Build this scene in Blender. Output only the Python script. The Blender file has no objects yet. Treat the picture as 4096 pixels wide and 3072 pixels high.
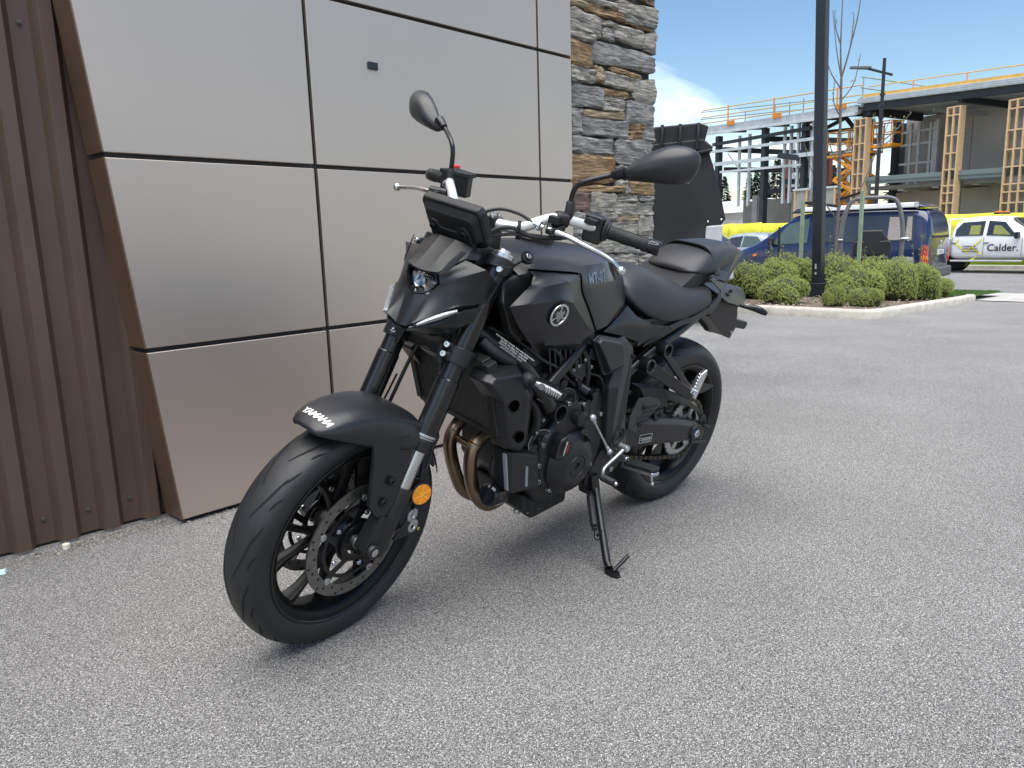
import bpy, bmesh, math, random
from mathutils import Vector, Matrix, Euler, noise
R = math.radians
scene = bpy.context.scene
col = scene.collection

# ------------------------------------------------------------------ camera, sky, sun, exposure
CAM_LOC = Vector((2.3233, 1.6532, 0.9898))
YAW, PITCH, ROLL, FOCAL = -2.34468, 0.190672, -0.029141, 3025.8 / 4096.0
cam = bpy.data.cameras.new('camera')
cam.sensor_width = 36.0
cam.lens = FOCAL * 36.0
cam.clip_start, cam.clip_end = 0.05, 4000.0
cam_o = bpy.data.objects.new('camera', cam); col.objects.link(cam_o)
fw = Vector((math.cos(YAW) * math.cos(PITCH), math.sin(YAW) * math.cos(PITCH), -math.sin(PITCH)))
rt = fw.cross(Vector((0, 0, 1))).normalized(); up = rt.cross(fw)
c_, s_ = math.cos(ROLL), math.sin(ROLL)
r2 = rt * c_ + up * s_; u2 = up * c_ - rt * s_
M = Matrix((r2, u2, -fw)).transposed().to_4x4(); M.translation = CAM_LOC
cam_o.matrix_world = M
scene.camera = cam_o

SUN_EL, SUN_AZ = R(74), R(50)          # azimuth: direction the light comes from, measured from +X towards +Y
world = bpy.data.worlds.new('World'); scene.world = world; world.use_nodes = True
nt = world.node_tree; nt.nodes.clear()
def wn(t, **k):
    n = nt.nodes.new(t)
    for a, b in k.items(): setattr(n, a, b)
    return n
wo = wn('ShaderNodeOutputWorld'); bg = wn('ShaderNodeBackground'); bg.inputs['Strength'].default_value = 0.056
sky = wn('ShaderNodeTexSky', sky_type='NISHITA'); sky.sun_disc = False
sky.sun_elevation = SUN_EL; sky.sun_rotation = R(90) - SUN_AZ
sky.air_density, sky.dust_density, sky.ozone_density, sky.altitude = 1.15, 0.2, 1.2, 300
# thin high cloud: noise on a flat layer overhead
tc = wn('ShaderNodeTexCoord'); sep = wn('ShaderNodeSeparateXYZ'); nt.links.new(tc.outputs['Generated'], sep.inputs[0])
zc = wn('ShaderNodeMath', operation='ADD'); zc.inputs[1].default_value = 0.14
zm = wn('ShaderNodeMath', operation='MAXIMUM'); zm.inputs[1].default_value = 0.056
nt.links.new(sep.outputs['Z'], zc.inputs[0]); nt.links.new(zc.outputs[0], zm.inputs[0])
dv = []
for ax in 'XY':
    d = wn('ShaderNodeMath', operation='DIVIDE'); nt.links.new(sep.outputs[ax], d.inputs[0]); nt.links.new(zm.outputs[0], d.inputs[1]); dv.append(d)
cmb = wn('ShaderNodeCombineXYZ'); nt.links.new(dv[0].outputs[0], cmb.inputs[0]); nt.links.new(dv[1].outputs[0], cmb.inputs[1])
mp = wn('ShaderNodeMapping'); mp.inputs['Rotation'].default_value = (0, 0, R(20)); mp.inputs['Scale'].default_value = (0.45, 0.85, 1); mp.inputs['Location'].default_value = (7.75, 2.75, 0)
nt.links.new(cmb.outputs[0], mp.inputs[0])
cn = wn('ShaderNodeTexNoise'); cn.inputs['Scale'].default_value = 1.0; cn.inputs['Detail'].default_value = 7; cn.inputs['Roughness'].default_value = 0.58; cn.inputs['Distortion'].default_value = 0.5
nt.links.new(mp.outputs[0], cn.inputs['Vector'])
cr = wn('ShaderNodeValToRGB'); cr.color_ramp.elements[0].position = 0.50; cr.color_ramp.elements[1].position = 0.86
cr.color_ramp.elements[0].color = (0, 0, 0, 1); cr.color_ramp.elements[1].color = (0.8, 0.8, 0.8, 1)
nt.links.new(cn.outputs['Fac'], cr.inputs[0])
mix = wn('ShaderNodeMixRGB'); mix.inputs['Color2'].default_value = (20, 20, 20.2, 1)
hs = wn('ShaderNodeHueSaturation'); hs.inputs['Saturation'].default_value = 1.15; nt.links.new(sky.outputs[0], hs.inputs['Color'])
nt.links.new(cr.outputs[0], mix.inputs['Fac']); nt.links.new(hs.outputs[0], mix.inputs['Color1'])
nt.links.new(mix.outputs[0], bg.inputs['Color']); nt.links.new(bg.outputs[0], wo.inputs[0])

sl = bpy.data.lights.new('sun', 'SUN'); sl.energy = 2.6; sl.angle = R(70); sl.color = (1.0, 0.955, 0.9)
so = bpy.data.objects.new('sun', sl); col.objects.link(so)
so.rotation_euler = Vector((-math.cos(SUN_AZ) * math.cos(SUN_EL), -math.sin(SUN_AZ) * math.cos(SUN_EL), -math.sin(SUN_EL))).to_track_quat('-Z', 'Y').to_euler()
so.location = (0, 0, 30)
vs = scene.view_settings
vs.view_transform = 'Standard'; vs.look = 'None'; vs.gamma = 1.0; vs.exposure = 1.52; vs.use_curve_mapping = False
scene.render.engine = 'CYCLES'

# ------------------------------------------------------------------ materials
MATS = {}
def mat(name, c, rough=0.6, metal=0.0, var=0.12, vscale=6.0, bump=0.0, bscale=200.0, spec=0.5, coat=0.0, rvar=0.08, trans=0.0, ior=1.45, stretch=(1, 1, 1), alpha=1.0, coords='Object', bdist=0.002):
    m = bpy.data.materials.new(name); m.use_nodes = True
    t = m.node_tree; N = t.nodes; L = t.links
    b = N['Principled BSDF']
    b.inputs['Metallic'].default_value = metal; b.inputs['Roughness'].default_value = rough
    b.inputs['Specular IOR Level'].default_value = spec; b.inputs['Coat Weight'].default_value = coat
    b.inputs['Transmission Weight'].default_value = trans; b.inputs['IOR'].default_value = ior
    b.inputs['Alpha'].default_value = alpha
    tcn = N.new('ShaderNodeTexCoord'); mpn = N.new('ShaderNodeMapping'); mpn.inputs['Scale'].default_value = stretch
    L.new(tcn.outputs[coords], mpn.inputs[0])
    n1 = N.new('ShaderNodeTexNoise'); n1.inputs['Scale'].default_value = vscale; n1.inputs['Detail'].default_value = 6
    L.new(mpn.outputs[0], n1.inputs['Vector'])
    r1 = N.new('ShaderNodeValToRGB')
    lo = [max(0, x * (1 - var)) for x in c[:3]] + [1]; hi = [min(1, x * (1 + var)) for x in c[:3]] + [1]
    r1.color_ramp.elements[0].position = 0.3; r1.color_ramp.elements[1].position = 0.7
    r1.color_ramp.elements[0].color = lo; r1.color_ramp.elements[1].color = hi
    L.new(n1.outputs['Fac'], r1.inputs[0]); L.new(r1.outputs[0], b.inputs['Base Color'])
    mr = N.new('ShaderNodeMapRange'); mr.inputs['To Min'].default_value = max(0, rough - rvar); mr.inputs['To Max'].default_value = min(1, rough + rvar)
    L.new(n1.outputs['Fac'], mr.inputs['Value']); L.new(mr.outputs[0], b.inputs['Roughness'])
    if bump > 0:
        n2 = N.new('ShaderNodeTexNoise'); n2.inputs['Scale'].default_value = bscale; n2.inputs['Detail'].default_value = 3
        L.new(mpn.outputs[0], n2.inputs['Vector'])
        bp = N.new('ShaderNodeBump'); bp.inputs['Strength'].default_value = bump; bp.inputs['Distance'].default_value = bdist
        L.new(n2.outputs['Fac'], bp.inputs['Height']); L.new(bp.outputs[0], b.inputs['Normal'])
    MATS[name] = m
    return m

# ------------------------------------------------------------------ mesh helpers
def tag(o, label=None, cat=None, group=None, kind=None):
    if label: o['label'] = label
    if cat: o['category'] = cat
    if group: o['group'] = group
    if kind: o['kind'] = kind
    return o
def empty(name, loc=(0, 0, 0), rot=(0, 0, 0), label=None, cat=None, group=None):
    o = bpy.data.objects.new(name, None); col.objects.link(o)
    o.location = loc; o.rotation_euler = rot; o.empty_display_size = 0.2
    return tag(o, label, cat, group)
def V(*a): return Vector(a)
def smooth_path(pts, n=6):
    P = [Vector(p) for p in pts]
    if len(P) < 3: return P
    out = []
    for i in range(len(P) - 1):
        p0 = P[i - 1] if i > 0 else P[i] * 2 - P[i + 1]
        p3 = P[i + 2] if i + 2 < len(P) else P[i + 1] * 2 - P[i]
        p1, p2 = P[i], P[i + 1]
        for k in range(n):
            t = k / n
            out.append(0.5 * ((2 * p1) + (p2 - p0) * t + (2 * p0 - 5 * p1 + 4 * p2 - p3) * t * t + (3 * p1 - p0 - 3 * p2 + p3) * t ** 3))
    out.append(P[-1])
    return out
def frame_of(d):
    d = d.normalized(); a = Vector((0, 0, 1)) if abs(d.z) < 0.9 else Vector((0, 1, 0))
    u = d.cross(a).normalized(); return u, u.cross(d).normalized() * -1
class MB:
    def __init__(self, xf=None): self.v = []; self.f = []; self.xf = xf
    def _add(self, vs, fs):
        o = len(self.v); self.v += [Vector(p) for p in vs]; self.f += [tuple(i + o for i in f) for f in fs]; return self
    def box(self, c, s, rot=None, taper=None):
        q = []
        for x, y, z in ((-1, -1, -1), (1, -1, -1), (1, 1, -1), (-1, 1, -1), (-1, -1, 1), (1, -1, 1), (1, 1, 1), (-1, 1, 1)):
            p = Vector((x * s[0] / 2, y * s[1] / 2, z * s[2] / 2))
            if taper and z > 0: p.x *= taper[0]; p.y *= taper[1]
            if rot is not None: p = rot @ p
            q.append(p + Vector(c))
        return self._add(q, [(3, 2, 1, 0), (4, 5, 6, 7), (0, 1, 5, 4), (1, 2, 6, 5), (2, 3, 7, 6), (3, 0, 4, 7)])
    def span(self, a, b): return self.box([(a[i] + b[i]) / 2 for i in range(3)], [abs(b[i] - a[i]) for i in range(3)])
    def beam(self, p0, p1, w, h, upv=(0, 0, 1)):
        p0, p1 = Vector(p0), Vector(p1); d = (p1 - p0); L = d.length; d.normalize()
        u = Vector(upv); u = (u - d * u.dot(d))
        if u.length < 1e-4: u = Vector((1, 0, 0)) - d * d.x
        u.normalize(); s = d.cross(u)
        m = Matrix((d, s, u)).transposed()
        return self.box((p0 + p1) / 2, (L, w, h), m)
    def cyl(self, p0, p1, r0, r1=None, n=20, cap=True):
        p0, p1 = Vector(p0), Vector(p1); r1 = r0 if r1 is None else r1
        u, w = frame_of(p1 - p0); vs = []
        for p, r in ((p0, r0), (p1, r1)):
            for i in range(n):
                t = 2 * math.pi * i / n; vs.append(p + u * (r * math.cos(t)) + w * (r * math.sin(t)))
        fs = [(i, (i + 1) % n, n + (i + 1) % n, n + i) for i in range(n)]
        if cap: fs += [tuple(range(n))[::-1], tuple(range(n, 2 * n))]
        return self._add(vs, fs)
    def lathe(self, prof, c, axis, n=32, closed=False, cap=True):
        # prof: (offset along axis, radius)
        c = Vector(c); a = Vector(axis).normalized(); u, w = frame_of(a); vs = []; m = len(prof)
        for o, r in prof:
            for i in range(n):
                t = 2 * math.pi * i / n; vs.append(c + a * o + u * (r * math.cos(t)) + w * (r * math.sin(t)))
        fs = []
        for j in range(m if closed else m - 1):
            k = (j + 1) % m
            for i in range(n):
                fs.append((j * n + i, j * n + (i + 1) % n, k * n + (i + 1) % n, k * n + i))
        if cap and not closed:
            if prof[0][1] > 1e-5: fs.append(tuple(range(n))[::-1])
            if prof[-1][1] > 1e-5: fs.append(tuple(range((m - 1) * n, m * n)))
        return self._add(vs, fs)
    def tube(self, pts, r, n=12, smooth=6, cap=True, flat=None):
        P = smooth_path(pts, smooth) if smooth else [Vector(p) for p in pts]
        N = len(P); vs = []; prev = None
        for i, p in enumerate(P):
            d = (P[min(i + 1, N - 1)] - P[max(i - 1, 0)]).normalized()
            if prev is None: u, w = frame_of(d)
            else:
                u = (prev - d * prev.dot(d)).normalized(); w = d.cross(u)
            prev = u
            rr = r(i / (N - 1)) if callable(r) else r
            for k in range(n):
                t = 2 * math.pi * k / n; a, b = math.cos(t), math.sin(t)
                if flat: b *= flat
                vs.append(p + u * (rr * a) + w * (rr * b))
        fs = [(i * n + k, i * n + (k + 1) % n, (i + 1) * n + (k + 1) % n, (i + 1) * n + k) for i in range(N - 1) for k in range(n)]
        if cap: fs += [tuple(range(n))[::-1], tuple(range((N - 1) * n, N * n))]
        return self._add(vs, fs)
    def prism(self, pts, vec):
        P = [Vector(p) for p in pts]; n = len(P); vec = Vector(vec)
        return self._add(P + [p + vec for p in P], [tuple(range(n))[::-1], tuple(range(n, 2 * n))] + [(i, (i + 1) % n, n + (i + 1) % n, n + i) for i in range(n)])
    def xz(self, pts, y0, y1): return self.prism([(x, y0, z) for x, z in pts], (0, y1 - y0, 0))
    def grid(self, rows, closeu=False, cap=False):
        m, n = len(rows), len(rows[0]); vs = [p for r in rows for p in r]; fs = []
        for j in range(m - 1):
            for i in range(n if closeu else n - 1):
                fs.append((j * n + i, j * n + (i + 1) % n, (j + 1) * n + (i + 1) % n, (j + 1) * n + i))
        if cap: fs += [tuple(range(n))[::-1], tuple(range((m - 1) * n, m * n))]
        return self._add(vs, fs)
    def sphere(self, c, r, n=16, m=10, scale=(1, 1, 1)):
        prof = [(-math.cos(math.pi * j / m), math.sin(math.pi * j / m)) for j in range(m + 1)]
        vs = []; fs = []
        for o, q in prof:
            for i in range(n):
                t = 2 * math.pi * i / n
                vs.append(Vector(c) + Vector((q * math.cos(t) * r * scale[0], q * math.sin(t) * r * scale[1], o * r * scale[2])))
        for j in range(m):
            for i in range(n): fs.append((j * n + i, j * n + (i + 1) % n, (j + 1) * n + (i + 1) % n, (j + 1) * n + i))
        return self._add(vs, fs)
    def faces(self, vs, fs): return self._add(vs, fs)
    def mirror(self):
        o = len(self.v); n = len(self.f)
        self.v += [Vector((p.x, -p.y, p.z)) for p in self.v[:o]]
        self.f += [tuple(i + o for i in f)[::-1] for f in self.f[:n]]
        return self
    def mesh(self, name, smooth=35, weld=True):
        me = bpy.data.meshes.new(name)
        vs = [self.xf @ p for p in self.v] if self.xf is not None else self.v
        me.from_pydata([tuple(p) for p in vs], [], self.f)
        bm = bmesh.new(); bm.from_mesh(me)
        if weld: bmesh.ops.remove_doubles(bm, verts=bm.verts, dist=1e-5)
        bmesh.ops.recalc_face_normals(bm, faces=bm.faces)
        bm.to_mesh(me); bm.free()
        if smooth:
            for p in me.polygons: p.use_smooth = True
            if smooth < 180: me.set_sharp_from_angle(angle=R(smooth))
        return me
    def build(self, name, m, parent=None, smooth=35, bevel=0, bseg=2, sub=0, solid=0, soff=-1, bang=30, weld=True, label=None):
        me = self.mesh(name, smooth if not bevel else 180, weld)
        me.materials.append(MATS[m] if isinstance(m, str) else m)
        o = bpy.data.objects.new(name, me); col.objects.link(o)
        if parent is not None: o.parent = parent
        if solid:
            md = o.modifiers.new('solid', 'SOLIDIFY'); md.thickness = solid; md.offset = soff
        if bevel:
            md = o.modifiers.new('bevel', 'BEVEL'); md.width = bevel; md.segments = bseg; md.limit_method = 'ANGLE'; md.angle_limit = R(bang); md.harden_normals = True
        if sub:
            md = o.modifiers.new('sub', 'SUBSURF'); md.levels = sub; md.render_levels = sub
        if label: o['label'] = label
        return o
def panel(name, vs, fs, m, parent, creases=(), val=.75, edge=1.0, s=1, thick=.004, sub=3, xf=None, mirror=False):
    b = MB(xf); b.faces([(x, y * s, z) for x, y, z in vs], fs)
    if mirror: b.mirror()
    o = b.build(name, m, parent, smooth=180); me = o.data
    at = me.attributes.new('crease_edge', 'FLOAT', 'EDGE')
    cnt = {}
    for p in me.polygons:
        for k in p.edge_keys: cnt[k] = cnt.get(k, 0) + 1
    def key(p):
        q = Vector(p)
        if xf is not None: q = xf @ q
        return tuple(round(c, 4) for c in q)
    pos = {tuple(round(c, 4) for c in v.co): v.index for v in me.vertices}
    prs = set()
    for L in creases:
        for sg in ((s, -s) if mirror else (s,)):
            ids = [pos.get(key((vs[i][0], vs[i][1] * sg, vs[i][2]))) for i in L]
            for a, c in zip(ids, ids[1:]):
                if a is not None and c is not None: prs.add((min(a, c), max(a, c)))
    for e in me.edges:
        k = tuple(sorted(e.vertices))
        if cnt.get(k, 0) == 1: at.data[e.index].value = edge
        elif k in prs: at.data[e.index].value = val
    av = me.attributes.new('crease_vert', 'FLOAT', 'POINT'); pin = set()
    for e in me.edges:
        k = tuple(sorted(e.vertices))
        if cnt.get(k, 0) == 1 or k in prs: pin |= set(k)
    for i in pin: av.data[i].value = 1.0
    md = o.modifiers.new('sub', 'SUBSURF'); md.levels = sub; md.render_levels = sub
    md = o.modifiers.new('solid', 'SOLIDIFY'); md.thickness = thick; md.offset = -1
    md = o.modifiers.new('split', 'EDGE_SPLIT'); md.split_angle = R(14)
    return o
def copy_tree(o, parent=None):
    c = o.copy(); col.objects.link(c); c.parent = parent
    for ch in list(o.children): copy_tree(ch, c)
    return c
def text_geo(txt, size=1.0, shear=0.0, bold=0.0, spacing=1.0, align='CENTER'):
    cu = bpy.data.curves.new('text', 'FONT'); cu.body = txt; cu.size = size; cu.shear = shear; cu.offset = bold; cu.align_x = align; cu.align_y = 'CENTER'; cu.space_character = spacing; cu.resolution_u = 3
    ob = bpy.data.objects.new('text', cu); col.objects.link(ob)
    dg = bpy.context.evaluated_depsgraph_get(); me = bpy.data.meshes.new_from_object(ob.evaluated_get(dg))
    vs = [v.co.copy() for v in me.vertices]; fs = [tuple(p.vertices) for p in me.polygons]
    bpy.data.objects.remove(ob); bpy.data.curves.remove(cu); bpy.data.meshes.remove(me)
    return vs, fs
def text_on(name, txt, size, fn, m, parent, xf=None, cuts=0, **k):
    vs, fs = text_geo(txt, size, **k)
    if cuts:
        bm = bmesh.new(); bv = [bm.verts.new(v) for v in vs]
        for f in fs:
            try: bm.faces.new([bv[i] for i in f])
            except ValueError: pass
        bmesh.ops.triangulate(bm, faces=bm.faces)
        bmesh.ops.subdivide_edges(bm, edges=bm.edges, cuts=cuts, use_grid_fill=True)
        bm.verts.index_update()
        vs = [v.co.copy() for v in bm.verts]; fs = [tuple(v.index for v in f.verts) for f in bm.faces]; bm.free()
    b = MB(xf); b.faces([fn(v.x, v.y) for v in vs], fs)
    return b.build(name, m, parent, smooth=0, weld=False)
# ------------------------------------------------------------------ ground
def gz(x, y):
    s = max(0.0, -x - 2.0)
    return -(0.030 * min(s, 17.0) + 0.005 * max(0.0, min(s, 58.0) - 17.0))
def asphalt(name, c0, c1, c2, sc):
    m = bpy.data.materials.new(name); m.use_nodes = True; N = m.node_tree.nodes; L = m.node_tree.links; b = N['Principled BSDF']
    t = N.new('ShaderNodeTexCoord')
    v = N.new('ShaderNodeTexVoronoi'); v.inputs['Scale'].default_value = sc; v.inputs['Randomness'].default_value = 1.0; L.new(t.outputs['Object'], v.inputs['Vector'])
    sx = N.new('ShaderNodeSeparateColor'); L.new(v.outputs['Color'], sx.inputs[0])
    rp = N.new('ShaderNodeValToRGB'); e = rp.color_ramp.elements
    e[0].position = 0.0; e[0].color = (*c0, 1); e[1].position = 1.0; e[1].color = (*c2, 1)
    k = e.new(0.55); k.color = (*c1, 1); k = e.new(0.88); k.color = (*[x * 1.35 for x in c1], 1)
    L.new(sx.outputs[0], rp.inputs[0])
    # binder shows dark between the chips
    edge = N.new('ShaderNodeMapRange'); edge.inputs['From Min'].default_value = 0.35; edge.inputs['From Max'].default_value = 0.75; edge.inputs['To Min'].default_value = 1; edge.inputs['To Max'].default_value = 0.35
    L.new(v.outputs['Distance'], edge.inputs['Value'])
    n2 = N.new('ShaderNodeTexNoise'); n2.inputs['Scale'].default_value = 1.1; n2.inputs['Detail'].default_value = 5; L.new(t.outputs['Object'], n2.inputs['Vector'])
    r2_ = N.new('ShaderNodeMapRange'); r2_.inputs['From Min'].default_value = 0.3; r2_.inputs['From Max'].default_value = 0.7; r2_.inputs['To Min'].default_value = 0.90; r2_.inputs['To Max'].default_value = 1.08
    L.new(n2.outputs['Fac'], r2_.inputs['Value'])
    n3 = N.new('ShaderNodeTexNoise'); n3.inputs['Scale'].default_value = sc * 0.35; n3.inputs['Detail'].default_value = 4; L.new(t.outputs['Object'], n3.inputs['Vector'])
    r3_ = N.new('ShaderNodeMapRange'); r3_.inputs['From Min'].default_value = 0.35; r3_.inputs['From Max'].default_value = 0.65; r3_.inputs['To Min'].default_value = 0.6; r3_.inputs['To Max'].default_value = 1.3
    L.new(n3.outputs['Fac'], r3_.inputs['Value'])
    m1 = N.new('ShaderNodeMath'); m1.operation = 'MULTIPLY'; L.new(edge.outputs[0], m1.inputs[0]); L.new(r2_.outputs[0], m1.inputs[1])
    n4 = N.new('ShaderNodeTexNoise'); n4.inputs['Scale'].default_value = 0.55; n4.inputs['Detail'].default_value = 8; n4.inputs['Roughness'].default_value = 0.65; n4.inputs['Distortion'].default_value = 0.8; L.new(t.outputs['Object'], n4.inputs['Vector'])
    r4_ = N.new('ShaderNodeValToRGB'); r4_.color_ramp.elements[0].position = 0.33; r4_.color_ramp.elements[0].color = (0.89, 0.89, 0.89, 1); r4_.color_ramp.elements[1].position = 0.47; r4_.color_ramp.elements[1].color = (1, 1, 1, 1); L.new(n4.outputs['Fac'], r4_.inputs[0])
    m0 = N.new('ShaderNodeMath'); m0.operation = 'MULTIPLY'; L.new(r3_.outputs[0], m0.inputs[0]); L.new(r4_.outputs[0], m0.inputs[1])
    m2 = N.new('ShaderNodeMath'); m2.operation = 'MULTIPLY'; L.new(m1.outputs[0], m2.inputs[0]); L.new(m0.outputs[0], m2.inputs[1])
    mx = N.new('ShaderNodeVectorMath'); mx.operation = 'SCALE'; L.new(rp.outputs[0], mx.inputs[0]); L.new(m2.outputs[0], mx.inputs['Scale'])
    L.new(mx.outputs[0], b.inputs['Base Color']); b.inputs['Roughness'].default_value = 0.85; b.inputs['Specular IOR Level'].default_value = 0.3
    bp = N.new('ShaderNodeBump'); bp.inputs['Strength'].default_value = 0.8; bp.inputs['Distance'].default_value = 0.004; bp.invert = True
    L.new(v.outputs['Distance'], bp.inputs['Height']); L.new(bp.outputs[0], b.inputs['Normal'])
    MATS[name] = m
asphalt('asphalt', (0.10, 0.098, 0.094), (0.335, 0.327, 0.315), (0.88, 0.86, 0.83), 500)
asphalt('road_asphalt', (0.09, 0.09, 0.088), (0.28, 0.276, 0.27), (0.7, 0.69, 0.68), 150)
b = MB(); xs = [60, 20, 4, 0, -2, -8, -14, -19, -30, -45, -60, -90, -200, -700]; ys = [700, 100, 30, 8, 0, -8, -30, -100, -700]
b.grid([[(x, y, gz(x, y)) for y in ys] for x in xs])
tag(b.build('ground', 'asphalt', smooth=180), kind='structure')

# ------------------------------------------------------------------ panel wall (frame: a along the wall, n outwards)
KW = R(-177); WD = V(math.cos(KW), math.sin(KW), 0); WN = V(-0.0523, 0.99863, 0); WC = V(1.3626, -1.0612, 0)
def W(a, z, n=0.0): return WC + WD * a + WN * n + V(0, 0, z)
mat('panel', (0.52, 0.445, 0.387), rough=0.44, metal=0.84, var=0.035, vscale=0.9, rvar=0.03, bump=0.12, bscale=2.2, bdist=0.004)
mat('panel_edge', (0.16, 0.105, 0.07), rough=0.4, metal=0.55, var=0.08, vscale=5)
mat('joint', (0.035, 0.037, 0.042), rough=0.6)
mat('corrugated', (0.078, 0.05, 0.037), rough=0.45, var=0.1, vscale=2.5, rvar=0.06, coat=0.05)
mat('screw', (0.09, 0.09, 0.075), rough=0.5, metal=0.4)
mat('plaque', (0.012, 0.013, 0.016), rough=0.35)
mat('plinth', (0.045, 0.04, 0.037), rough=0.9, var=0.4, vscale=20, bump=0.5)
wall = empty('panel_wall', W(1.1, 0), label='smooth metallic bronze panel wall with slanted left edge and dark joints', cat='wall')
wi = Matrix.Translation(-wall.location)
SEAM = [0.018, 0.645, 1.290, 1.932, 2.575, 3.218]
COLS = [None, 0.676, 2.055, 2.33]
def left_edge(z): return -0.0898 * (z - 0.02)
g = 0.008
for j in range(5):
    z0, z1 = SEAM[j] + (g if j else 0), SEAM[j + 1] - g
    for i in range(3):
        a1 = COLS[i + 1] - (g if i < 2 else 0)
        lo = left_edge(z0) if i == 0 else COLS[i] + g; hi = left_edge(z1) if i == 0 else COLS[i] + g
        pb = MB(wi); pb.prism([W(lo, z0), W(a1, z0), W(a1, z1), W(hi, z1)], WN * -0.02)
        pb.build('panel', 'panel', wall, bevel=0.003, bseg=2)
    pb = MB(wi); pb.prism([W(left_edge(z0) - 0.004, z0, 0.0015), W(left_edge(z1) - 0.004, z1, 0.0015), W(left_edge(z1) - 0.004, z1, -0.135), W(left_edge(z0) - 0.004, z0, -0.135)], WD * 0.006)
    pb.build('edge_return', 'panel_edge', wall, bevel=0.0015, bseg=2)
pb = MB(wi); pb.prism([W(left_edge(0.03) + 0.012, 0.04, -0.028), W(2.30, 0.04, -0.028), W(2.30, 3.2, -0.028), W(left_edge(3.2) + 0.012, 3.2, -0.028)], WN * -0.2)
pb.build('backing', 'joint', wall)
pb = MB(wi); pb.prism([W(0.03, -0.05, -0.05), W(2.32, -0.05, -0.05), W(2.32, 0.038, -0.05), W(0.03, 0.038, -0.05)], WN * -0.15)
pb.build('plinth', 'plinth', wall)
pq = MB(wi); pq.prism([W(0.962, 1.692, 0.001), W(1.012, 1.692, 0.001), W(1.012, 1.722, 0.001), W(0.962, 1.722, 0.001)], WN * 0.006)
pq.build('plaque', 'plaque', wall, bevel=0.002)

# ------------------------------------------------------------------ corrugated cladding
cw = empty('corrugated_wall', (1.9, -1.22, 0), label='dark brown corrugated metal cladding beside the panel wall', cat='wall')
ci = Matrix.Translation(-cw.location)
prof = []; x = 1.18; pitch = 0.1385
while x < 4.2:
    prof += [(x, -1.222), (x + 0.056, -1.222), (x + 0.078, -1.186), (x + 0.117, -1.186)]
    x += pitch
b = MB(ci); b.grid([[(px, py, z) for px, py in prof] for z in (0.012, 3.4)])
b.build('sheet', 'corrugated', cw, smooth=0, bevel=0.004, bseg=2, bang=15, solid=0.0025)
sb = MB(); sb.lathe([(0, 0.0085), (0.0015, 0.0085), (0.002, 0.0055), (0.007, 0.005), (0.0075, 0)], (0, 0, 0), (0, 1, 0), n=10)
sme = sb.mesh('screw'); sme.materials.append(MATS['screw'])
for k in range(8):
    for zz in (0.098, 1.692):
        o = bpy.data.objects.new('screw', sme); col.objects.link(o); o.parent = cw
        o.location = Vector((1.18 + 0.028 + pitch * (k + 1.5 + (0 if zz < 1 else 0.25)) + (0.012 if k % 2 else 0), -1.219 if zz < 1 else -1.219, zz + 0.004 * math.sin(k * 2.1))) - cw.location
        if zz > 1: o.location.x = 1.18 + 0.028 + pitch * (k + 2) - cw.location.x
        else: o.location.x = 1.18 + 0.028 + pitch * (k + 1) - cw.location.x
b = MB(ci); b.span((1.15, -1.30, -0.05), (4.2, -1.235, 0.03)); b.build('plinth', 'plinth', cw)

# ------------------------------------------------------------------ schist pier
def stone_mat(name, cols, seed):
    m = bpy.data.materials.new(name); m.use_nodes = True; N = m.node_tree.nodes; L = m.node_tree.links; bs = N['Principled BSDF']
    t = N.new('ShaderNodeTexCoord'); oi = N.new('ShaderNodeObjectInfo')
    ad = N.new('ShaderNodeVectorMath'); ad.operation = 'ADD'; L.new(t.outputs['Object'], ad.inputs[0])
    rv = N.new('ShaderNodeMath'); rv.operation = 'MULTIPLY'; rv.inputs[1].default_value = 37.0; L.new(oi.outputs['Random'], rv.inputs[0]); L.new(rv.outputs[0], ad.inputs[1])
    mp_ = N.new('ShaderNodeMapping'); mp_.inputs['Scale'].default_value = (7, 7, 75); mp_.inputs['Rotation'].default_value = (0, R(6), 0); L.new(ad.outputs[0], mp_.inputs[0])
    n1 = N.new('ShaderNodeTexNoise'); n1.inputs['Scale'].default_value = 1.4; n1.inputs['Detail'].default_value = 9; n1.inputs['Roughness'].default_value = 0.68; n1.inputs['Distortion'].default_value = 0.6; L.new(mp_.outputs[0], n1.inputs['Vector'])
    rp = N.new('ShaderNodeValToRGB'); e = rp.color_ramp.elements
    e[0].position = 0.37; e[0].color = (*cols[0], 1); e[1].position = 0.66; e[1].color = (*cols[2], 1); k = e.new(0.5); k.color = (*cols[1], 1)
    L.new(n1.outputs['Fac'], rp.inputs[0])
    n2 = N.new('ShaderNodeTexNoise'); n2.inputs['Scale'].default_value = 9; n2.inputs['Detail'].default_value = 4; L.new(ad.outputs[0], n2.inputs['Vector'])
    rs = N.new('ShaderNodeValToRGB'); rs.color_ramp.elements[0].position = 0.55; rs.color_ramp.elements[1].position = 0.72; L.new(n2.outputs['Fac'], rs.inputs[0])
    mx = N.new('ShaderNodeMixRGB'); mx.inputs['Color2'].default_value = (*cols[3], 1); L.new(rp.outputs[0], mx.inputs['Color1'])
    ml = N.new('ShaderNodeMath'); ml.operation = 'MULTIPLY'; ml.inputs[1].default_value = 0.55; L.new(rs.outputs[0], ml.inputs[0]); L.new(ml.outputs[0], mx.inputs['Fac'])
    L.new(mx.outputs[0], bs.inputs['Base Color']); bs.inputs['Roughness'].default_value = 0.68; bs.inputs['Specular IOR Level'].default_value = 0.4
    bp = N.new('ShaderNodeBump'); bp.inputs['Strength'].default_value = 0.9; bp.inputs['Distance'].default_value = 0.006; L.new(n1.outputs['Fac'], bp.inputs['Height']); L.new(bp.outputs[0], bs.inputs['Normal'])
    MATS[name] = m
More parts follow.
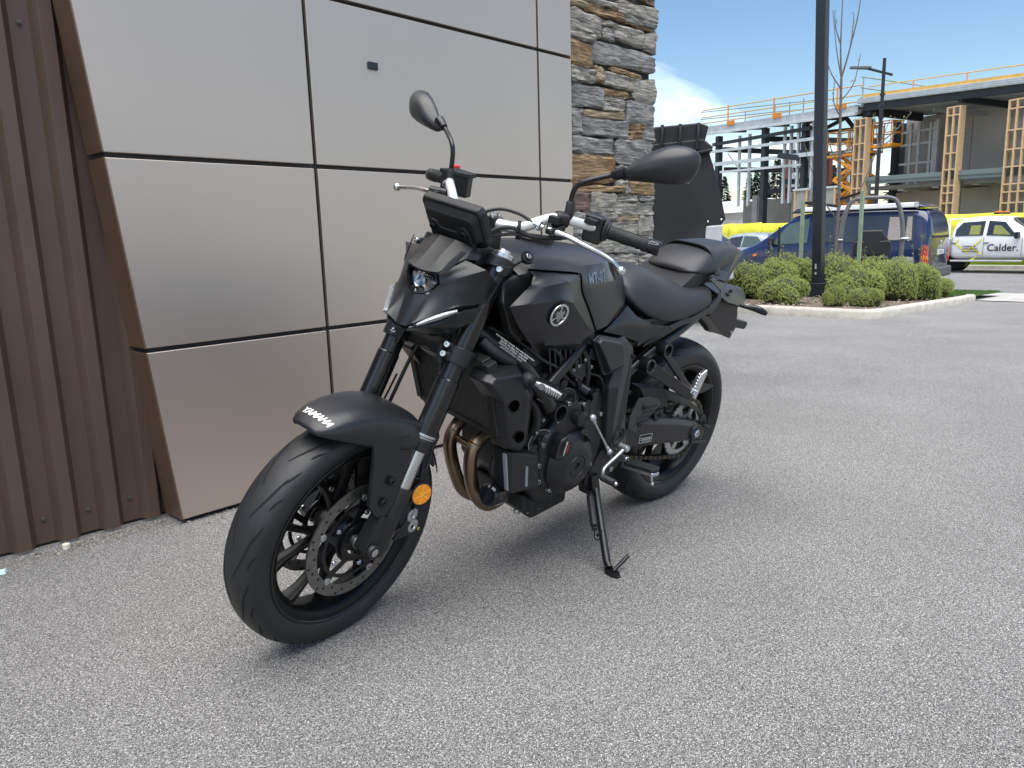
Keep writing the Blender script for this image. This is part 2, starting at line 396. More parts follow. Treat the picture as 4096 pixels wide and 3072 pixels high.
stone_mat('schist_g', [(0.065, 0.059, 0.051), (0.205, 0.19, 0.165), (0.45, 0.425, 0.37), (0.33, 0.27, 0.19)], 1)
stone_mat('schist_b', [(0.045, 0.043, 0.041), (0.15, 0.147, 0.14), (0.37, 0.36, 0.335), (0.25, 0.23, 0.195)], 2)
stone_mat('schist_o', [(0.05, 0.032, 0.02), (0.2, 0.125, 0.06), (0.38, 0.27, 0.15), (0.3, 0.13, 0.045)], 3)
stone_mat('schist_t', [(0.06, 0.045, 0.03), (0.23, 0.175, 0.105), (0.4, 0.33, 0.22), (0.17, 0.14, 0.1)], 4)
stone_mat('schist_r', [(0.03, 0.02, 0.02), (0.12, 0.07, 0.055), (0.25, 0.16, 0.12), (0.07, 0.075, 0.1)], 5)
mat('mortar', (0.03, 0.029, 0.028), rough=0.95, var=0.4, vscale=25, bump=0.6, bscale=60)
PN = -0.045
pier = empty('stone_pier', W(2.7, 0, PN - 0.2), label='rough schist stone pier standing behind the motorcycle at the wall end', cat='pier')
pinv = Matrix.Translation(-pier.location)
STONES = [
    (2.392, 2.258, 2.392, 2.229, 2.54, 2.228, 2.541, 2.271, 't'),
    (2.526, 2.259, 2.525, 2.216, 2.923, 2.231, 2.923, 2.253, 'o'),
    (2.923, 2.226, 2.923, 2.224, 3.243, 2.219, 3.242, 2.262, 'o'),
    (2.557, 2.308, 2.556, 2.278, 2.855, 2.277, 2.855, 2.309, 'g'),
    (2.855, 2.331, 2.855, 2.264, 3.277, 2.273, 3.275, 2.355, 'g'),
    (2.923, 2.267, 2.923, 2.231, 3.242, 2.234, 3.242, 2.262, 'b'),
    (3.073, 2.428, 3.073, 2.396, 3.245, 2.354, 3.244, 2.425, 'r'),
    (2.394, 2.209, 2.391, 2.091, 2.699, 2.103, 2.7, 2.196, 'g'),
    (2.689, 2.194, 2.689, 2.167, 2.863, 2.177, 2.863, 2.193, 'g'),
    (2.705, 2.163, 2.704, 2.101, 2.812, 2.098, 2.812, 2.162, 'b'),
    (2.82, 2.19, 2.82, 2.118, 3.13, 2.108, 3.13, 2.205, 'g'),
    (3.102, 2.177, 3.103, 2.116, 3.264, 2.096, 3.262, 2.227, 'g'),
    (2.391, 2.089, 2.391, 2.063, 2.608, 2.062, 2.608, 2.093, 'g'),
    (2.391, 2.06, 2.388, 1.923, 2.595, 1.925, 2.596, 2.038, 'o'),
    (2.6, 2.083, 2.598, 1.957, 3.256, 1.983, 3.254, 2.071, 'b'),
    (2.387, 1.914, 2.386, 1.833, 2.61, 1.845, 2.61, 1.908, 'g'),
    (2.614, 1.939, 2.613, 1.863, 2.694, 1.855, 2.694, 1.928, 't'),
    (2.698, 1.919, 2.697, 1.847, 3.077, 1.847, 3.076, 1.916, 'g'),
    (2.777, 1.952, 2.777, 1.93, 3.113, 1.924, 3.113, 1.945, 'o'),
    (2.994, 1.896, 2.995, 1.801, 3.258, 1.793, 3.256, 1.95, 'g'),
    (2.385, 1.829, 2.383, 1.703, 2.692, 1.714, 2.693, 1.823, 'b'),
    (2.693, 1.828, 2.693, 1.791, 2.968, 1.803, 2.968, 1.832, 'o'),
    (2.706, 1.788, 2.706, 1.773, 2.923, 1.779, 2.923, 1.792, 'g'),
    (2.701, 1.77, 2.701, 1.703, 2.914, 1.717, 2.914, 1.774, 'g'),
    (2.928, 1.785, 2.928, 1.654, 3.246, 1.663, 3.245, 1.786, 'b'),
    (2.394, 1.69, 2.391, 1.552, 2.498, 1.554, 2.501, 1.695, 'b'),
    (2.505, 1.692, 2.505, 1.659, 2.9, 1.668, 2.9, 1.71, 't'),
    (2.508, 1.648, 2.506, 1.555, 2.95, 1.565, 2.95, 1.665, 'b'),
    (2.953, 1.653, 2.954, 1.621, 3.135, 1.631, 3.134, 1.659, 'o'),
    (2.954, 1.619, 2.954, 1.559, 3.116, 1.566, 3.116, 1.627, 'o'),
    (3.119, 1.648, 3.12, 1.563, 3.251, 1.565, 3.25, 1.66, 'b'),
    (2.391, 1.543, 2.389, 1.452, 2.812, 1.459, 2.813, 1.544, 'b'),
    (2.818, 1.547, 2.817, 1.413, 3.234, 1.418, 3.232, 1.576, 'b'),
    (2.389, 1.445, 2.385, 1.268, 2.825, 1.307, 2.826, 1.447, 'o'),
    (2.835, 1.399, 2.834, 1.361, 3.235, 1.326, 3.234, 1.413, 'g'),
    (2.834, 1.307, 2.834, 1.278, 2.959, 1.285, 2.959, 1.314, 'g'),
    (2.969, 1.312, 2.969, 1.237, 3.252, 1.233, 3.251, 1.323, 'o'),
    (2.393, 1.263, 2.392, 1.238, 2.9, 1.25, 2.9, 1.278, 'o'),
    (2.907, 1.277, 2.907, 1.234, 2.965, 1.235, 2.965, 1.279, 'g'),
    (2.392, 1.234, 2.39, 1.14, 2.558, 1.12, 2.56, 1.238, 'r'),
    (2.564, 1.238, 2.563, 1.123, 2.807, 1.124, 2.808, 1.243, 'g'),
    (2.816, 1.229, 2.816, 1.19, 3.068, 1.194, 3.067, 1.231, 'g'),
    (3.075, 1.227, 3.075, 1.194, 3.257, 1.196, 3.256, 1.231, 'b'),
    (2.816, 1.185, 2.816, 1.11, 3.262, 1.105, 3.261, 1.191, 'g'),
    (2.389, 1.117, 2.387, 0.993, 2.638, 0.99, 2.64, 1.118, 'b'),
    (2.645, 1.119, 2.644, 1.077, 2.833, 1.077, 2.834, 1.118, 'g'),
    (2.842, 1.107, 2.842, 1.079, 3.078, 1.076, 3.078, 1.105, 't'),
    (3.081, 1.099, 3.082, 0.983, 3.253, 0.975, 3.252, 1.102, 'g'),
    (2.644, 1.072, 2.643, 0.99, 3.073, 0.981, 3.072, 1.071, 'g'),
    (2.387, 0.99, 2.385, 0.892, 2.771, 0.879, 2.771, 0.983, 'g'),
    (2.777, 0.981, 2.776, 0.879, 3.257, 0.863, 3.256, 0.972, 'b'),
    (2.384, 0.888, 2.383, 0.827, 2.781, 0.809, 2.781, 0.874, 'b'),
    (2.788, 0.871, 2.788, 0.808, 3.08, 0.793, 3.079, 0.861, 'g'),
    (3.087, 0.861, 3.087, 0.795, 3.262, 0.785, 3.261, 0.855, 'g'),
]
random.seed(11)
def stone(pts, cls, dep):
    # pts: (a,z) corners tl,bl,br,tr
    tl, bl, br, tr = [Vector(p) for p in pts]; cc_ = (tl + bl + br + tr) / 4
    tl, bl, br, tr = [p + Vector((math.copysign(.004, p.x - cc_.x), math.copysign(.005, p.y - cc_.y))) for p in (tl, bl, br, tr)]
    nu = 10; nv = 8; rows = []; sd = random.uniform(0, 99); proud = random.uniform(-0.004, 0.010)
    rot = random.uniform(-0.05, 0.05)
    for j in range(nv + 1):
        v = j / nv; row = []
        for i in range(nu + 1):
            u = i / nu
            p = (tl * (1 - u) + tr * u) * (1 - v) + (bl * (1 - u) + br * u) * v
            ed = min(u, 1 - u) * (tr - tl).length; ev = min(v, 1 - v) * (tl - bl).length
            e = min(ed, ev)
            wob = Vector((noise.noise((sd, v * 3.1, u)) * 0.014 if i in (0, nu) else 0, noise.noise((sd + 5, u * 3.3, v)) * 0.011 if j in (0, nv) else 0))
            if i in (0, nu) and j in (0, nv): p += (Vector(((tl + br + tr + bl) / 4)) - p) * 0.07
            p += wob
            h = proud + rot * (u - 0.5) * (tr - tl).length + noise.noise((p.x * 7 + sd, p.y * 22, sd)) * 0.012 + noise.noise((p.x * 20, p.y * 95, sd)) * 0.011
            h -= 0.010 * max(0, 1 - e / 0.007) ** 2
            row.append(W(p.x, p.y, PN + h))
        rows.append(row)
    b = MB(pinv); b.grid(rows)
    # sides back into the pier
    ring = [rows[0][i] for i in range(nu + 1)] + [rows[j][nu] for j in range(1, nv + 1)] + [rows[nv][i] for i in range(nu - 1, -1, -1)] + [rows[j][0] for j in range(nv - 1, 0, -1)]
    back = [p - WN * dep for p in ring]
    b.grid([ring + [ring[0]], back + [back[0]]])
    b.build('stone', 'schist_' + cls, pier, smooth=40)
for *q, cls in STONES:
    pts = [(q[0], q[1]), (q[2], q[3]), (q[4], q[5]), (q[6], q[7])]
    stone(pts, cls, 0.55 if max(q[4], q[6]) > 3.0 else 0.12)
# courses below the bike's outline and above the frame
def fill(z0, z1, a0, a1):
    z = z0
    while z < z1 - 0.02:
        h = min(random.uniform(0.07, 0.16), z1 - z); 
        if z1 - z - h < 0.04: h = z1 - z
        a = a0
        while a < a1 - 0.02:
            w = random.uniform(0.18, 0.42)
            if a1 - (a + w) < 0.12: w = a1 - a
            stone([(a + .004, z + h - .004), (a + .004, z + .004), (a + w - .004, z + .004), (a + w - .004, z + h - .004)], random.choice('ggbbgbto'), 0.55 if a + w > a1 - 0.05 else 0.12)
            a += w
        z += h
fill(-0.06, 0.781, 2.345, 3.253)
fill(2.432, 3.0, 2.345, 3.253)
b = MB(pinv); b.prism([W(2.335, -0.1, PN - 0.03), W(3.253 - 0.035, -0.1, PN - 0.03), W(3.253 - 0.035, 2.98, PN - 0.03), W(2.335, 2.98, PN - 0.03)], WN * -0.5)
b.build('core', 'mortar', pier)

# ------------------------------------------------------------------ litter by the wall
mat('nut_plastic', (0.62, 0.58, 0.5), rough=0.6)
hx = [(0.013 * math.cos(k * math.pi / 3), 0.013 * math.sin(k * math.pi / 3)) for k in range(6)]
b = MB(); b.prism([(x, y, 0.001) for x, y in hx], (0, 0, 0.018)); o = b.build('hex_nut', 'nut_plastic', bevel=0.0012); o.location = (1.724, -1.138, 0); o.rotation_euler = (0, 0, 0.4)
tag(o, 'small pale hex nut lying on the asphalt by the corrugated cladding', 'nut')
mat('glass_bit', (0.45, 0.68, 0.64), rough=0.25)
b = MB(); b.faces([(0, 0, 0.001), (.03, .004, .001), (.035, .018, .001), (.01, .022, .001), (.004, .002, .012), (.026, .007, .016), (.028, .015, .01), (.012, .018, .013)], [(3, 2, 1, 0), (4, 5, 6, 7), (0, 1, 5, 4), (1, 2, 6, 5), (2, 3, 7, 6), (3, 0, 4, 7)])
o = b.build('glass_shard', 'glass_bit', bevel=0.001); o.location = (1.905, -1.08, 0); tag(o, 'pale green broken shard lying on the asphalt', 'shard')

# grit that collects along the foot of the walls
random.seed(77); b = MB()
for k in range(900):
    if random.random() < .6: a_ = random.uniform(-.05, 2.4); q_ = W(a_, 0, -.03 + abs(random.gauss(0, .045)))
    else: q_ = V(random.uniform(1.4, 2.1), -1.17 + abs(random.gauss(0, .05)), 0)
    r_ = random.uniform(.0012, .0042); b.box((q_.x, q_.y, r_ * .6), (r_ * 2, r_ * 1.6, r_ * 1.3), Euler((random.random(), random.random(), random.random() * 3)).to_matrix())
mat('grit', (0.2, 0.18, 0.155), rough=0.9, var=0.6, vscale=60)
tag(b.build('grit', 'grit', smooth=0), 'loose grit along the foot of the wall', 'grit', kind='stuff')
# ================================================================== MOTORCYCLE
# bike frame: x forward from the rear axle, y to the bike's left, z up
LEAN, STEER = 0.205767, 0.159851
RAKE = R(24.8); WB = 1.395; A0 = V(WB + 0.09, 0, 0); UAX = V(-math.sin(RAKE), 0, math.cos(RAKE))
SX = Matrix.Translation(A0) @ Matrix.Rotation(STEER, 4, UAX) @ Matrix.Translation(-A0)
bike = empty('motorcycle', (0, 0, 0.0015), (-LEAN, 0, 0), 'matte black naked sport motorcycle leaning on its side stand by the panel wall', 'motorcycle')
mat('body_matte', (0.0115, 0.012, 0.0135), rough=0.33, spec=0.5, var=0.05, vscale=3, rvar=0.03)
mat('body_grey', (0.022, 0.0225, 0.0245), rough=0.37, var=0.05, vscale=3, rvar=0.03)
mat('gloss_blk', (0.008, 0.009, 0.011), rough=0.1, spec=0.4, coat=0.15, rvar=0.02)
mat('satin_blk', (0.0065, 0.0067, 0.0075), rough=0.32, var=0.1)
mat('plastic_blk', (0.0095, 0.0098, 0.0105), rough=0.48, bump=0.12, bscale=900)
mat('cast_blk', (0.012, 0.0122, 0.013), rough=0.36, bump=0.15, bscale=700, metal=0.1)
mat('void', (0.0008, 0.0008, 0.0009), rough=1.0, spec=0.0)  # flat black: the darkness inside holes and panel gaps as a colour
mat('deep_blk', (0.003, 0.003, 0.0035), rough=0.7)
mat('rubber', (0.0135, 0.0138, 0.0148), rough=0.5, bump=0.1, bscale=500, var=0.25, vscale=9, rvar=0.12)
mat('groove', (0.004, 0.004, 0.0045), rough=0.95)
mat('grip_rubber', (0.011, 0.011, 0.0115), rough=0.6, bump=0.25, bscale=500)
mat('vinyl', (0.0165, 0.0172, 0.019), rough=0.45, bump=0.16, bscale=1400, var=0.06, bdist=0.0006)
mat('fork_blk', (0.012, 0.012, 0.0125), rough=0.2, metal=0.35, coat=0.3, rvar=0.04)
mat('alu', (0.6, 0.61, 0.62), rough=0.28, metal=1.0, var=0.03, vscale=12, rvar=0.03)
mat('alu_bright', (0.62, 0.63, 0.64), rough=0.24, metal=1.0, var=0.05)
mat('alu_satin', (0.5, 0.51, 0.52), rough=0.42, metal=0.95, var=0.08, vscale=30)
mat('bolt_steel', (0.45, 0.46, 0.47), rough=0.3, metal=1.0)
mat('bolt_blk', (0.03, 0.03, 0.032), rough=0.3, metal=0.7)
mat('disc_steel', (0.2, 0.198, 0.19), rough=0.36, metal=0.9, var=0.14, vscale=60, bump=0.15, bscale=350)
mat('pipe', (0.25, 0.185, 0.125), rough=0.33, metal=0.95, var=0.2, vscale=9, rvar=0.08)
mat('amber', (0.75, 0.25, 0.01), rough=0.22, spec=0.6, var=0.25, vscale=240)
mat('red_plastic', (0.6, 0.02, 0.02), rough=0.4)
mat('decal', (0.62, 0.62, 0.6), rough=0.4)
mat('decal_dim', (0.04, 0.055, 0.08), rough=0.15, coat=0.4)
mat('decal_txt', (0.62, 0.61, 0.57), rough=0.6)
mat('lens_clear', (0.2, 0.21, 0.22), rough=0.14, metal=0.35, var=0.35, vscale=120, bump=0.4, bscale=260)
mat('lens_glass', (0.92, 0.94, 0.95), rough=0.03, trans=1.0, ior=1.35, var=0.02)
mat('reflector', (0.32, 0.33, 0.35), rough=0.14, metal=1.0, var=0.2, vscale=25)
mat('chain', (0.075, 0.062, 0.048), rough=0.42, metal=0.85, var=0.3, vscale=80)
mat('coolant', (0.2, 0.22, 0.24), rough=0.35)
mat('screen', (0.01, 0.011, 0.013), rough=0.1, coat=0.5)
mat('copper', (0.5, 0.24, 0.12), rough=0.35, metal=0.9)
mat('paint_dot', (0.62, 0.55, 0.12), rough=0.5)
mat('spoke_blk', (0.0045, 0.0046, 0.005), rough=0.34, spec=0.25)
def bolt(name, p, d, r, m, parent, xf=None, h=None, hexr=True):
    b = MB(xf); h = h or r * 0.7; d = Vector(d).normalized(); p = Vector(p)
    b.lathe([(0, r), (h * 0.75, r), (h, r * 0.82), (h, r * 0.5), (h * 0.55, r * 0.45), (h * 0.55, 0)], p, d, n=14)
    return b.build(name, m, parent, smooth=40)

# ---------------------------------------------------------------- wheels
def tyre_prof(side):
    f = [(.046, .2300), (.054, .2400), (.0592, .2560), (.0590, .2690), (.0520, .2825), (.0380, .2925), (.0190, .2985), (0, .3)]
    r = [(.073, .2300), (.083, .2430), (.0892, .2610), (.0885, .2755), (.0790, .2905), (.0580, .3035), (.0290, .3122), (0, .315)]
    q = f if side == 'f' else r
    return q
def prof_at(q, y):
    s = abs(y); best = q[-1][1]
    pts = [p for p in q[2:]][::-1]
    for (y0, r0), (y1, r1) in zip(pts, pts[1:]):
        if y0 <= s <= y1: return r0 + (r1 - r0) * (s - y0) / max(1e-6, y1 - y0)
    return pts[-1][1]
def dense(q, k=4):
    P = smooth_path([(a, b, 0) for a, b in q], k)
    return [(p.x, p.y) for p in P]
def wheel(name, cx, cz, kind, xf):
    half = tyre_prof(kind); dq = dense(half, 4)
    full = dq + [(-y, r) for y, r in dq[:-1][::-1]]
    C = V(cx, 0, cz); w = half[0][0] + .003
    b = MB(xf); L = w
    prof = [(L, .2318), (L, .2262), (L - .006, .2135), (L - .016, .2045), (L * .35, .1985), (-L * .35, .1985), (-L + .016, .2045), (-L + .006, .2135), (-L, .2262), (-L, .2318), (-L + .008, .222), (-.02, .208), (.02, .208), (L - .008, .222)]
    b.lathe(prof, C, (0, 1, 0), n=96, closed=True)
    rim = b.build(name, 'spoke_blk', bike, smooth=40)
    for sg in (1, -1):
        lp = MB(xf); lp.lathe([(L - .002, .2335), (L + .002, .2330), (L + .003, .2300), (L + .002, .2268), (L - .004, .2240)], C if sg > 0 else C, (0, sg, 0), n=96, cap=False); lp.build('rim_lip', 'gloss_blk', rim, smooth=60)
    t = MB(xf); t.lathe(full, C, (0, 1, 0), n=120, cap=False)
    tyre = t.build('tyre', 'rubber', rim, smooth=60)
    # hub and spokes
    h = MB(xf); hw = .045 if kind == 'f' else .06
    h.lathe([(-hw - .015, .018), (-hw - .015, .03), (-hw, .035), (-hw + .01, .046), (-.02, .04), (.02, .04), (hw - .01, .046), (hw, .035), (hw + .015, .03), (hw + .015, .018)], C, (0, 1, 0), n=32)
    h.build('hub', 'satin_blk', rim, smooth=40)
    for k in range(5):
        a = 2 * math.pi * (k + .12) / 5
        for s in (-1, 1):
            sp = MB(xf); rows = []
            for t_ in (0, .25, .5, .75, 1.0):
                r = .036 + t_ * .166; ang = a + s * (.10 + .21 * t_ ** 1.15)
                tw = .0105 - .0035 * math.sin(math.pi * t_) + (.004 if t_ == 1 else 0); dp = .017 - .006 * math.sin(math.pi * t_)
                rad = V(math.cos(ang), 0, math.sin(ang)); tan = V(-math.sin(ang), 0, math.cos(ang))
                c0 = C + rad * r
                rows.append([c0 + tan * tw * .55 + V(0, dp, 0), c0 + tan * tw + V(0, dp * .4, 0), c0 + tan * tw + V(0, -dp, 0), c0 - tan * tw + V(0, -dp, 0), c0 - tan * tw + V(0, dp * .4, 0), c0 - tan * tw * .55 + V(0, dp, 0)])
            sp.grid(rows, closeu=True, cap=True); sp.build('spoke', 'spoke_blk', rim, smooth=50)
    # tread grooves: one long sickle and two short cuts, repeated round each flank
    g = MB(xf); sh = tyre_prof(kind); wmax = sh[2][0]
    def surf(th, y, up=.0005):
        r = prof_at(dq, y) + up
        return C + V(math.cos(th) * r, y, math.sin(th) * r)
    n = 13 if kind == 'f' else 12
    for k in range(n):
        for s in (-1, 1):
            th0 = 2 * math.pi * (k + (0 if s > 0 else .5)) / n
            for (t0, y0, t1, y1, wd, bow) in ((0, .12, .40, .62, .0046, .10), (.30, .55, .50, .80, .0038, .03), (.12, .72, .26, .90, .0034, -.03)):
                rows = []
                for j in range(9):
                    u = j / 8; th = th0 + (t0 + (t1 - t0) * u) * (2 * math.pi / n) * 2.0
                    yy = (y0 + (y1 - y0) * u + bow * math.sin(math.pi * u)) * wmax * s
                    ww = wd * math.sin(math.pi * min(1, .12 + u * .88)) ** .6 + .0003
                    rows.append([surf(th - ww * 1.5, yy - ww * .75 * s), surf(th + ww * 1.8, yy + ww * .75 * s)])
                g.grid(rows)
    g.build('tread_grooves', 'groove', tyre, smooth=0)  # strips laid on the tyre, the shade of the grooves put into their colour
    return rim, tyre, surf
fwheel, ftyre, fsurf = wheel('front_wheel', WB, .300, 'f', SX)
rwheel, rtyre, rsurf = wheel('rear_wheel', 0, .315, 'r', None)
FC = V(WB, 0, .3)
# valve dot and raised lettering on the tyre walls
b = MB(SX); b.lathe([(0, .0045), (.0008, .0045), (.0008, .002), (0, .002)], V(WB + .247 * math.cos(R(196)), .0585, .3 + .247 * math.sin(R(196))), (0, 1, 0), n=16, closed=True); b.build('paint_dot', 'paint_dot', ftyre)
mat('tyre_letter', (0.04, 0.041, 0.043), rough=0.5)
def wall_text(txt, th, r0, cx, cz, y, parent, xf, size, name='wall_lettering'):
    text_on(name, txt, size, lambda u, v: V(cx + (r0 + v) * math.cos(th - u / r0), y + (v * -.12), cz + (r0 + v) * math.sin(th - u / r0)), 'tyre_letter', parent, xf, spacing=1.1)
wall_text('DUNLOP', R(-73), .2535, 0, .315, .0885, rtyre, None, .022)
wall_text('DUNLOP', R(62), .2535, 0, .315, .0885, rtyre, None, .022)
wall_text('DUNLOP', R(-45), .25, WB, .3, .0588, ftyre, SX, .016)

def brake_disc(s, big, parent, C, y, xf, R0, R1, nb):
    b = MB(xf); th = .0023 * 1
    b.lathe([(-th, R1), (th, R1), (th, R0), (-th, R0)], C + V(0, y, 0), (0, 1, 0), n=96, closed=True)
    d = b.build('brake_disc', 'disc_steel', parent, smooth=30)
    hb = MB(xf)
    for k in range(36):
        a = 2 * math.pi * k / 36; r = R1 + (R0 - R1) * (.26, .52, .78)[k % 3]; a += (.0, .05, .02)[k % 3]
        for sd in (1, -1):
            hb.cyl(C + V(math.cos(a) * r, y + sd * (th - .0005), math.sin(a) * r), C + V(math.cos(a) * r, y + sd * (th + .0004), math.sin(a) * r), .0036, n=10)
    hb.build('drilled_holes', 'deep_blk', d, smooth=0)  # dark discs on the metal, hole shade painted rather than drilled
    c = MB(xf)
    c.lathe([(-.002, .058), (.002, .058), (.002, .044), (-.002, .044)], C + V(0, y - s * .001, 0), (0, 1, 0), n=48, closed=True)
    c.lathe([(-.002, .101), (.002, .101), (.002, .092), (-.002, .092)], C + V(0, y - s * .001, 0), (0, 1, 0), n=64, closed=True)
    for k in range(nb):
        a = 2 * math.pi * (k + .3) / nb; rad = V(math.cos(a), 0, math.sin(a)); tan = V(-math.sin(a), 0, math.cos(a))
        c.beam(C + V(0, y - s * .001, 0) + rad * .05 - tan * .012, C + V(0, y - s * .001, 0) + rad * .098 + tan * .008, .016, .0035, upv=(0, 1, 0))
        c.beam(C + V(0, y - s * .001, 0) + rad * .094 + tan * .008, C + V(0, y - s * .001, 0) + rad * (R1 + .004) + tan * .008, .022, .0035, upv=(0, 1, 0))
    c.build('disc_carrier', 'satin_blk', d)
    for k in range(nb):
        a = 2 * math.pi * (k + .3) / nb + .073
        b = MB(xf); b.lathe([(-.004, .009), (.0045, .009), (.005, .0075), (.005, .004), (.002, .004), (.002, 0)], C + V(math.cos(a) * (R1 - .002), y, math.sin(a) * (R1 - .002)), (0, s, 0), n=18)
        b.build('disc_button', 'alu_satin', d, smooth=35)
        a2 = 2 * math.pi * (k + .3) / nb + .32
        bolt('disc_bolt', C + V(math.cos(a2) * .075, y + s * .001, math.sin(a2) * .075), (0, s, 0), .0068, 'alu_bright', d, xf)
    return d
dL = brake_disc(1, 1, fwheel, FC, .064, SX, .149, .1185, 5)
dR = brake_disc(-1, 1, fwheel, FC, -.064, SX, .149, .1185, 5)
b = MB(SX)                                                   # wheel-speed ring
b.lathe([(-.001, .052), (.0015, .052), (.0015, .034), (-.001, .034)], FC + V(0, .072, 0), (0, 1, 0), n=64, closed=True)
sr = b.build('sensor_ring', 'satin_blk', fwheel)
b = MB(SX)
for k in range(44):
    a = 2 * math.pi * k / 44; b.beam(FC + V(math.cos(a) * .043, .0738, math.sin(a) * .043), FC + V(math.cos(a) * .050, .0738, math.sin(a) * .050), .0022, .0006, upv=(0, 1, 0))
b.build('ring_slots', 'deep_blk', sr, smooth=0)
b = MB(SX); b.cyl(FC + V(0, .05, 0), FC + V(0, .088, 0), .0135, n=24); b.lathe([(0, .0175), (.012, .0175), (.012, .014), (0, .014)], FC + V(0, .075, 0), (0, 1, 0), n=24, closed=True); b.build('axle_spacer', 'alu_satin', fwheel)

# ---------------------------------------------------------------- fork
def leg(z, y): return V(1.360 - (z - .3) * math.tan(RAKE), y, z)
for s in (1, -1):
    y = .105 * s; d = UAX
    b = MB(SX); b.lathe([(0, .024), (.02, .0265), (.12, .0275), (.17, .029), (.178, .027), (.178, .023)], leg(.275, y), d, n=28)
    b.lathe([(-.026, .017), (-.024, .0195), (.026, .0195), (.030, .0175), (.030, .0115), (.022, .0105), (.022, 0)], V(WB, y, .300), (0, s, 0), n=24)
    b.prism([(1.421, y - .020, .306), (1.408, y - .020, .334), (1.372, y - .020, .385), (1.332, y - .020, .372), (1.338, y - .020, .285), (1.36, y - .020, .268), (1.406, y - .020, .276)], (0, .040, 0))
    low = b.build('fork_lower', 'cast_blk', bike, smooth=40, bevel=.005, bseg=3)
    b = MB(SX); b.lathe([(.014, 0), (.014, .0105), (.030, .0105), (.0305, .007), (.030, 0)], V(WB, y, .3), (0, s, 0), n=20); b.build('axle_end', 'alu', low)
    b = MB(SX); b.cyl(leg(.42, y), leg(.55, y), .0205, n=28); b.build('fork_stanchion', 'alu', bike)
    b = MB(SX); b.lathe([(0, .026), (.004, .0275), (.022, .0275), (.025, .029), (.033, .029), (.036, .0275)], leg(.525, y), d, n=28); b.build('dust_seal', 'rubber', bike)
    b = MB(SX); b.lathe([(0, .0275), (0, .0292), (.02, .0295), (.15, .0292), (.153, .0268), (.47, .0268)], leg(.558, y), d, n=32); b.build('fork_tube', 'fork_blk', bike, smooth=30)
    b = MB(SX); b.lathe([(0, .0283), (.012, .0297), (.014, .0297), (.014, .029)], leg(.553, y), d, n=32); b.build('fork_collar', 'alu_satin', bike)
    b = MB(SX); b.lathe([(0, .0335), (.001, .036), (.042, .036), (.043, .0335)], leg(.733, y), d, n=32)
    p = leg(.752, y)
    b.prism([p + V(.012, -s * .030, -.024), p + V(.040, -s * .038, -.020), p + V(.028, -s * .052, .026), p + V(-.004, -s * .032, .030)], V(0, -s * .014, 0) * -1)
    yk = b.build('lower_clamp', 'cast_blk', bike, smooth=40, bevel=.002)
    for q in ((1.180, .782), (1.190, .760)):
        bolt('clamp_bolt', V(q[0] - .004, .086 * s, q[1]), V(1, .25 * s, .25), .0085, 'alu_bright', yk, SX, h=.009)
    b = MB(SX); b.lathe([(0, .034), (.002, .036), (.028, .036), (.030, .033)], leg(.962, y), d, n=32)
    b.prism([leg(.962, y) + V(.0, s * .028, 0), leg(.962, y) + V(.03, s * .018, .0), leg(.962, y) + V(.042, s * .03, -.002), leg(.962, y) + V(.012, s * .042, -.004)], UAX * .024)
    tk = b.build('upper_clamp', 'cast_blk', bike, smooth=40, bevel=.002)
    bolt('clamp_bolt', leg(.974, y) + V(.038, s * .032, .0), V(1, .3 * s, .3), .0078, 'alu_bright', tk, SX, h=.008)
    b = MB(SX); b.lathe([(0, .027), (.012, .027), (.014, .025), (.014, .017), (.022, .016), (.023, .009), (.018, .009), (.018, 0)], leg(.988, y), d, n=28); b.build('fork_cap', 'alu', tk)
b = MB(SX)
pl, pr = leg(.752, .075), leg(.752, -.075)
b.prism([pl + V(.005, 0, -.018), pl + V(-.03, 0, -.004), pl + V(-.02, 0, .022), pl + V(.012, 0, .012)], pr - pl)
b.cyl(V(1.135, 0, .745) - UAX * .02, V(1.135, 0, .745) + UAX * .06 + V(-.03, 0, 0), .03, n=20); b.build('lower_yoke', 'cast_blk', bike, bevel=.003)
b = MB(SX)
pl, pr = leg(.966, .08), leg(.966, -.08)
b.prism([pl + V(.02, 0, -.01), pl + V(-.055, 0, .0), pl + V(-.05, 0, .024), pl + V(.025, 0, .012)], pr - pl); b.build('upper_yoke', 'cast_blk', bike, bevel=.004)

# ---------------------------------------------------------------- front mudguard
FT = [(67.5, .3430, .3400, .026), (69, .3470, .3330, .046), (72, .3510, .3200, .062), (76.5, .3530, .3030, .073), (83, .3530, .2820, .083), (90, .3515, .2650, .091), (100, .3475, .2560, .102), (110, .3420, .2600, .112), (117, .3370, .2680, .117)]
def fend(thd, k):
    # k in -1..1 across the mudguard
    for (a, *p), (b_, *q) in zip(FT, FT[1:]):
        if a <= thd <= b_ or b_ == FT[-1][0]:
            t = max(0, min(1, (thd - a) / (b_ - a))); rc, re, ye = [p[i] + (q[i] - p[i]) * t for i in range(3)]; break
    if thd < FT[0][0]: rc, re, ye = FT[0][1:]
    s = abs(k); y = ye * (1 - (1 - s) ** 1.35) if s < 1 else ye
    y = ye * math.sin(s * math.pi / 2) ** .92
    r = rc - (rc - re) * (s ** 2.6)
    r += .004 * math.exp(-((s - .62) / .07) ** 2) * max(0, min(1, (thd - 74) / 20))
    th = R(thd)
    return V(WB + math.cos(th) * r, math.copysign(y, k), .3 + math.sin(th) * r)
b = MB(SX)
b.grid([[fend(th, -1 + 2 * i / 40) for i in range(41)] for th in [67.5 + 49.5 * j / 36 for j in range(37)]])
fender = b.build('front_mudguard', 'body_matte', bike, smooth=50, solid=.003, soff=1)
b = MB(SX)
rows = []
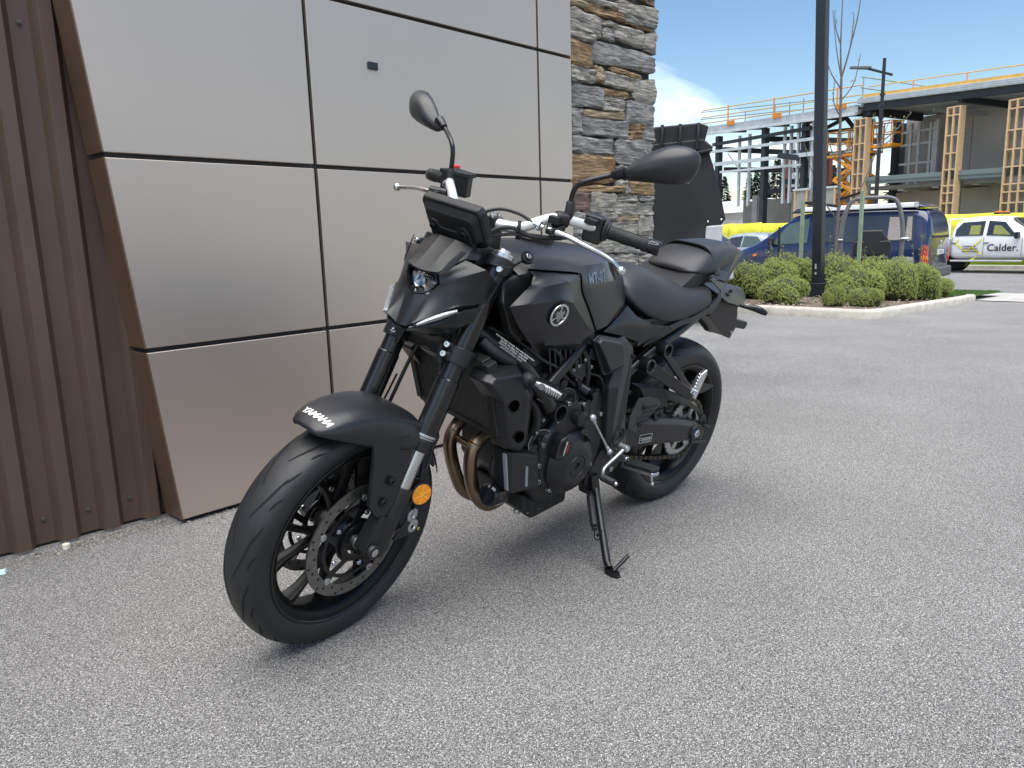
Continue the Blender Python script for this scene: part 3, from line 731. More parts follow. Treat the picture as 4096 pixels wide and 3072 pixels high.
for j in range(16):
    th = 112 + j * 3.3; ye = .062; rows.append([V(WB + math.cos(R(th)) * (.336 - .028 * abs(k) ** 2.5 - .0008 * j), ye * k, .3 + math.sin(R(th)) * (.336 - .028 * abs(k) ** 2.5 - .0008 * j)) for k in [-1 + i / 6 for i in range(13)]])
b.grid(rows); b.build('rear_flap', 'plastic_blk', fender, smooth=60, solid=.003)
for s in (1, -1):
    b = MB(SX); b.prism([(1.396, .080 * s, .585), (1.400, .092 * s, .545), (1.408, .1 * s, .421), (1.385, .104 * s, .385), (1.362, .108 * s, .376), (1.338, .112 * s, .41), (1.286, .108 * s, .540), (1.298, .098 * s, .585)], (0, .012 * s, 0))
    sp = b.build('mudguard_stay', 'body_matte', fender, bevel=.003)
    for q in ((1.352, .476), (1.370, .424)):
        b = MB(SX); b.lathe([(0, .0125), (.0006, .0125), (.0008, .0085), (.004, .008), (.004, .0045), (.001, .004), (.001, 0)], V(q[0], s * (.1215 if q[1] > .45 else .1195), q[1]), (0, s, 0), n=18); b.build('stay_bolt', 'deep_blk', sp)
def fend_txt(u, v):
    th = 73.4 + v / .35 * 57.3
    k = max(-.95, min(.95, math.asin(max(-.98, min(.98, u / .07))) / (math.pi / 2))); p = fend(th, k); q = fend(th, k * .98); o = V(WB, p.y * .55, .3)
    n = (p - o).normalized()
    return p + n * .0042
text_on('wordmark', 'YAMAHA', .0235, lambda u, v: fend_txt(u + .008, v), 'decal', fender, SX, cuts=2, shear=.25, bold=.0009, spacing=.95)

# calipers, reflectors, hoses
for s in (1, -1):
    b = MB(SX); C = V(1.262, .075 * s, .352)
    b.prism([(1.300, .056 * s, .43), (1.258, .056 * s, .452), (1.232, .056 * s, .44), (1.222, .056 * s, .34), (1.243, .056 * s, .285), (1.275, .056 * s, .28), (1.29, .056 * s, .33)], (0, .052 * s, 0))
    cal = b.build('brake_caliper', 'satin_blk', bike, bevel=.006)
    for q in ((1.250, .338), (1.243, .303)):
        bolt('caliper_bolt', V(q[0], .109 * s, q[1]), (0, s, 0), .0185, 'alu_satin', cal, SX, h=.004)
    b = MB(SX); b.prism([(1.262, .104 * s, .335), (1.30, .104 * s, .30), (1.31, .104 * s, .285), (1.25, .104 * s, .28), (1.238, .104 * s, .30)], (0, .008 * s, 0)); b.build('caliper_arm', 'cast_blk', cal, bevel=.003)
    b = MB(SX); b.lathe([(0, .031), (.006, .031), (.0075, .029), (.0075, 0)], V(1.240, .118 * s, .402), (.25, s, .1), n=32); rf = b.build('reflector_housing', 'plastic_blk', bike)
    b = MB(SX); b.lathe([(.0075, .0275), (.0085, .0265), (.0088, 0)], V(1.240, .118 * s, .402), (.25, s, .1), n=32); b.build('amber_reflector', 'amber', rf)
    b = MB(SX)
    for k in range(3):
        a = R(20 + 60 * k); q = V(1.240, .118 * s, .402); n_ = V(.25, s, .1).normalized(); u_, w_ = frame_of(n_); e = (u_ * math.cos(a) + w_ * math.sin(a)) * .026
        b.beam(q + n_ * .0087 - e, q + n_ * .0087 + e, .0022, .0008, upv=n_)
    mat('amber_lit', (0.85, 0.45, 0.05), rough=0.3); b.build('reflector_ribs', 'amber_lit', rf)  # lighter copy of the amber, its lit look put into the colour
    b = MB(SX); b.tube([(1.225, .10 * s, .43), (1.205, .085 * s, .50), (1.175, .07 * s, .60), (1.15, .05 * s, .70), (1.12, .03 * s, .78)], .005, n=8); b.build('brake_hose', 'rubber', cal)
    b = MB(SX); b.tube([(1.232, .118 * s, .46), (1.21, .11 * s, .50), (1.19, .095 * s, .56), (1.165, .08 * s, .64)], .0028, n=8); b.tube([(1.232, .112 * s, .41), (1.262, .11 * s, .33), (1.30, .105 * s, .305), (1.36, .09 * s, .30)], .0026, n=8); b.build('sensor_wire', 'rubber', cal)
    b = MB(SX); b.prism([(1.216, .074 * s, .455), (1.19, .074 * s, .475), (1.165, .074 * s, .53), (1.175, .074 * s, .56), (1.2, .074 * s, .55), (1.222, .074 * s, .49)], (0, .02 * s, 0)); b.build('hose_bracket', 'plastic_blk', cal, bevel=.003)
    b = MB(SX); b.prism([(1.165, .055 * s, .50), (1.135, .06 * s, .425), (1.14, .06 * s, .42), (1.185, .055 * s, .47)], (0, .006 * s, 0)); b.build('splash_fin', 'plastic_blk', cal, bevel=.0015)

# ---------------------------------------------------------------- headlight mask (turns with the fork)
def sym(vs, fs):
    """faces over half-verts (y>=0): mirrored and welded on the centre line"""
    b = MB(SX); b.faces(vs, fs); b.mirror(); return b
nl = (1.258, .016, .818); n0 = (1.260, 0, .817)
m1 = (1.226, 0, .889); m2 = (1.212, .034, .896); m3 = (1.201, .056, .927); m4 = (1.200, .046, .951)
m5 = (1.141, .072, .984); m6 = (1.134, .133, .976); m7 = (1.078, .132, .936); m8 = (1.108, .126, .889)
m9 = (1.264, .042, .834); m10 = (1.186, .101, .882); mm = (1.190, .094, .915); mp = (1.118, .131, .936)
vs_ = [n0, nl, m1, m2, m3, m4, m5, m6, m7, m8, m9, m10, mm, mp]
mask = panel('headlight_mask', vs_, [(0, 1, 3, 2), (1, 10, 3), (10, 11, 12, 3), (3, 12, 4), (4, 12, 13, 7), (4, 7, 6, 5), (12, 11, 9, 13), (13, 9, 8, 7)], 'body_matte', bike, [(1, 3), (4, 7)], val=.85, xf=SX, mirror=True, thick=.003)
j0 = (1.254, 0, .806); j1 = (1.256, .018, .807); j2 = (1.268, .038, .822); j3 = (1.190, .107, .866); j4 = (1.106, .124, .880); j5 = (1.120, .122, .846); j6 = (1.172, .106, .830); j7 = (1.166, .092, .806); j8 = (1.235, .0, .795); jx = (1.160, .117, .876)
jaw = panel('lower_cowl', [j0, j1, j2, j3, j4, j5, j6, j7, j8, jx], [(0, 1, 7, 8), (1, 2, 6, 7), (2, 3, 6), (3, 9, 5, 6), (9, 4, 5)], 'body_matte', bike, [(2, 6), (1, 7), (9, 5)], xf=SX, mirror=True, thick=.003)
b = sym([(1.248, .03, .829), (1.176, .095, .880), (1.10, .115, .884), (1.098, .113, .874), (1.178, .095, .866), (1.252, .028, .822)], [(0, 1, 2, 3, 4, 5)]); b.build('lamp_recess', 'deep_blk', mask, smooth=0)
for s in (1, -1):                                           # slit running lights
    rows = []
    for t in range(9):
        u = t / 8; p = V(1.2585, .049, .8325).lerp(V(1.186, .105, .8735), u) + V(.001, .003, 0); hh = .0085 * math.sin(math.pi * (.10 + .78 * u)) ** .7
        o = V(.006, .006, 0)
        rows.append([V(p.x, p.y * s, p.z - hh), V(p.x + .004, (p.y + .004) * s, p.z - hh * .3), V(p.x + .004, (p.y + .004) * s, p.z + hh * .4), V(p.x, p.y * s, p.z + hh), V(p.x - .01, (p.y - .012) * s, p.z)])
    b = MB(SX); b.grid(rows, closeu=True, cap=True); b.build('running_light', 'lens_clear', mask, smooth=30)
    b = MB(SX); p = [V(1.2555, .053 * s, .8265), V(1.225, .0785 * s, .838), V(1.200, .097 * s, .8545)]; b.tube(p, lambda t: .0045 * math.sin(math.pi * (.12 + .76 * t)), n=8); b.build('light_lower_lens', 'gloss_blk', mask)
# main lamp: black bezel, reflector bowl and glass
ring = [(1.224, -.001, .8915), (1.2105, .032, .8985), (1.1995, .0515, .927), (1.2045, .046, .9485), (1.2125, 0, .9465)]
half = [Vector(p) for p in ring]; loop = half + [V(p.x, -p.y, p.z) for p in half[3:0:-1]]
cn_ = sum(loop, V(0, 0, 0)) / len(loop); back = V(-.032, 0, -.008)
b = MB(SX); b.grid([[p.lerp(cn_, 0) + V(.003, 0, 0) for p in loop], [p.lerp(cn_, .10) + V(.003, 0, .0) for p in loop], [p.lerp(cn_, .16) + V(-.008, 0, 0) for p in loop], [p.lerp(cn_, .25) + back for p in loop]], closeu=True); b.faces([p.lerp(cn_, .25) + back for p in loop], [tuple(range(len(loop)))])
bez = b.build('lamp_bezel', 'gloss_blk', mask, smooth=30)
for sy in (.013, -.017):
    b = MB(SX); b.lathe([(.0, .0), (.004, .008), (.010, .013), (.020, .0168), (.021, .018), (.019, .018)], cn_ + V(-.03, sy, -.004), (1, 0, .2), n=24); b.build('reflector_bowl', 'reflector', bez, smooth=60)
    b = MB(SX); b.sphere(cn_ + V(-.018, sy, -.001), .0095); b.build('projector_lens', 'lens_glass', bez, smooth=180)
b = MB(SX); g_ = [p.lerp(cn_, .12) + V(-.002, 0, 0) for p in loop]; b.faces(g_ + [cn_ + V(.004, 0, .002)], [(i, (i + 1) % len(g_), len(g_)) for i in range(len(g_))]); b.build('lamp_glass', 'lens_glass', bez, smooth=60, solid=.0015)
# upper cowl and side blades
q = [[(1.2155, 0, .9485), (1.2135, .024, .9500), (1.2070, .050, .9535), (1.143, .073, .9860), (1.112, .090, .985)],
     [(1.186, 0, .969), (1.187, .022, .971), (1.178, .048, .974), (1.136, .074, .993), (1.106, .088, .988)],
     [(1.160, 0, .992), (1.162, .022, .994), (1.150, .046, .992), (1.128, .072, 1.000), (1.104, .088, .992)],
     [(1.128, 0, 1.020), (1.130, .026, 1.021), (1.122, .048, 1.018), (1.110, .066, 1.008), (1.095, .080, 1.000)]]
b = MB(SX); b.grid(q); b.mirror(); b.build('upper_cowl', 'plastic_blk', bike, solid=.003, bevel=.0025, bseg=2, bang=14)
for s in (1, -1):
    b = MB(SX); b.prism([(1.214, .054 * s, .950), (1.197, .068 * s, .962), (1.160, .082 * s, 1.006), (1.166, .074 * s, 1.010), (1.190, .066 * s, .985)], (-.004, .006 * s, 0)); b.build('cowl_blade', 'plastic_blk', bike, bevel=.0015)
    b = MB(SX); b.prism([(1.108, .078 * s, .965), (1.045, .084 * s, .975), (1.040, .084 * s, 1.005), (1.062, .082 * s, 1.012), (1.10, .074 * s, 1.012)], (0, -.022 * s, 0)); mb_ = b.build('meter_stay', 'plastic_blk', bike, bevel=.004)
    bolt('stay_bolt', V(1.054, .0845 * s, .993), (.2, s, 0), .0115, 'bolt_blk', mb_, SX)
# meter
UM = V(.052, 0, .086).normalized(); NM = V(UM.z, 0, -UM.x); CM = V(1.108, .002, 1.063); RM = Matrix((NM, V(0, 1, 0), UM)).transposed()
def mq(y, u, n): return CM + V(0, y, 0) + UM * u + NM * n
b = MB(SX)
out = [(-.096, .040), (-.086, .053), (.086, .053), (.096, .040), (.096, -.042), (.083, -.056), (-.083, -.056), (-.096, -.042)]
b.grid([[mq(y, u, -.012) for y, u in out], [mq(y, u, .006) for y, u in out], [mq(y * .96, u * .94, .012) for y, u in out]], closeu=True, cap=True)
meter = b.build('meter', 'plastic_blk', bike, bevel=.0025)
b = MB(SX); b.grid([[mq(y * .9, u * .82, .011) for y, u in out], [mq(y * .78, u * .6 - .004, .026) for y, u in out]], closeu=True, cap=True); b.build('meter_back', 'plastic_blk', meter, bevel=.002)
b = MB(SX); b.grid([[mq(y, u, -.0125) for y, u in [(a * .93, c * .88) for a, c in out]], [mq(y, u, -.0135) for y, u in [(a * .92, c * .87) for a, c in out]]], closeu=True, cap=True); b.build('meter_screen', 'screen', meter)
b = MB(SX)
br = [(-.072, -.01), (-.058, .008), (-.042, .004), (-.030, -.012), (.022, -.012), (.034, .004), (.05, .008), (.064, -.010), (.066, -.062), (.04, -.085), (-.05, -.085), (-.07, -.062)]
b.grid([[mq(y, u, .012) for y, u in br], [mq(y * .97, u * .97, .031) for y, u in br]], closeu=True, cap=True); mbk = b.build('meter_bracket', 'plastic_blk', bike, bevel=.003)
for yy in (-.054, .046):
    bolt('bracket_bolt', mq(yy, -.012, .030), NM, .010, 'bolt_blk', mbk, SX, h=.007)

# ---------------------------------------------------------------- handlebar and controls
BARP = [(1.020, 0, 1.060), (1.018, .045, 1.060), (.992, .105, 1.064), (.958, .160, 1.096), (.930, .192, 1.102), (.862, .245, 1.090), (.842, .262, 1.086), (.800, .372, 1.073)]
BARR = [(x, y, z + (0, 0, 0, .006, .010, .016, .018, .022)[i]) for i, (x, y, z) in enumerate(BARP)]
bp_ = smooth_path([(x, -y, z) for x, y, z in BARR[:0:-1]] + BARP, 5)
b = MB(SX); b.tube(bp_, lambda t: .0122 + .0030 * math.exp(-((t - .5) / .16) ** 4), n=16, smooth=0); bar = b.build('handlebar', 'alu_satin', bike, smooth=60)
bar.data.materials[0] = MATS['alu_bright'] if False else MATS['alu_satin']
mat('bar_silver', (0.72, 0.72, 0.71), rough=0.33, metal=0.55, var=0.04); bar.data.materials[0] = MATS['bar_silver']
for s in (1, -1):
    b = MB(SX); b.prism([(1.046, .058 * s, .995), (.992, .058 * s, .995), (.996, .058 * s, 1.076), (1.036, .058 * s, 1.078)], (0, -.026 * s, 0)); rs_ = b.build('bar_riser', 'cast_blk', bike, bevel=.004)
    for xx in (1.002, 1.030): bolt('riser_bolt', V(xx, .045 * s, 1.076), (0, 0, 1), .0065, 'alu_bright', rs_, SX, h=.010)
    BQ = BARP if s > 0 else BARR
    gd = (Vector(BQ[-1]) - Vector(BQ[-2])).normalized()
    def gp(d, s=s, BQ=BQ, gd=gd):
        p = Vector(BQ[-2]) + gd * d; return V(p.x, p.y * s, p.z)
    ax = V(gd.x, gd.y * s, gd.z)
    b = MB(SX); b.lathe([(0, .0235), (.004, .0235), (.006, .0175), (.018, .0172), (.02, .0165), (.092, .0162), (.095, .0185), (.101, .0185), (.104, .0175), (.108, .0175)], gp(.002), ax, n=24); gr = b.build('grip', 'grip_rubber', bike, smooth=40)
    b = MB(SX); b.lathe([(0, .0165), (.003, .0180), (.026, .0180), (.029, .0160), (.029, 0)], gp(.111), ax, n=24); b.build('bar_end', 'gloss_blk', gr)
    u_, w_ = frame_of(ax); rb = MB(SX)
    for ph in range(4):
        rb.tube([gp(.024 + .066 * t) + (u_ * math.cos(a_) + w_ * math.sin(a_)) * .0163 for t, a_ in [(k / 8, ph * 1.57 + .25 * math.sin(k * 1.3)) for k in range(9)]], .0011, n=6, smooth=0)
    rb.build('grip_pattern', 'groove', gr)
    # switch housing
    b = MB(SX); c = gp(-.030); m_ = Matrix((ax, ax.cross(V(0, 0, 1)).normalized(), V(0, 0, 1))).transposed()
    b.box(c + V(.004, 0, -.002), (.048, .046, .068), m_); b.lathe([(0, .03), (.012, .026)], c + ax * .022, ax, n=20)
    sw = b.build('switch_housing', 'plastic_blk', bike, bevel=.009, bseg=3)
    for dx, dz in ((-.014, .022), (-.014, -.018), (.012, -.020)):
        bolt('housing_screw', c + m_ @ V(dx, .0235 if s < 0 else -.0235, dz) + V(.004, 0, 0), m_ @ V(0, 1 if s < 0 else -1, 0), .0045, 'bolt_blk', sw, SX, h=.002)
    if s > 0:
        b = MB(SX); b.prism([c + V(.030, -.014, .012), c + V(.028, .022, .010), c + V(.030, .026, .024), c + V(.032, .0, .028)], (.018, .002, .0)); b.build('flash_switch', 'plastic_blk', sw, bevel=.003)
    else:
        b = MB(SX); b.box(c + V(.006, -.006, .036), (.022, .018, .014)); b.build('stop_switch', 'red_plastic', sw, bevel=.003)
# clutch side
b = MB(SX); b.lathe([(-.016, .0165), (-.016, .0195), (.016, .0195), (.016, .0165)], V(.936, .186, 1.101), V(-.8, .6, 0), n=20); b.prism([(.945, .170, 1.092), (.985, .176, 1.080), (.988, .196, 1.078), (.940, .206, 1.090)], (0, 0, -.014)); b.box((.958, .184, 1.10), (.03, .028, .02))
pc = b.build('clutch_perch', 'cast_blk', bike, bevel=.003)
LV = [(.975, .176, 1.077), (.962, .196, 1.072), (.955, .225, 1.069), (.944, .270, 1.058), (.920, .308, 1.045), (.908, .335, 1.033), (.900, .356, 1.016)]
b = MB(SX); b.tube(LV, lambda t: .0115 - .0040 * t + .003 * math.exp(-((t - .12) / .1) ** 2), n=12, flat=.7); b.sphere(LV[-1], .0115); lev = b.build('clutch_lever', 'alu_bright', bike, smooth=60)
bolt('lever_pivot', V(.972, .180, 1.082), (0, 0, 1), .008, 'bolt_blk', lev, SX)
b = MB(SX); b.lathe([(0, .005), (.006, .0055), (.008, .012), (.014, .012), (.016, .0055), (.03, .0045)], V(.978, .166, 1.078), V(.15, -1, .1), n=20); b.build('cable_adjuster', 'alu_bright', pc)
b = MB(SX); b.tube([(.982, .14, 1.081), (.995, .10, 1.096), (1.02, .055, 1.098), (1.045, .02, 1.075), (1.06, 0, 1.02)], .0042, n=10); b.build('clutch_cable', 'rubber', bike)
b = MB(SX); b.tube([(.935, .21, 1.062), (.965, .165, 1.052), (.985, .13, 1.050), (1.012, .10, 1.062), (1.04, .07, 1.052), (1.06, .04, 1.01)], .0055, n=10); b.tube([(.94, .2, 1.056), (.97, .15, 1.046), (1.0, .11, 1.048), (1.045, .06, 1.035)], .004, n=8); b.build('switch_wiring', 'rubber', bike)
b = MB(SX); b.lathe([(0, .0175), (.009, .0175), (.009, .0155), (0, .0155)], V(.993, .102, 1.062), V(-.45, .85, .1), n=20, closed=True); b.box((.99, .105, 1.044), (.010, .010, .02)); b.build('cable_tie', 'deep_blk', bike)
# brake side
b = MB(SX); b.prism([(.945, -.212, 1.080), (.893, -.160, 1.074), (.862, -.168, 1.076), (.880, -.216, 1.08)], (0, 0, .055)); mc = b.build('brake_reservoir', 'cast_blk', bike, bevel=.003)
b = MB(SX); b.prism([(.950, -.216, 1.133), (.895, -.155, 1.128), (.855, -.164, 1.128), (.875, -.220, 1.133)], (0, 0, .012)); b.build('reservoir_cap', 'plastic_blk', mc, bevel=.002)
b = MB(SX); b.lathe([(0, .011), (.002, .011), (.003, .009), (.003, 0)], V(.936, -.198, 1.106), V(.70, .70, 0), n=20); b.build('sight_glass', 'reflector', mc)
RL = [(.975, -.185, 1.083), (.972, -.23, 1.082), (.955, -.285, 1.078), (.942, -.335, 1.068), (.941, -.374, 1.060)]
b = MB(SX); b.tube(RL, lambda t: .0115 - .004 * t, n=12, flat=.7); b.sphere(RL[-1], .0115); b.build('brake_lever', 'alu_bright', bike, smooth=60)
b = MB(SX); b.cyl((.985, -.178, 1.085), (.985, -.205, 1.084), .007, n=14); b.cyl((.97, -.16, 1.09), (.985, -.21, 1.088), .011, n=14); b.build('lever_mount', 'cast_blk', mc, bevel=.002)
# mirrors
ML = [(.278, 1.2400), (.328, 1.283), (.364, 1.305), (.401, 1.319), (.440, 1.319), (.462, 1.311), (.475, 1.298), (.471, 1.265), (.459, 1.239), (.425, 1.230), (.360, 1.224), (.301, 1.219), (.280, 1.224)]
for s in (1, -1):
    out = []
    for y, z in ML:
        u = (y - .278) / .197; x = .876 - .062 * u; out.append(V(x, (y + (x - .86) * .47) * s * (1.0 if s > 0 else 1.04), z + (0.004 if s < 0 else 0)))
    c = sum(out, V(0, 0, 0)) / len(out); nrm = V(1, .35 * s, .08).normalized()
    rows = [[p.lerp(c, .03) - nrm * .006 for p in out], [p - nrm * .003 for p in out], [p + nrm * .004 for p in out], [p.lerp(c, .12) + nrm * .018 for p in out], [p.lerp(c, .42) + nrm * .033 for p in out], [p.lerp(c, .75) + nrm * .039 for p in out]]
    b = MB(SX); b.grid(rows, closeu=True); b.faces(rows[-1] + [c + nrm * .040], [(i, (i + 1) % len(out), len(out)) for i in range(len(out))])
    mir = b.build('mirror', 'body_grey', bike, smooth=180, sub=1)
    b = MB(SX); b.faces([p.lerp(c, .05) - nrm * .0065 for p in out], [tuple(range(len(out)))]); b.build('mirror_glass', 'reflector', mir, smooth=0)
    base = V(.926, .197 * s, 1.105)
    st = [base + V(0, 0, .004), base + V(.0, 0, .060), base + V(-.002, .010 * s, .083), base + V(-.012, .030 * s, .098), V(.880, .262 * s, 1.222), V(.877, .286 * s, 1.2315)]
    if s < 0: st = [base + V(0, 0, .004), base + V(0, 0, .075), base + V(-.004, -.014, .108), V(.896, -.258, 1.236), V(.888, -.288, 1.252)]
    b = MB(SX); b.tube(st, .0064, n=12, smooth=4); b.build('mirror_stem', 'satin_blk', mir)
    b = MB(SX); b.lathe([(-.01, .0085), (-.008, .0115), (.032, .0115), (.036, .009)], base + V(0, 0, .006), (0, 0, 1), n=16); b.build('stem_boot', 'rubber', mir)
    b = MB(SX); e = st[-1]; d_ = (st[-1] - st[-2]).normalized(); b.lathe([(-.022, .0085), (-.02, .0105), (.0, .0135), (.012, .0145)], e, d_, n=16); b.build('mirror_neck', 'satin_blk', mir)
# ---------------------------------------------------------------- tank, side panels, seats
def crease(o, lines, val=1.0):
    me = o.data; pos = {}
    for v in me.vertices: pos[tuple(round(c, 4) for c in v.co)] = v.index
    prs = set()
    for L in lines:
        ids = [pos.get(tuple(round(float(c), 4) for c in p)) for p in L]
        for a, b_ in zip(ids, ids[1:]):
            if a is not None and b_ is not None: prs.add((min(a, b_), max(a, b_)))
    at = me.attributes.get('crease_edge') or me.attributes.new('crease_edge', 'FLOAT', 'EDGE')
    for e in me.edges:
        k = (min(e.vertices), max(e.vertices))
        if k in prs: at.data[e.index].value = val
TC = [
 [(1.00, 0, .972), (.955, 0, .998), (.88, 0, 1.006), (.79, 0, 1.004), (.70, 0, .997), (.61, 0, .986), (.54, 0, .968), (.455, 0, .914)],
 [(1.00, .055, .970), (.955, .06, .996), (.88, .062, 1.002), (.79, .062, .999), (.70, .06, .991), (.615, .055, .979), (.555, .044, .962), (.462, .032, .911)],
 [(.99, .100, .960), (.95, .108, .981), (.88, .115, .983), (.79, .118, .972), (.737, .129, .952), (.60, .099, .956), (.545, .075, .945), (.466, .052, .906)],
 [(.985, .128, .944), (.945, .144, .955), (.88, .151, .950), (.79, .152, .938), (.757, .157, .907), (.60, .124, .905), (.53, .098, .898), (.468, .068, .893)],
 [(.98, .12, .89), (.94, .135, .90), (.88, .145, .90), (.79, .155, .88), (.735, .166, .850), (.60, .130, .860), (.53, .107, .856), (.475, .086, .860)],
 [(.975, .09, .79), (.93, .12, .78), (.88, .13, .77), (.79, .15, .77), (.705, .168, .776), (.60, .144, .779), (.53, .127, .806), (.485, .102, .834)]]
b = MB(); b.grid(TC); b.mirror()
tank = b.build('fuel_tank', 'body_matte', bike, smooth=180, sub=2)
crease(tank, [TC[2], TC[3]], .75); crease(tank, [[(x, -y, z) for x, y, z in TC[2]], [(x, -y, z) for x, y, z in TC[3]]], .75)
tank.data.materials.append(MATS['gloss_blk'])
for p in tank.data.polygons:
    c = p.center
    if c.z > .893 and ((abs(c.y) > .06 and c.x < .70 and c.z < .947) or c.x < .53): p.material_index = 1
md = tank.modifiers.new('split', 'EDGE_SPLIT'); md.split_angle = R(22)
lower_u = V(.757, .157, .907); 
def band(u, v):
    t = (u + .07) / .14; p = V(.738, .1535, .9200).lerp(V(.615, .1180, .9235), t)
    return p + V(.002, .0075, .002) + V(0, -.0, 1) * v + V(0, -.45, 0) * v
mk_ = text_on('model_mark', 'MT-07', .041, band, 'decal_dim', tank, None, cuts=2, shear=.2, bold=.0012, spacing=1.05)
sw_ = mk_.modifiers.new('wrap', 'SHRINKWRAP'); sw_.target = tank; sw_.wrap_method = 'NEAREST_SURFACEPOINT'; sw_.wrap_mode = 'ABOVE_SURFACE'; sw_.offset = .0012
bolt('tank_bolt', V(.942, .1135, .985), V(.2, .75, .6), .0075, 'alu_bright', tank)
b = MB(); b.lathe([(-.004, .017), (.0015, .0165), (.001, .012)], V(.942, .111, .9835), V(.2, .75, .6), n=20); b.build('bolt_cup', 'deep_blk', tank)
b = MB(); b.lathe([(-.01, .05), (.006, .05), (.010, .045), (.011, .02), (.011, 0)], V(.80, 0, 1.003), V(-.02, 0, 1), n=32); b.build('filler_cap', 'satin_blk', tank)
b = MB(); b.grid([[(1.035, y, .955 - abs(y) * .25), (1.0, y, .985 - abs(y) * .22), (.955, y, 1.0 - abs(y) * .2)] for y in (-.11, -.06, 0, .06, .11)]); b.build('tank_front_trim', 'plastic_blk', tank, solid=.01, bevel=.003)
A = [(.964, .138, .958), (.881, .152, .952), (.789, .150, .942)]
Fr = [(.949, .145, .944), (.967, .158, .925), (.999, .172, .917), (1.064, .188, .885)]
C1 = [(.940, .186, .926), (.865, .186, .932)]
D = [(1.021, .203, .891), (.901, .211, .896), (.861, .209, .884)]
Rr = [(.769, .150, .930), (.773, .163, .896), (.743, .173, .844), (.705, .177, .783)]
E_ = [(.747, .193, .794), (.770, .186, .755), (.912, .182, .767)]
Lo = [(.728, .150, .720), (.851, .150, .740), (.931, .158, .756), (1.021, .178, .834)]
for s in (1, -1):
    vs = A + Fr + C1 + D + Rr + E_ + Lo + [(.70, .165, .762)]
    # idx: A0-2 F3-6 C7-8 D9-11 R12-15 E16-18 L19-22 x23
    fs = [(0, 3, 4, 7, 1), (4, 5, 7), (1, 7, 8, 2), (2, 8, 12), (5, 6, 9, 7), (7, 9, 10, 8), (8, 10, 11, 13, 12), (11, 16, 15, 14, 13), (9, 10, 11, 16, 17, 18), (6, 22, 9), (9, 22, 21, 18), (18, 21, 20), (18, 20, 19, 17), (17, 19, 23, 16), (16, 23, 15)]
    sh = panel('tank_shroud', vs, fs, 'body_matte', bike, [(6, 9, 10, 11, 16, 17, 18), (5, 7, 8)], val=.8, s=s)
    b = MB(); b.tube([(x, (y + .001) * s, z + .001) for x, y, z in [A[0], A[1], A[2], Rr[0], Rr[1], Rr[2], Rr[3]]], .0022, n=6, smooth=3); b.build('panel_gap', 'void', sh)
    # tuning-fork emblem on its facet
    o = Vector(D[1]); e1 = (Vector(D[0]) - Vector(D[2])).normalized(); nn = e1.cross(Vector(E_[1]) - o).normalized()
    if nn.y < 0: nn = -nn
    up_ = nn.cross(V(-1, 0, 0)); up_ = up_ - nn * up_.dot(nn); up_.normalize()
    if up_.z < 0: up_ = -up_
    rt_ = up_.cross(nn).normalized()
    C = V(.901, .212, .852); C = C - nn * ((C - o).dot(nn)) + nn * .003
    def ep(u, v, h=0, s=s, C=C, nn=nn, up_=up_, rt_=rt_):
        p = C + rt_ * (u * (1 if s > 0 else -1)) + up_ * v + nn * h; return V(p.x, p.y * s, p.z)
    nb = V(nn.x, nn.y * s, nn.z); cb = ep(0, 0)
    b = MB(); b.lathe([(-.002, .0335), (.001, .0335), (.0015, .0325), (.0015, 0)], cb, nb, n=40); em = b.build('emblem', 'gloss_blk', sh)
    b = MB(); b.lathe([(.0015, .031), (.0026, .0305), (.0026, .0255), (.0015, .025)], cb, nb, n=48, closed=True); b.build('emblem_ring', 'alu_bright', em)
    b = MB()
    for k in range(3):
        a = R(90 + 120 * k); dx, dy = math.cos(a), math.sin(a)
        def tk(r, t): return (dx * r - dy * t, dy * r + dx * t)
        def poly(pp): b.prism([ep(*tk(r, t), .0016) for r, t in pp], nb * .001)
        poly([(.029, 0), (.0215, .0026), (.0150, .0013), (.0150, -.0013), (.0215, -.0026)])
        for sg in (-1, 1):
            poly([(.0150, 0), (.0120, sg * .0042), (.0075, sg * .0040), (-.0175, sg * .0038), (-.0175, sg * .0014), (.0075, sg * .0016), (.0115, sg * .0016)])
    b.build('emblem_forks', 'alu_bright', em, smooth=0)
    # inner intake wing behind the shroud
    b = MB(); b.prism([(1.03, .12 * s, .93), (.96, .13 * s, .95), (.93, .14 * s, .80), (.965, .145 * s, .765), (1.01, .15 * s, .80), (1.045, .15 * s, .88)], (0, -.03 * s, 0)); b.build('intake_duct', 'plastic_blk', bike, bevel=.008)
# side cover under the seat
SC = [(.636, .150, .769), (.577, .138, .793), (.499, .118, .825), (.468, .138, .793), (.396, .152, .763), (.306, .157, .749), (.377, .153, .722), (.451, .150, .697), (.454, .150, .713), (.540, .150, .743), (.629, .152, .764)]
for s in (1, -1):
    panel('side_cover', SC + [(.520, .150, .785), (.43, .158, .74)], [(0, 1, 11, 10), (1, 2, 11), (2, 3, 11), (11, 3, 4, 12), (4, 5, 6, 12), (12, 6, 7, 8), (12, 8, 9, 11), (9, 10, 11)], 'body_matte', bike, s=s)
b = MB(); b.xz([(.40, .80), (.05, .82), (.04, .79), (.30, .745), (.45, .72)], -.12, .12); b.xz([(.43, .775), (.06, .80), (.06, .785), (.30, .752), (.42, .73)], -.147, .147); b.xz([(.62, .77), (.55, .84), (.40, .84), (.40, .72), (.60, .75)], -.09, .09); b.build('seat_base', 'deep_blk', bike, bevel=.01)
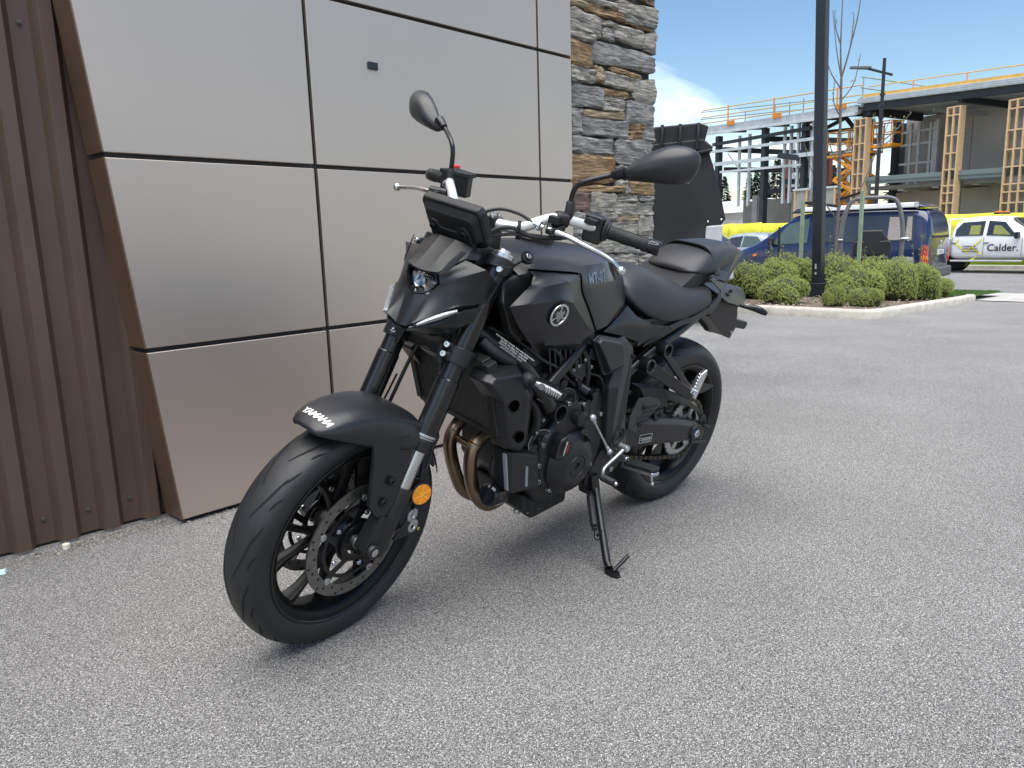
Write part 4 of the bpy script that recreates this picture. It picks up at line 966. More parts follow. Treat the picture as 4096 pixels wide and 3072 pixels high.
# rider seat
ST = [  # x, crown z, shoulder y/z, edge y/z, bottom y/z
 (.487, .905, .050, .898, .085, .878, .104, .844), (.455, .912, .066, .903, .108, .870, .133, .808), (.40, .926, .083, .908, .131, .858, .150, .778),
 (.33, .922, .097, .898, .147, .842, .158, .758), (.255, .890, .110, .872, .154, .818, .161, .756), (.16, .856, .118, .850, .155, .815, .160, .768),
 (.09, .852, .116, .851, .150, .829, .155, .782), (.045, .853, .104, .852, .136, .838, .143, .795), (.026, .848, .085, .846, .112, .834, .118, .806)]
rows = []
for x, cz, sy, sz, ey, ez, by, bz in ST:
    hp = [(0, cz), (sy * .5, cz * .6 + sz * .4 + .001), (sy, sz), (ey, ez), (by, bz + .012), (by - .006, bz), (by * .6, bz)]
    rows.append([(x, y, z) for y, z in hp])
full = [r + [(x, -y, z) for x, y, z in r[::-1]] for r in [list(r) for r in rows]]
full = [[p for i, p in enumerate(r) if not (i == len(r) - 1)] for r in full]
b = MB(); b.grid(full, closeu=True, cap=True); b.build('rider_seat', 'vinyl', bike, smooth=180, sub=2)
# pillion seat: steps up in front, strap across the middle
PT = [(.140, .906, .060, .902, .080, .896, .080, .892), (.105, .936, .078, .926, .102, .905, .105, .893), (.06, .960, .092, .950, .118, .915, .120, .894), (.0, .974, .092, .965, .116, .925, .118, .898),
      (-.07, .980, .086, .974, .106, .945, .106, .912), (-.14, .982, .074, .977, .090, .957, .090, .928), (-.20, .974, .054, .970, .068, .957, .068, .940), (-.228, .960, .030, .958, .04, .952, .04, .944)]
rows = []
for x, cz, sy, sz, ey, ez, by, bz in PT:
    hp = [(0, cz), (sy * .5, cz * .5 + sz * .5 + .002), (sy, sz), (ey, ez), (by, bz + .004), (by - .006, bz - .004), (by * .5, bz - .004)]
    r = [(x, y, z) for y, z in hp]; r = r + [(x, -y, z) for x, y, z in r[:0:-1]]; rows.append(r)
b = MB(); b.grid(rows, closeu=True, cap=True); pil = b.build('pillion_seat', 'vinyl', bike, smooth=180, sub=2)
def strap_pt(k):
    t = k * math.pi / 2; y = .123 * math.sin(t * 1.0); z = .9785 - .082 * (abs(math.sin(t)) ** 5) - .012 * abs(k) ** 2; return y, z
b = MB(); b.grid([[(x, strap_pt(-1 + i / 10)[0], strap_pt(-1 + i / 10)[1] + dz) for i in range(21)] for x, dz in ((.030, -.006), (.028, .0), (-.004, .0005), (-.006, -.006))]); b.build('grab_strap', 'vinyl', pil, smooth=50, solid=.003)
# tail panels
for s in (1, -1):
    vs = [(.306, .157, .749), (.293, .158, .736), (.05, .154, .772), (.010, .150, .80), (-.030, .134, .862), (.068, .120, .884), (.020, .150, .84), (.045, .152, .795), (.18, .160, .768), (.16, .158, .752)]
    b = MB(); b.faces([(x, y * s, z) for x, y, z in vs], [(0, 8, 9, 1), (8, 7, 2, 9), (7, 6, 3, 2), (6, 5, 4, 3)]); b.build('tail_side_panel', 'body_grey', bike, solid=.004, bevel=.003, bang=10)
    b = MB(); vs = [(.068, .119, .8845), (-.030, .133, .8625), (-.072, .112, .888), (-.02, .104, .9)]; b.faces([(x, y * s, z) for x, y, z in vs], [(0, 1, 2, 3)]); b.build('tail_gloss_panel', 'gloss_blk', bike, solid=.004, bevel=.002)
    b = MB(); vs = [(-.02, .102, .898), (-.076, .112, .886), (-.262, .052, .938), (-.272, .032, .950), (-.23, .046, .955), (-.15, .085, .935)]; b.faces([(x, y * s, z) for x, y, z in vs], [(0, 1, 5), (1, 2, 4, 5), (2, 3, 4)]); b.build('tail_top_panel', 'body_grey', bike, solid=.006, bevel=.003, bang=10)
    b = MB(); b.prism([(-.072, .108 * s, .882), (-.26, .050 * s, .930), (-.25, .04 * s, .915), (-.02, .12 * s, .80), (.0, .14 * s, .795)], (0, -.006 * s, 0)); b.build('tail_inner_panel', 'plastic_blk', bike, bevel=.002)
b = MB(); b.prism([(-.265, -.05, .935), (-.265, .05, .935), (-.276, .03, .951), (-.276, -.03, .951)], (.03, 0, -.02)); b.build('tail_light', 'red_plastic', bike, bevel=.003)
b = MB(); b.prism([(.20, -.10, .83), (-.20, -.04, .915), (-.20, .04, .915), (.20, .10, .83)], (0, 0, -.03)); b.build('seat_pan', 'deep_blk', bike, bevel=.004)
b = MB(); b.prism([(.125, .105, .893), (.125, -.105, .893), (.205, -.105, .850), (.205, .105, .850)], (-.11, 0, 0)); b.build('step_trim', 'plastic_blk', bike)
# number-plate hanger and rear indicators
b = MB(); b.xz([(-.10, .735), (-.16, .690), (-.268, .618), (-.317, .603), (-.345, .641), (-.338, .700), (-.31, .75), (-.16, .79)], .038, .044); b.xz([(-.10, .735), (-.16, .690), (-.268, .618), (-.317, .603), (-.345, .641), (-.338, .700), (-.31, .75), (-.16, .79)], -.044, -.038); b.prism([(-.16, -.04, .70), (-.30, -.04, .61), (-.31, -.04, .62), (-.17, -.04, .715)], (0, .08, 0)); b.prism([(-.33, -.04, .65), (-.345, -.04, .645), (-.335, -.04, .74), (-.32, -.04, .74)], (0, .08, 0)); ph = b.build('plate_hanger', 'satin_blk', bike, bevel=.002)
bolt('hanger_bolt', V(-.315, .044, .628), (0, 1, 0), .007, 'bolt_steel', ph)
b = MB(); b.prism([(-.355, .02, .687), (-.374, .02, .668), (-.479, .02, .648), (-.488, .02, .635), (-.47, .02, .616), (-.376, .02, .635), (-.345, .02, .64)], (0, -.04, 0)); b.build('plate_lamp', 'plastic_blk', ph, bevel=.006, bseg=3)
tcv = [(-.12, .062, .80), (-.179, .056, .812), (-.283, .03, .807), (-.395, .012, .783), (-.439, .006, .757), (-.376, .045, .749), (-.308, .066, .735), (-.261, .069, .748), (-.183, .074, .766), (-.138, .074, .786)]
b = MB(); half = [Vector(p) for p in tcv]; cc = V(-.26, .05, .79)
b.faces(half + [cc, V(-.28, 0, .815), V(-.12, 0, .82), V(-.40, 0, .79), V(-.445, 0, .757)], [(0, 1, 10, 9), (9, 10, 8), (10, 7, 8), (10, 6, 7), (10, 5, 6), (10, 2, 3, 5), (3, 4, 5), (1, 2, 10), (1, 0, 12, 11, 2), (2, 11, 13, 3), (3, 13, 14, 4)]); b.mirror()
tcov = b.build('hanger_cover', 'body_matte', bike, solid=.004, bevel=.004, bang=12)
for q in ((-.232, .052, .7985), (-.199, .060, .789)): bolt('cover_bolt', q, (-.05, .55, .8), .0085, 'bolt_blk', tcov)
for s in (1, -1):
    b = MB(); b.cyl((-.312, .045 * s, .741), (-.330, .092 * s, .736), .0085, .0075, n=14); st = b.build('indicator_stalk', 'plastic_blk', bike)
    b = MB(); b.tube([(-.326, .086 * s, .738), (-.340, .105 * s, .738), (-.356, .130 * s, .730), (-.366, .146 * s, .723)], lambda t: .0135 * math.sin(math.pi * (.22 + .62 * t)) ** .8, n=14); b.build('indicator_lamp', 'gloss_blk', st, smooth=60)

# ---------------------------------------------------------------- frame
def tube_part(name, pts, r, m='satin_blk', parent=None, n=14, **k):
    b = MB(); b.tube(pts, r, n=n, **k); return b.build(name, m, parent or bike, smooth=60)
for s in (1, -1):
    tube_part('frame_tube', [(1.10, .045 * s, .835), (1.03, .095 * s, .770), (.96, .140 * s, .715), (.905, .158 * s, .655), (.835, .160 * s, .575)], .0225)
    tube_part('frame_tube', [(.69, .135 * s, .745), (.77, .150 * s, .695), (.845, .158 * s, .645), (.885, .160 * s, .60)], .0175)
    tube_part('frame_tube', [(.98, .10 * s, .80), (.80, .125 * s, .775), (.66, .14 * s, .742), (.55, .15 * s, .715)], .02)
    b = MB(); b.lathe([(-.05, .026), (.0, .026), (.001, .024), (.001, .0215), (-.03, .021), (-.03, 0)], (.812, .186 * s, .560), (0, s, 0), n=28); b.build('engine_mount', 'satin_blk', bike)
    tube_part('subframe_tube', [(.50, .135 * s, .590), (.408, .132 * s, .634), (.30, .130 * s, .680), (.15, .118 * s, .724), (-.05, .09 * s, .790)], .0165)
    tube_part('subframe_stay', [(.50, .125 * s, .70), (.36, .13 * s, .725), (.20, .12 * s, .75), (.0, .10 * s, .80)], .012)
b = MB(); b.cyl(V(1.142, 0, .74) - V(.045, 0, 0), V(1.04, 0, .955) - V(.045, 0, 0), .034, n=24); b.build('steering_head', 'satin_blk', bike)
# noise label on the frame tube
p0 = V(1.022, .117, .776); p1 = V(.962, .160, .731)
ux = (p1 - p0).normalized(); un = V(.62, .72, .30); un = (un - ux * un.dot(ux)).normalized(); uz = un.cross(ux).normalized(); uz = uz if uz.z > 0 else -uz
lines = ['STATIONARY NOISE TEST INFORMATION', 'TESTED 94 dB(A) AT 4333 RPM', 'SILENCING SYSTEM  YAMAHA', 'IDENTIFICATION  BLH2']
for k, tx in enumerate(lines):
    def lab(u, v, k=k):
        vv = v + .0105 - .0068 * k; a = vv / .0235
        c = p0.lerp(p1, .5) + ux * u
        return c + uz * (.0232 * math.sin(a)) + un * (.0232 * math.cos(a))
    text_on('noise_label', tx, .0066, lab, 'decal_txt', bike, None)
PP = [(.560, .735), (.530, .742), (.472, .705), (.465, .690), (.469, .611), (.473, .500), (.452, .420), (.425, .378), (.470, .350), (.540, .372), (.556, .41), (.566, .47), (.596, .595), (.572, .650)]
for s in (1, -1):
    b = MB()
    inn = [(.552, .722), (.53, .728), (.487, .698), (.481, .685), (.485, .611), (.492, .50), (.484, .43), (.478, .395), (.495, .375), (.53, .385), (.541, .415), (.549, .47), (.566, .595), (.552, .65)]
    ys = [.165, .165, .160, .160, .168, .178, .178, .172, .172, .178, .18, .182, .190, .180]
    b.grid([[(x, .125 * s, z) for x, z in PP], [(x, (y - .016) * s, z) for (x, z), y in zip(PP, ys)], [(x, y * s, z) for (x, z), y in zip(inn, ys)]], closeu=True)
    b.faces([(x, y * s, z) for (x, z), y in zip(inn, ys)], [tuple(range(14))])
    pv = b.build('pivot_plate', 'body_grey', bike, bevel=.004, bseg=2, bang=15)
    b = MB(); b.lathe([(0, .030), (.006, .030), (.007, .027), (.004, .026), (.004, .021), (.006, .020), (.006, .015), (.002, .014), (.002, 0)], (.512, .176 * s, .424), (0, s, 0), n=36); b.build('pivot_cap', 'cast_blk', pv, smooth=30)
    for q in ((.482, .172, .675), (.476, .176, .56)): bolt('plate_bolt', V(q[0] + .004, (q[1] - .008) * s, q[2]), (0, s, 0), .007, 'bolt_blk', pv)
    b = MB(); b.prism([(x, y * s, z) for x, y, z in [(.694, .15, .749), (.669, .15, .763), (.577, .16, .743), (.556, .16, .722), (.536, .16, .651), (.608, .15, .632), (.622, .15, .637)]], (0, .016 * s, 0)); ac = b.build('intake_cover', 'body_matte', bike, bevel=.004)
    b = MB(); oo = [(.690, .166, .747), (.667, .166, .759), (.577, .176, .739), (.558, .176, .720), (.540, .176, .655), (.610, .166, .637)]; ii = [(.688, .185, .746), (.672, .183, .754), (.590, .192, .735), (.578, .192, .722), (.560, .192, .668), (.622, .192, .658)]
    b.grid([[(x, y * s, z) for x, y, z in oo], [(x, y * s, z) for x, y, z in ii]], closeu=True); b.faces([(x, y * s, z) for x, y, z in ii], [tuple(range(6))]); b.build('cover_face', 'body_grey', ac, bevel=.004, bang=15)
    # footrest bracket
    b = MB(); b.xz([(.500, .425), (.425, .400), (.405, .345), (.440, .290), (.500, .262), (.560, .272), (.575, .320), (.545, .360)], .118 * s, .148 * s); fb = b.build('footrest_bracket', 'cast_blk', bike, bevel=.004)
    b = MB(); b.lathe([(0, .0155), (.001, .0155), (.001, .0125), (-.004, .012), (-.004, 0)], (.432, .1485 * s, .377), (0, s, 0), n=24); b.build('bracket_hole', 'deep_blk', fb)
    bolt('bracket_bolt', V(.478, .148 * s, .29), (0, s, 0), .009, 'bolt_steel', fb)
    # rider peg
    b = MB(); b.cyl((.448, .150 * s, .328), (.446, .186 * s, .328), .012, n=16); b.prism([(.475, .180 * s, .322), (.424, .180 * s, .318), (.422, .29 * s, .330), (.440, .303 * s, .334), (.468, .296 * s, .334)], (0, 0, -.013)); pg = b.build('rider_footrest', 'alu', bike, bevel=.004)
    b = MB(); b.prism([(.478, .192 * s, .323), (.421, .192 * s, .319), (.419, .288 * s, .331), (.438, .299 * s, .335), (.470, .293 * s, .335)], (0, 0, .012)); rbp = b.build('footrest_rubber', 'rubber', pg, bevel=.004)
    b = MB()
    for k in range(7): b.beam((.472, (.20 + .013 * k) * s, .3355 + .0012 * k), (.425, (.208 + .013 * k) * s, .3335 + .0012 * k), .003, .0015)
    b.build('rubber_ribs', 'groove', rbp)
    b = MB(); b.cyl((.44, .272 * s, .322), (.430, .279 * s, .283), .004, n=10); b.sphere((.4295, .2795 * s, .281), .0062, n=12, m=8); b.build('lean_feeler', 'alu', pg)
    # heel guard
    b = MB(); b.xz([(.421, .530), (.357, .524), (.300, .500), (.290, .488), (.368, .431), (.411, .407), (.454, .436), (.455, .47)], .166 * s, .171 * s); hg = b.build('heel_guard', 'body_grey', bike, bevel=.002)
    b = MB()
    for k in range(4):
        for j in range(5 - k % 2):
            x0 = .315 + .017 * j + .012 * k; z0 = .490 - .0145 * k - .003 * j + .004 * j
            b.beam((x0, .1715 * s, z0), (x0 + .012, .1715 * s, z0 - .009), .0045, .001, upv=(0, 1, 0))
    b.build('guard_slots', 'deep_blk', hg)
    for q in ((.385, .492), (.395, .435)): bolt('guard_bolt', V(q[0], .1712 * s, q[1]), (0, s, 0), .0085, 'bolt_blk', hg)
    # pillion peg hanger
    b = MB()
    for q in ((.396, .632), (.314, .673)): b.lathe([(-.045, .020), (-.04, .0245), (.0, .0245), (.001, .0225), (.001, .0165), (-.02, .016), (-.02, 0)], (q[0], .176 * s, q[1]), (0, s, 0), n=28)
    b.prism([(.412, .15 * s, .615), (.385, .15 * s, .650), (.17, .18 * s, .530), (.145, .185 * s, .490), (.165, .185 * s, .488)], (0, .014 * s, 0)); b.prism([(.330, .155 * s, .662), (.298, .155 * s, .668), (.135, .18 * s, .515), (.15, .185 * s, .495)], (0, .012 * s, 0))
    hn = b.build('pillion_hanger', 'satin_blk', bike, bevel=.004, smooth=40)
    b = MB(); b.prism([(.118, .178 * s, .478), (.162, .178 * s, .502), (.126, .185 * s, .572), (.100, .19 * s, .590), (.098, .19 * s, .570)], (0, .018 * s, 0)); pp = b.build('pillion_peg', 'alu_bright', hn, bevel=.004)
    b = MB()
    for k in range(6):
        for j in range(3): b.sphere((.118 + .010 * j - .005 * k * .6 + .01, .198 * s, .512 + .011 * k + .004 * j), .0042, n=8, m=6)
    b.build('peg_studs', 'alu_bright', pp, smooth=60)
    bolt('peg_pivot', V(.148, .2 * s, .506), (0, s, 0), .009, 'alu_bright', hn)

# ---------------------------------------------------------------- swingarm, final drive
for s in (1, -1):
    b = MB(); o_ = [(.500, .455), (.400, .448), (.290, .428), (.120, .390), (.02, .362), (-.085, .332), (-.078, .268), (.06, .290), (.247, .318), (.420, .340), (.500, .380)]
    i_ = [(.490, .445), (.395, .435), (.292, .408), (.125, .372), (.03, .345), (-.07, .322), (-.066, .285), (.06, .303), (.245, .332), (.415, .355), (.490, .39)]
    b.grid([[(x, .108 * s, z) for x, z in o_], [(x, .142 * s, z) for x, z in o_], [(x, .154 * s, z) for x, z in i_]], closeu=True); b.faces([(x, .154 * s, z) for x, z in i_], [tuple(range(11))]); b.faces([(x, .108 * s, z) for x, z in o_], [tuple(range(11))])
    sa = b.build('swingarm', 'cast_blk', bike, bevel=.004, bang=15)
    b = MB(); b.lathe([(0, .036), (.010, .034), (.011, .020), (.005, .019), (.005, 0)], (.0, .152 * s, .315), (0, s, 0), n=8); b.build('axle_adjuster', 'plastic_blk', sa, bevel=.004)
    b = MB(); b.lathe([(.004, .017), (.012, .017), (.014, .014), (.014, .009), (.008, .008), (.008, 0)], (.0, .152 * s, .315), (0, s, 0), n=6); b.build('axle_nut', 'alu', sa)
    b = MB(); b.prism([(-.06, .152 * s, .338), (-.09, .152 * s, .326), (-.088, .152 * s, .318), (-.04, .152 * s, .338)], (0, .012 * s, 0)); b.prism([(.03, .152 * s, .284), (-.075, .152 * s, .262), (-.077, .152 * s, .272), (.03, .152 * s, .293)], (0, .014 * s, 0)); b.build('arm_flange', 'cast_blk', sa, bevel=.002)
b = MB(); b.span((.40, -.11, .36), (.50, .11, .45)); b.build('arm_crossmember', 'cast_blk', bike, bevel=.01)
sa_l = [o for o in bike.children if o.name.startswith('swingarm')][0]
b = MB(); b.prism([(.352, .1545, .352), (.280, .1545, .345), (.283, .1545, .376), (.355, .1545, .384)], (0, .0008, 0)); pl_ = b.build('tyre_pressure_label', 'deep_blk', sa_l)
b = MB()
def lb(u, v): return V(.355 - u * .072, .1556, .384 - v * .031 - u * .008)
for v0 in (.02, .42, .62, .95): b.faces([lb(0, v0), lb(1, v0), lb(1, v0 + .04), lb(0, v0 + .04)], [(0, 1, 2, 3)])
for u0 in (0, .30, .62, .975): b.faces([lb(u0, .02 if u0 in (0, .975) else .42), lb(u0 + .025, .02 if u0 in (0, .975) else .42), lb(u0 + .025, .98), lb(u0, .98)], [(0, 1, 2, 3)])
b.build('label_grid', 'decal', pl_, smooth=0)
for u0, v0, tx in ((.47, .53, '250'), (.80, .53, '250'), (.47, .80, '290'), (.80, .80, '290')):
    text_on('label_figures', tx, .0058, lambda u, v, u0=u0, v0=v0: lb(u0 + u / .072, v0 - v / .031), 'decal', pl_, None)
# chain and sprockets
def sprocket(name, c, y, r, teeth, holes, parent, m):
    b = MB(); pts = []
    for k in range(teeth * 4):
        a = 2 * math.pi * k / (teeth * 4); rr = r + (.0065 if k % 4 in (1, 2) else 0); pts.append((c[0] + rr * math.cos(a), c[1] + rr * math.sin(a)))
    n_ = len(pts); ri = r * .80
    inn = [(c[0] + ri * math.cos(2 * math.pi * k / n_), c[1] + ri * math.sin(2 * math.pi * k / n_)) for k in range(n_)]
    b.grid([[(x, y - .003, z) for x, z in pts], [(x, y + .003, z) for x, z in pts], [(x, y + .003, z) for x, z in inn], [(x, y - .003, z) for x, z in inn], [(x, y - .003, z) for x, z in pts]], closeu=True)
    for k in range(6):
        a = 2 * math.pi * k / 6; b.beam((c[0] + .04 * math.cos(a), y, c[1] + .04 * math.sin(a)), (c[0] + ri * 1.02 * math.cos(a), y, c[1] + ri * 1.02 * math.sin(a)), .022, .006, upv=(0, 1, 0))
    b.lathe([(-.003, .056), (.003, .056), (.003, .034), (-.003, .034)], V(c[0], y, c[1]), (0, 1, 0), n=40, closed=True)
    return b.build(name, m, parent, smooth=30)
rs = sprocket('rear_sprocket', (0, .315), .100, .106, 43, 6, rwheel, 'alu_satin')
for k in range(6):
    a = 2 * math.pi * k / 6; bolt('sprocket_bolt', V(.048 * math.cos(a), .103, .315 + .048 * math.sin(a)), (0, 1, 0), .008, 'bolt_steel', rs)
b = MB(); b.lathe([(-.02, .03), (.0, .062), (.02, .062), (.03, .045), (.045, .04), (.045, .02)], (0, .06, .315), (0, 1, 0), n=40); b.build('sprocket_carrier', 'cast_blk', rwheel)
b = MB(); b.lathe([(-.002, .1225), (.002, .1225), (.002, .095), (-.002, .095)], (0, -.09, .315), (0, 1, 0), n=64, closed=True)
for k in range(5):
    a = 2 * math.pi * k / 5; b.beam((.03 * math.cos(a), -.09, .315 + .03 * math.sin(a)), (.1 * math.cos(a), -.09, .315 + .1 * math.sin(a)), .02, .004, upv=(0, 1, 0))
b.build('rear_disc', 'disc_steel', rwheel)
b = MB(); b.cyl((0, -.15, .315), (0, .155, .315), .011, n=20); b.build('rear_axle', 'bolt_steel', rwheel)
c0, r0, c1, r1 = V(0, 0, .315), .1105, V(.600, 0, .430), .046
d = (c1 - c0); L = d.length; base = math.atan2(d.z, d.x); off = math.acos((r0 - r1) / L)
path = []
at0, ab0 = base + off, base - off
def cp(c, r, a): return V(c.x + r * math.cos(a), 0, c.z + r * math.sin(a))
pt, pb_ = cp(c1, r1, at0), cp(c1, r1, ab0); qt, qb = cp(c0, r0, at0), cp(c0, r0, ab0)
dense_p = []
N_ = 60
for k in range(N_): dense_p.append(pt.lerp(qt, k / N_))
a = at0
while a < ab0 + 2 * math.pi: dense_p.append(cp(c0, r0, a)); a += .05
for k in range(N_):
    u = k / N_; p = qb.lerp(pb_, u); p.z -= .020 * math.sin(math.pi * u); dense_p.append(p)
a = ab0
while a < at0: dense_p.append(cp(c1, r1, a)); a += .1
dense_p.append(dense_p[0])
acc = [0]
for p, q_ in zip(dense_p, dense_p[1:]): acc.append(acc[-1] + (q_ - p).length)
nl_ = int(acc[-1] / .0159); pts = []; j = 0
for k in range(nl_ + 1):
    t = acc[-1] * k / nl_
    while j < len(acc) - 2 and acc[j + 1] < t: j += 1
    u = (t - acc[j]) / max(1e-6, acc[j + 1] - acc[j]); pts.append(dense_p[j].lerp(dense_p[j + 1], u))
b = MB()
for k in range(nl_):
    p, q_ = pts[k], pts[k + 1]; e = (q_ - p).normalized() * .0035; y_ = .0095 if k % 2 else .0072
    for sy in (1, -1): b.beam(p - e + V(0, .100 + y_ * sy, 0), q_ + e + V(0, .100 + y_ * sy, 0), .013, .0018, upv=(0, 1, 0))
    b.cyl(p + V(0, .0895, 0), p + V(0, .1105, 0), .0042, n=8)
b.build('drive_chain', 'chain', bike, smooth=0)
b = MB(); b.grid([[(.36, .085, .545), (.216, .085, .512), (.150, .09, .488), (.05, .1, .455), (-.03, .11, .405), (-.06, .12, .36)], [(.36, .125, .540), (.216, .125, .507), (.160, .13, .480), (.062, .132, .448), (-.03, .136, .398), (-.072, .140, .350)], [(.30, .130, .465), (.235, .133, .428), (.19, .136, .470), (.07, .136, .430), (-.020, .138, .385), (-.048, .142, .345)]])
cg = b.build('chain_guard', 'plastic_blk', bike, solid=.004, bevel=.003)
b = MB(); b.xz([(-.048, .378), (-.066, .362), (-.074, .338), (-.045, .326), (-.03, .35)], .140, .150); b.build('guard_lug', 'plastic_blk', cg, bevel=.003); b = MB(); b.xz([(.285, .445), (.232, .452), (.232, .42), (.27, .405)], .134, .150); b.build('guard_lug', 'plastic_blk', cg, bevel=.003)
for q in ((-.058, .346), (.25, .432)): bolt('guard_bolt', V(q[0], .1505, q[1]), (0, 1, 0), .0075, 'bolt_blk', cg)
b = MB(); b.grid([[(x, y, z + .012 * (1 - (y / .1) ** 2)) for y in (-.1, -.05, 0, .05, .1)] for x, z in ((.40, .56), (.34, .625), (.25, .66), (.20, .655))]); b.build('rear_hugger', 'plastic_blk', bike, solid=.003, bevel=.002)
b = MB(); b.prism([(-.187, .085, .446), (-.09, .095, .475), (.03, .10, .47), (.02, .10, .45), (-.086, .095, .436)], (0, .008, 0)); b.build('chain_fin', 'plastic_blk', cg, bevel=.002)

# ---------------------------------------------------------------- engine
b = MB(); b.xz([(.875, .47), (.84, .56), (.77, .60), (.64, .60), (.56, .53), (.545, .40), (.57, .30), (.64, .255), (.80, .25), (.865, .33)], -.15, .135); eng = b.build('crankcase', 'cast_blk', bike, bevel=.012, bseg=3)
tl = Matrix.Rotation(R(14), 3, 'Y')
b = MB(); b.box((.815, 0, .645), (.17, .25, .12), tl); b.build('cylinder_block', 'cast_blk', eng, bevel=.008)
b = MB(); b.box((.838, 0, .735), (.19, .27, .075), tl); b.build('cylinder_head', 'cast_blk', eng, bevel=.01)
rib0 = MB()
for k in range(7):
    x0 = .735 + .021 * k
    rib0 = MB(); rib0.beam((x0, .142, .752 - .0015 * k), (x0 - .020, .142, .668), .026, .006, upv=(1, 0, 0)); rib0.build('cooling_rib', 'cast_blk', eng, bevel=.001)
b = MB(); b.span((.70, .10, .665), (.90, .128, .75)); b.build('rib_backing', 'deep_blk', eng)
b = MB(); b.xz([(.66, .60), (.45, .62), (.42, .76), (.60, .80), (.95, .80), (.98, .74), (.90, .60)], -.10, .10); b.build('airbox', 'deep_blk', bike, bevel=.01)
b = MB(); b.span((.42, -.09, .45), (.56, .09, .64)); b.build('shock_linkage', 'deep_blk', bike, bevel=.01)
# left cover
GC = [(.850, .372), (.845, .440), (.832, .480), (.800, .515), (.785, .545), (.750, .578), (.715, .582), (.690, .56), (.680, .52), (.672, .47), (.640, .44), (.628, .39), (.635, .335), (.670, .300), (.72, .287), (.79, .305), (.835, .335)]
cx = sum(p[0] for p in GC) / len(GC); cz = sum(p[1] for p in GC) / len(GC)
b = MB(); b.grid([[(x, .120, z) for x, z in GC], [(x, .150, z) for x, z in GC], [(cx + (x - cx) * .90, .163, cz + (z - cz) * .92) for x, z in GC]], closeu=True); b.faces([(cx + (x - cx) * .90, .163, cz + (z - cz) * .92) for x, z in GC], [tuple(range(len(GC)))]); gc = b.build('generator_cover', 'cast_blk', eng, bevel=.004, bang=15)
b = MB(); b.lathe([(-.02, .098), (.006, .096), (.016, .088), (.026, .078), (.030, .066), (.0345, .058), (.036, .046), (.036, .034), (.034, .033), (.0345, .031), (.036, .030), (.036, .012), (.030, .0105), (.030, 0)], (.722, .165, .382), (.0, 1, .02), n=56); b.build('generator_dome', 'cast_blk', gc, smooth=28)
b = MB(); b.xz([(.815, .420), (.802, .478), (.775, .488), (.745, .466), (.742, .440), (.775, .415)], .160, .196); lbx = b.build('cover_boss', 'cast_blk', gc, bevel=.008, bseg=3)
b = MB(); b.prism([(.802, .1972, .438), (.793, .1972, .474), (.762, .1972, .464), (.770, .1972, .428)], (0, .0006, 0)); ld = b.build('oil_label', 'deep_blk', lbx)
mat('label_red', (0.35, 0.02, 0.02), rough=0.5)
lo_ = V(.7815, .1982, .451); lu = V(-.031, 0, -.0095).normalized(); lw = V(-.009, 0, .036).normalized()
text_on('label_word', 'YAMALUBE', .0085, lambda u, v: lo_ + V(-.0085, 0, .030) * u * 30 + V(.030, 0, .0095) * (-v) * 30 + V(-.006, 0, -.002), 'decal', ld, None, bold=.0002) if False else text_on('label_word', 'YAMALUBE', .0088, lambda u, v: lo_ + lw * u - lu * (v + .003), 'decal', ld, None, bold=.0003)
b = MB(); b.faces([lo_ + lw * a_ + lu * c__ + V(0, -.0002, 0) for a_, c__ in ((-.015, .006), (.015, .006), (.015, .0105), (-.015, .0105))], [(0, 1, 2, 3)]); b.build('label_stripe', 'label_red', ld)
b = MB(); b.lathe([(-.02, .023), (.010, .022), (.012, .019), (.012, 0)], (.708, .172, .520), (0, 1, 0), n=24); b.build('cover_dome', 'cast_blk', gc, smooth=40)
b = MB(); b.lathe([(-.02, .019), (.006, .019), (.007, .016), (.008, .015)], (.684, .176, .468), (-.15, 1, .1), n=20); b.prism([(.668, .184, .452), (.700, .184, .480), (.704, .184, .474), (.674, .184, .447)], (-.004, .016, 0)); b.build('oil_filler', 'plastic_blk', gc, bevel=.002)
for x, z in ((.757, .572), (.795, .527), (.842, .462), (.848, .400), (.840, .348), (.785, .306), (.720, .290), (.662, .307), (.686, .556)): bolt('cover_bolt', V(x, .152, z), (0, 1, 0), .0078, 'bolt_steel', gc, h=.015)
bolt('drain_plug', V(.637, .157, .388), (0, 1, 0), .0085, 'copper', gc, h=.006); bolt('plug_head', V(.637, .162, .388), (0, 1, 0), .0062, 'bolt_blk', gc, h=.01)
b = MB(); b.xz([(.640, .585), (.608, .590), (.575, .540), (.552, .525), (.556, .400), (.590, .310), (.640, .30), (.655, .44), (.672, .54)], .09, .152); spc = b.build('sprocket_cover', 'cast_blk', eng, bevel=.005)
for x, z in ((.585, .503), (.64, .51), (.60, .34)): bolt('cover_bolt', V(x, .152, z), (0, 1, 0), .0075, 'bolt_steel', spc)
b = MB(); b.cyl((.70, .10, .615), (.665, .155, .588), .017, n=18); b.cyl((.675, .14, .600), (.640, .16, .582), .008, n=14); b.lathe([(0, .008), (.0, .012), (.006, .012), (.006, .008)], (.684, .128, .607), (-.5, .8, -.3), n=18, closed=True); b.build('shift_shaft', 'bolt_blk', eng)
b = MB(); b.box((.655, .166, .578), (.022, .02, .026), Matrix.Rotation(.3, 3, 'Y')); b.prism([(.662, .170, .572), (.650, .170, .57), (.668, .178, .522), (.680, .178, .525)], (0, .006, 0)); b.build('shift_arm', 'satin_blk', eng, bevel=.003)
b = MB()
for q in ((.80, .12, .60), (.71, .13, .64), (.76, .13, .62)): b.cyl((q[0], .10, q[2]), (q[0], .14, q[2]), .016, n=14)
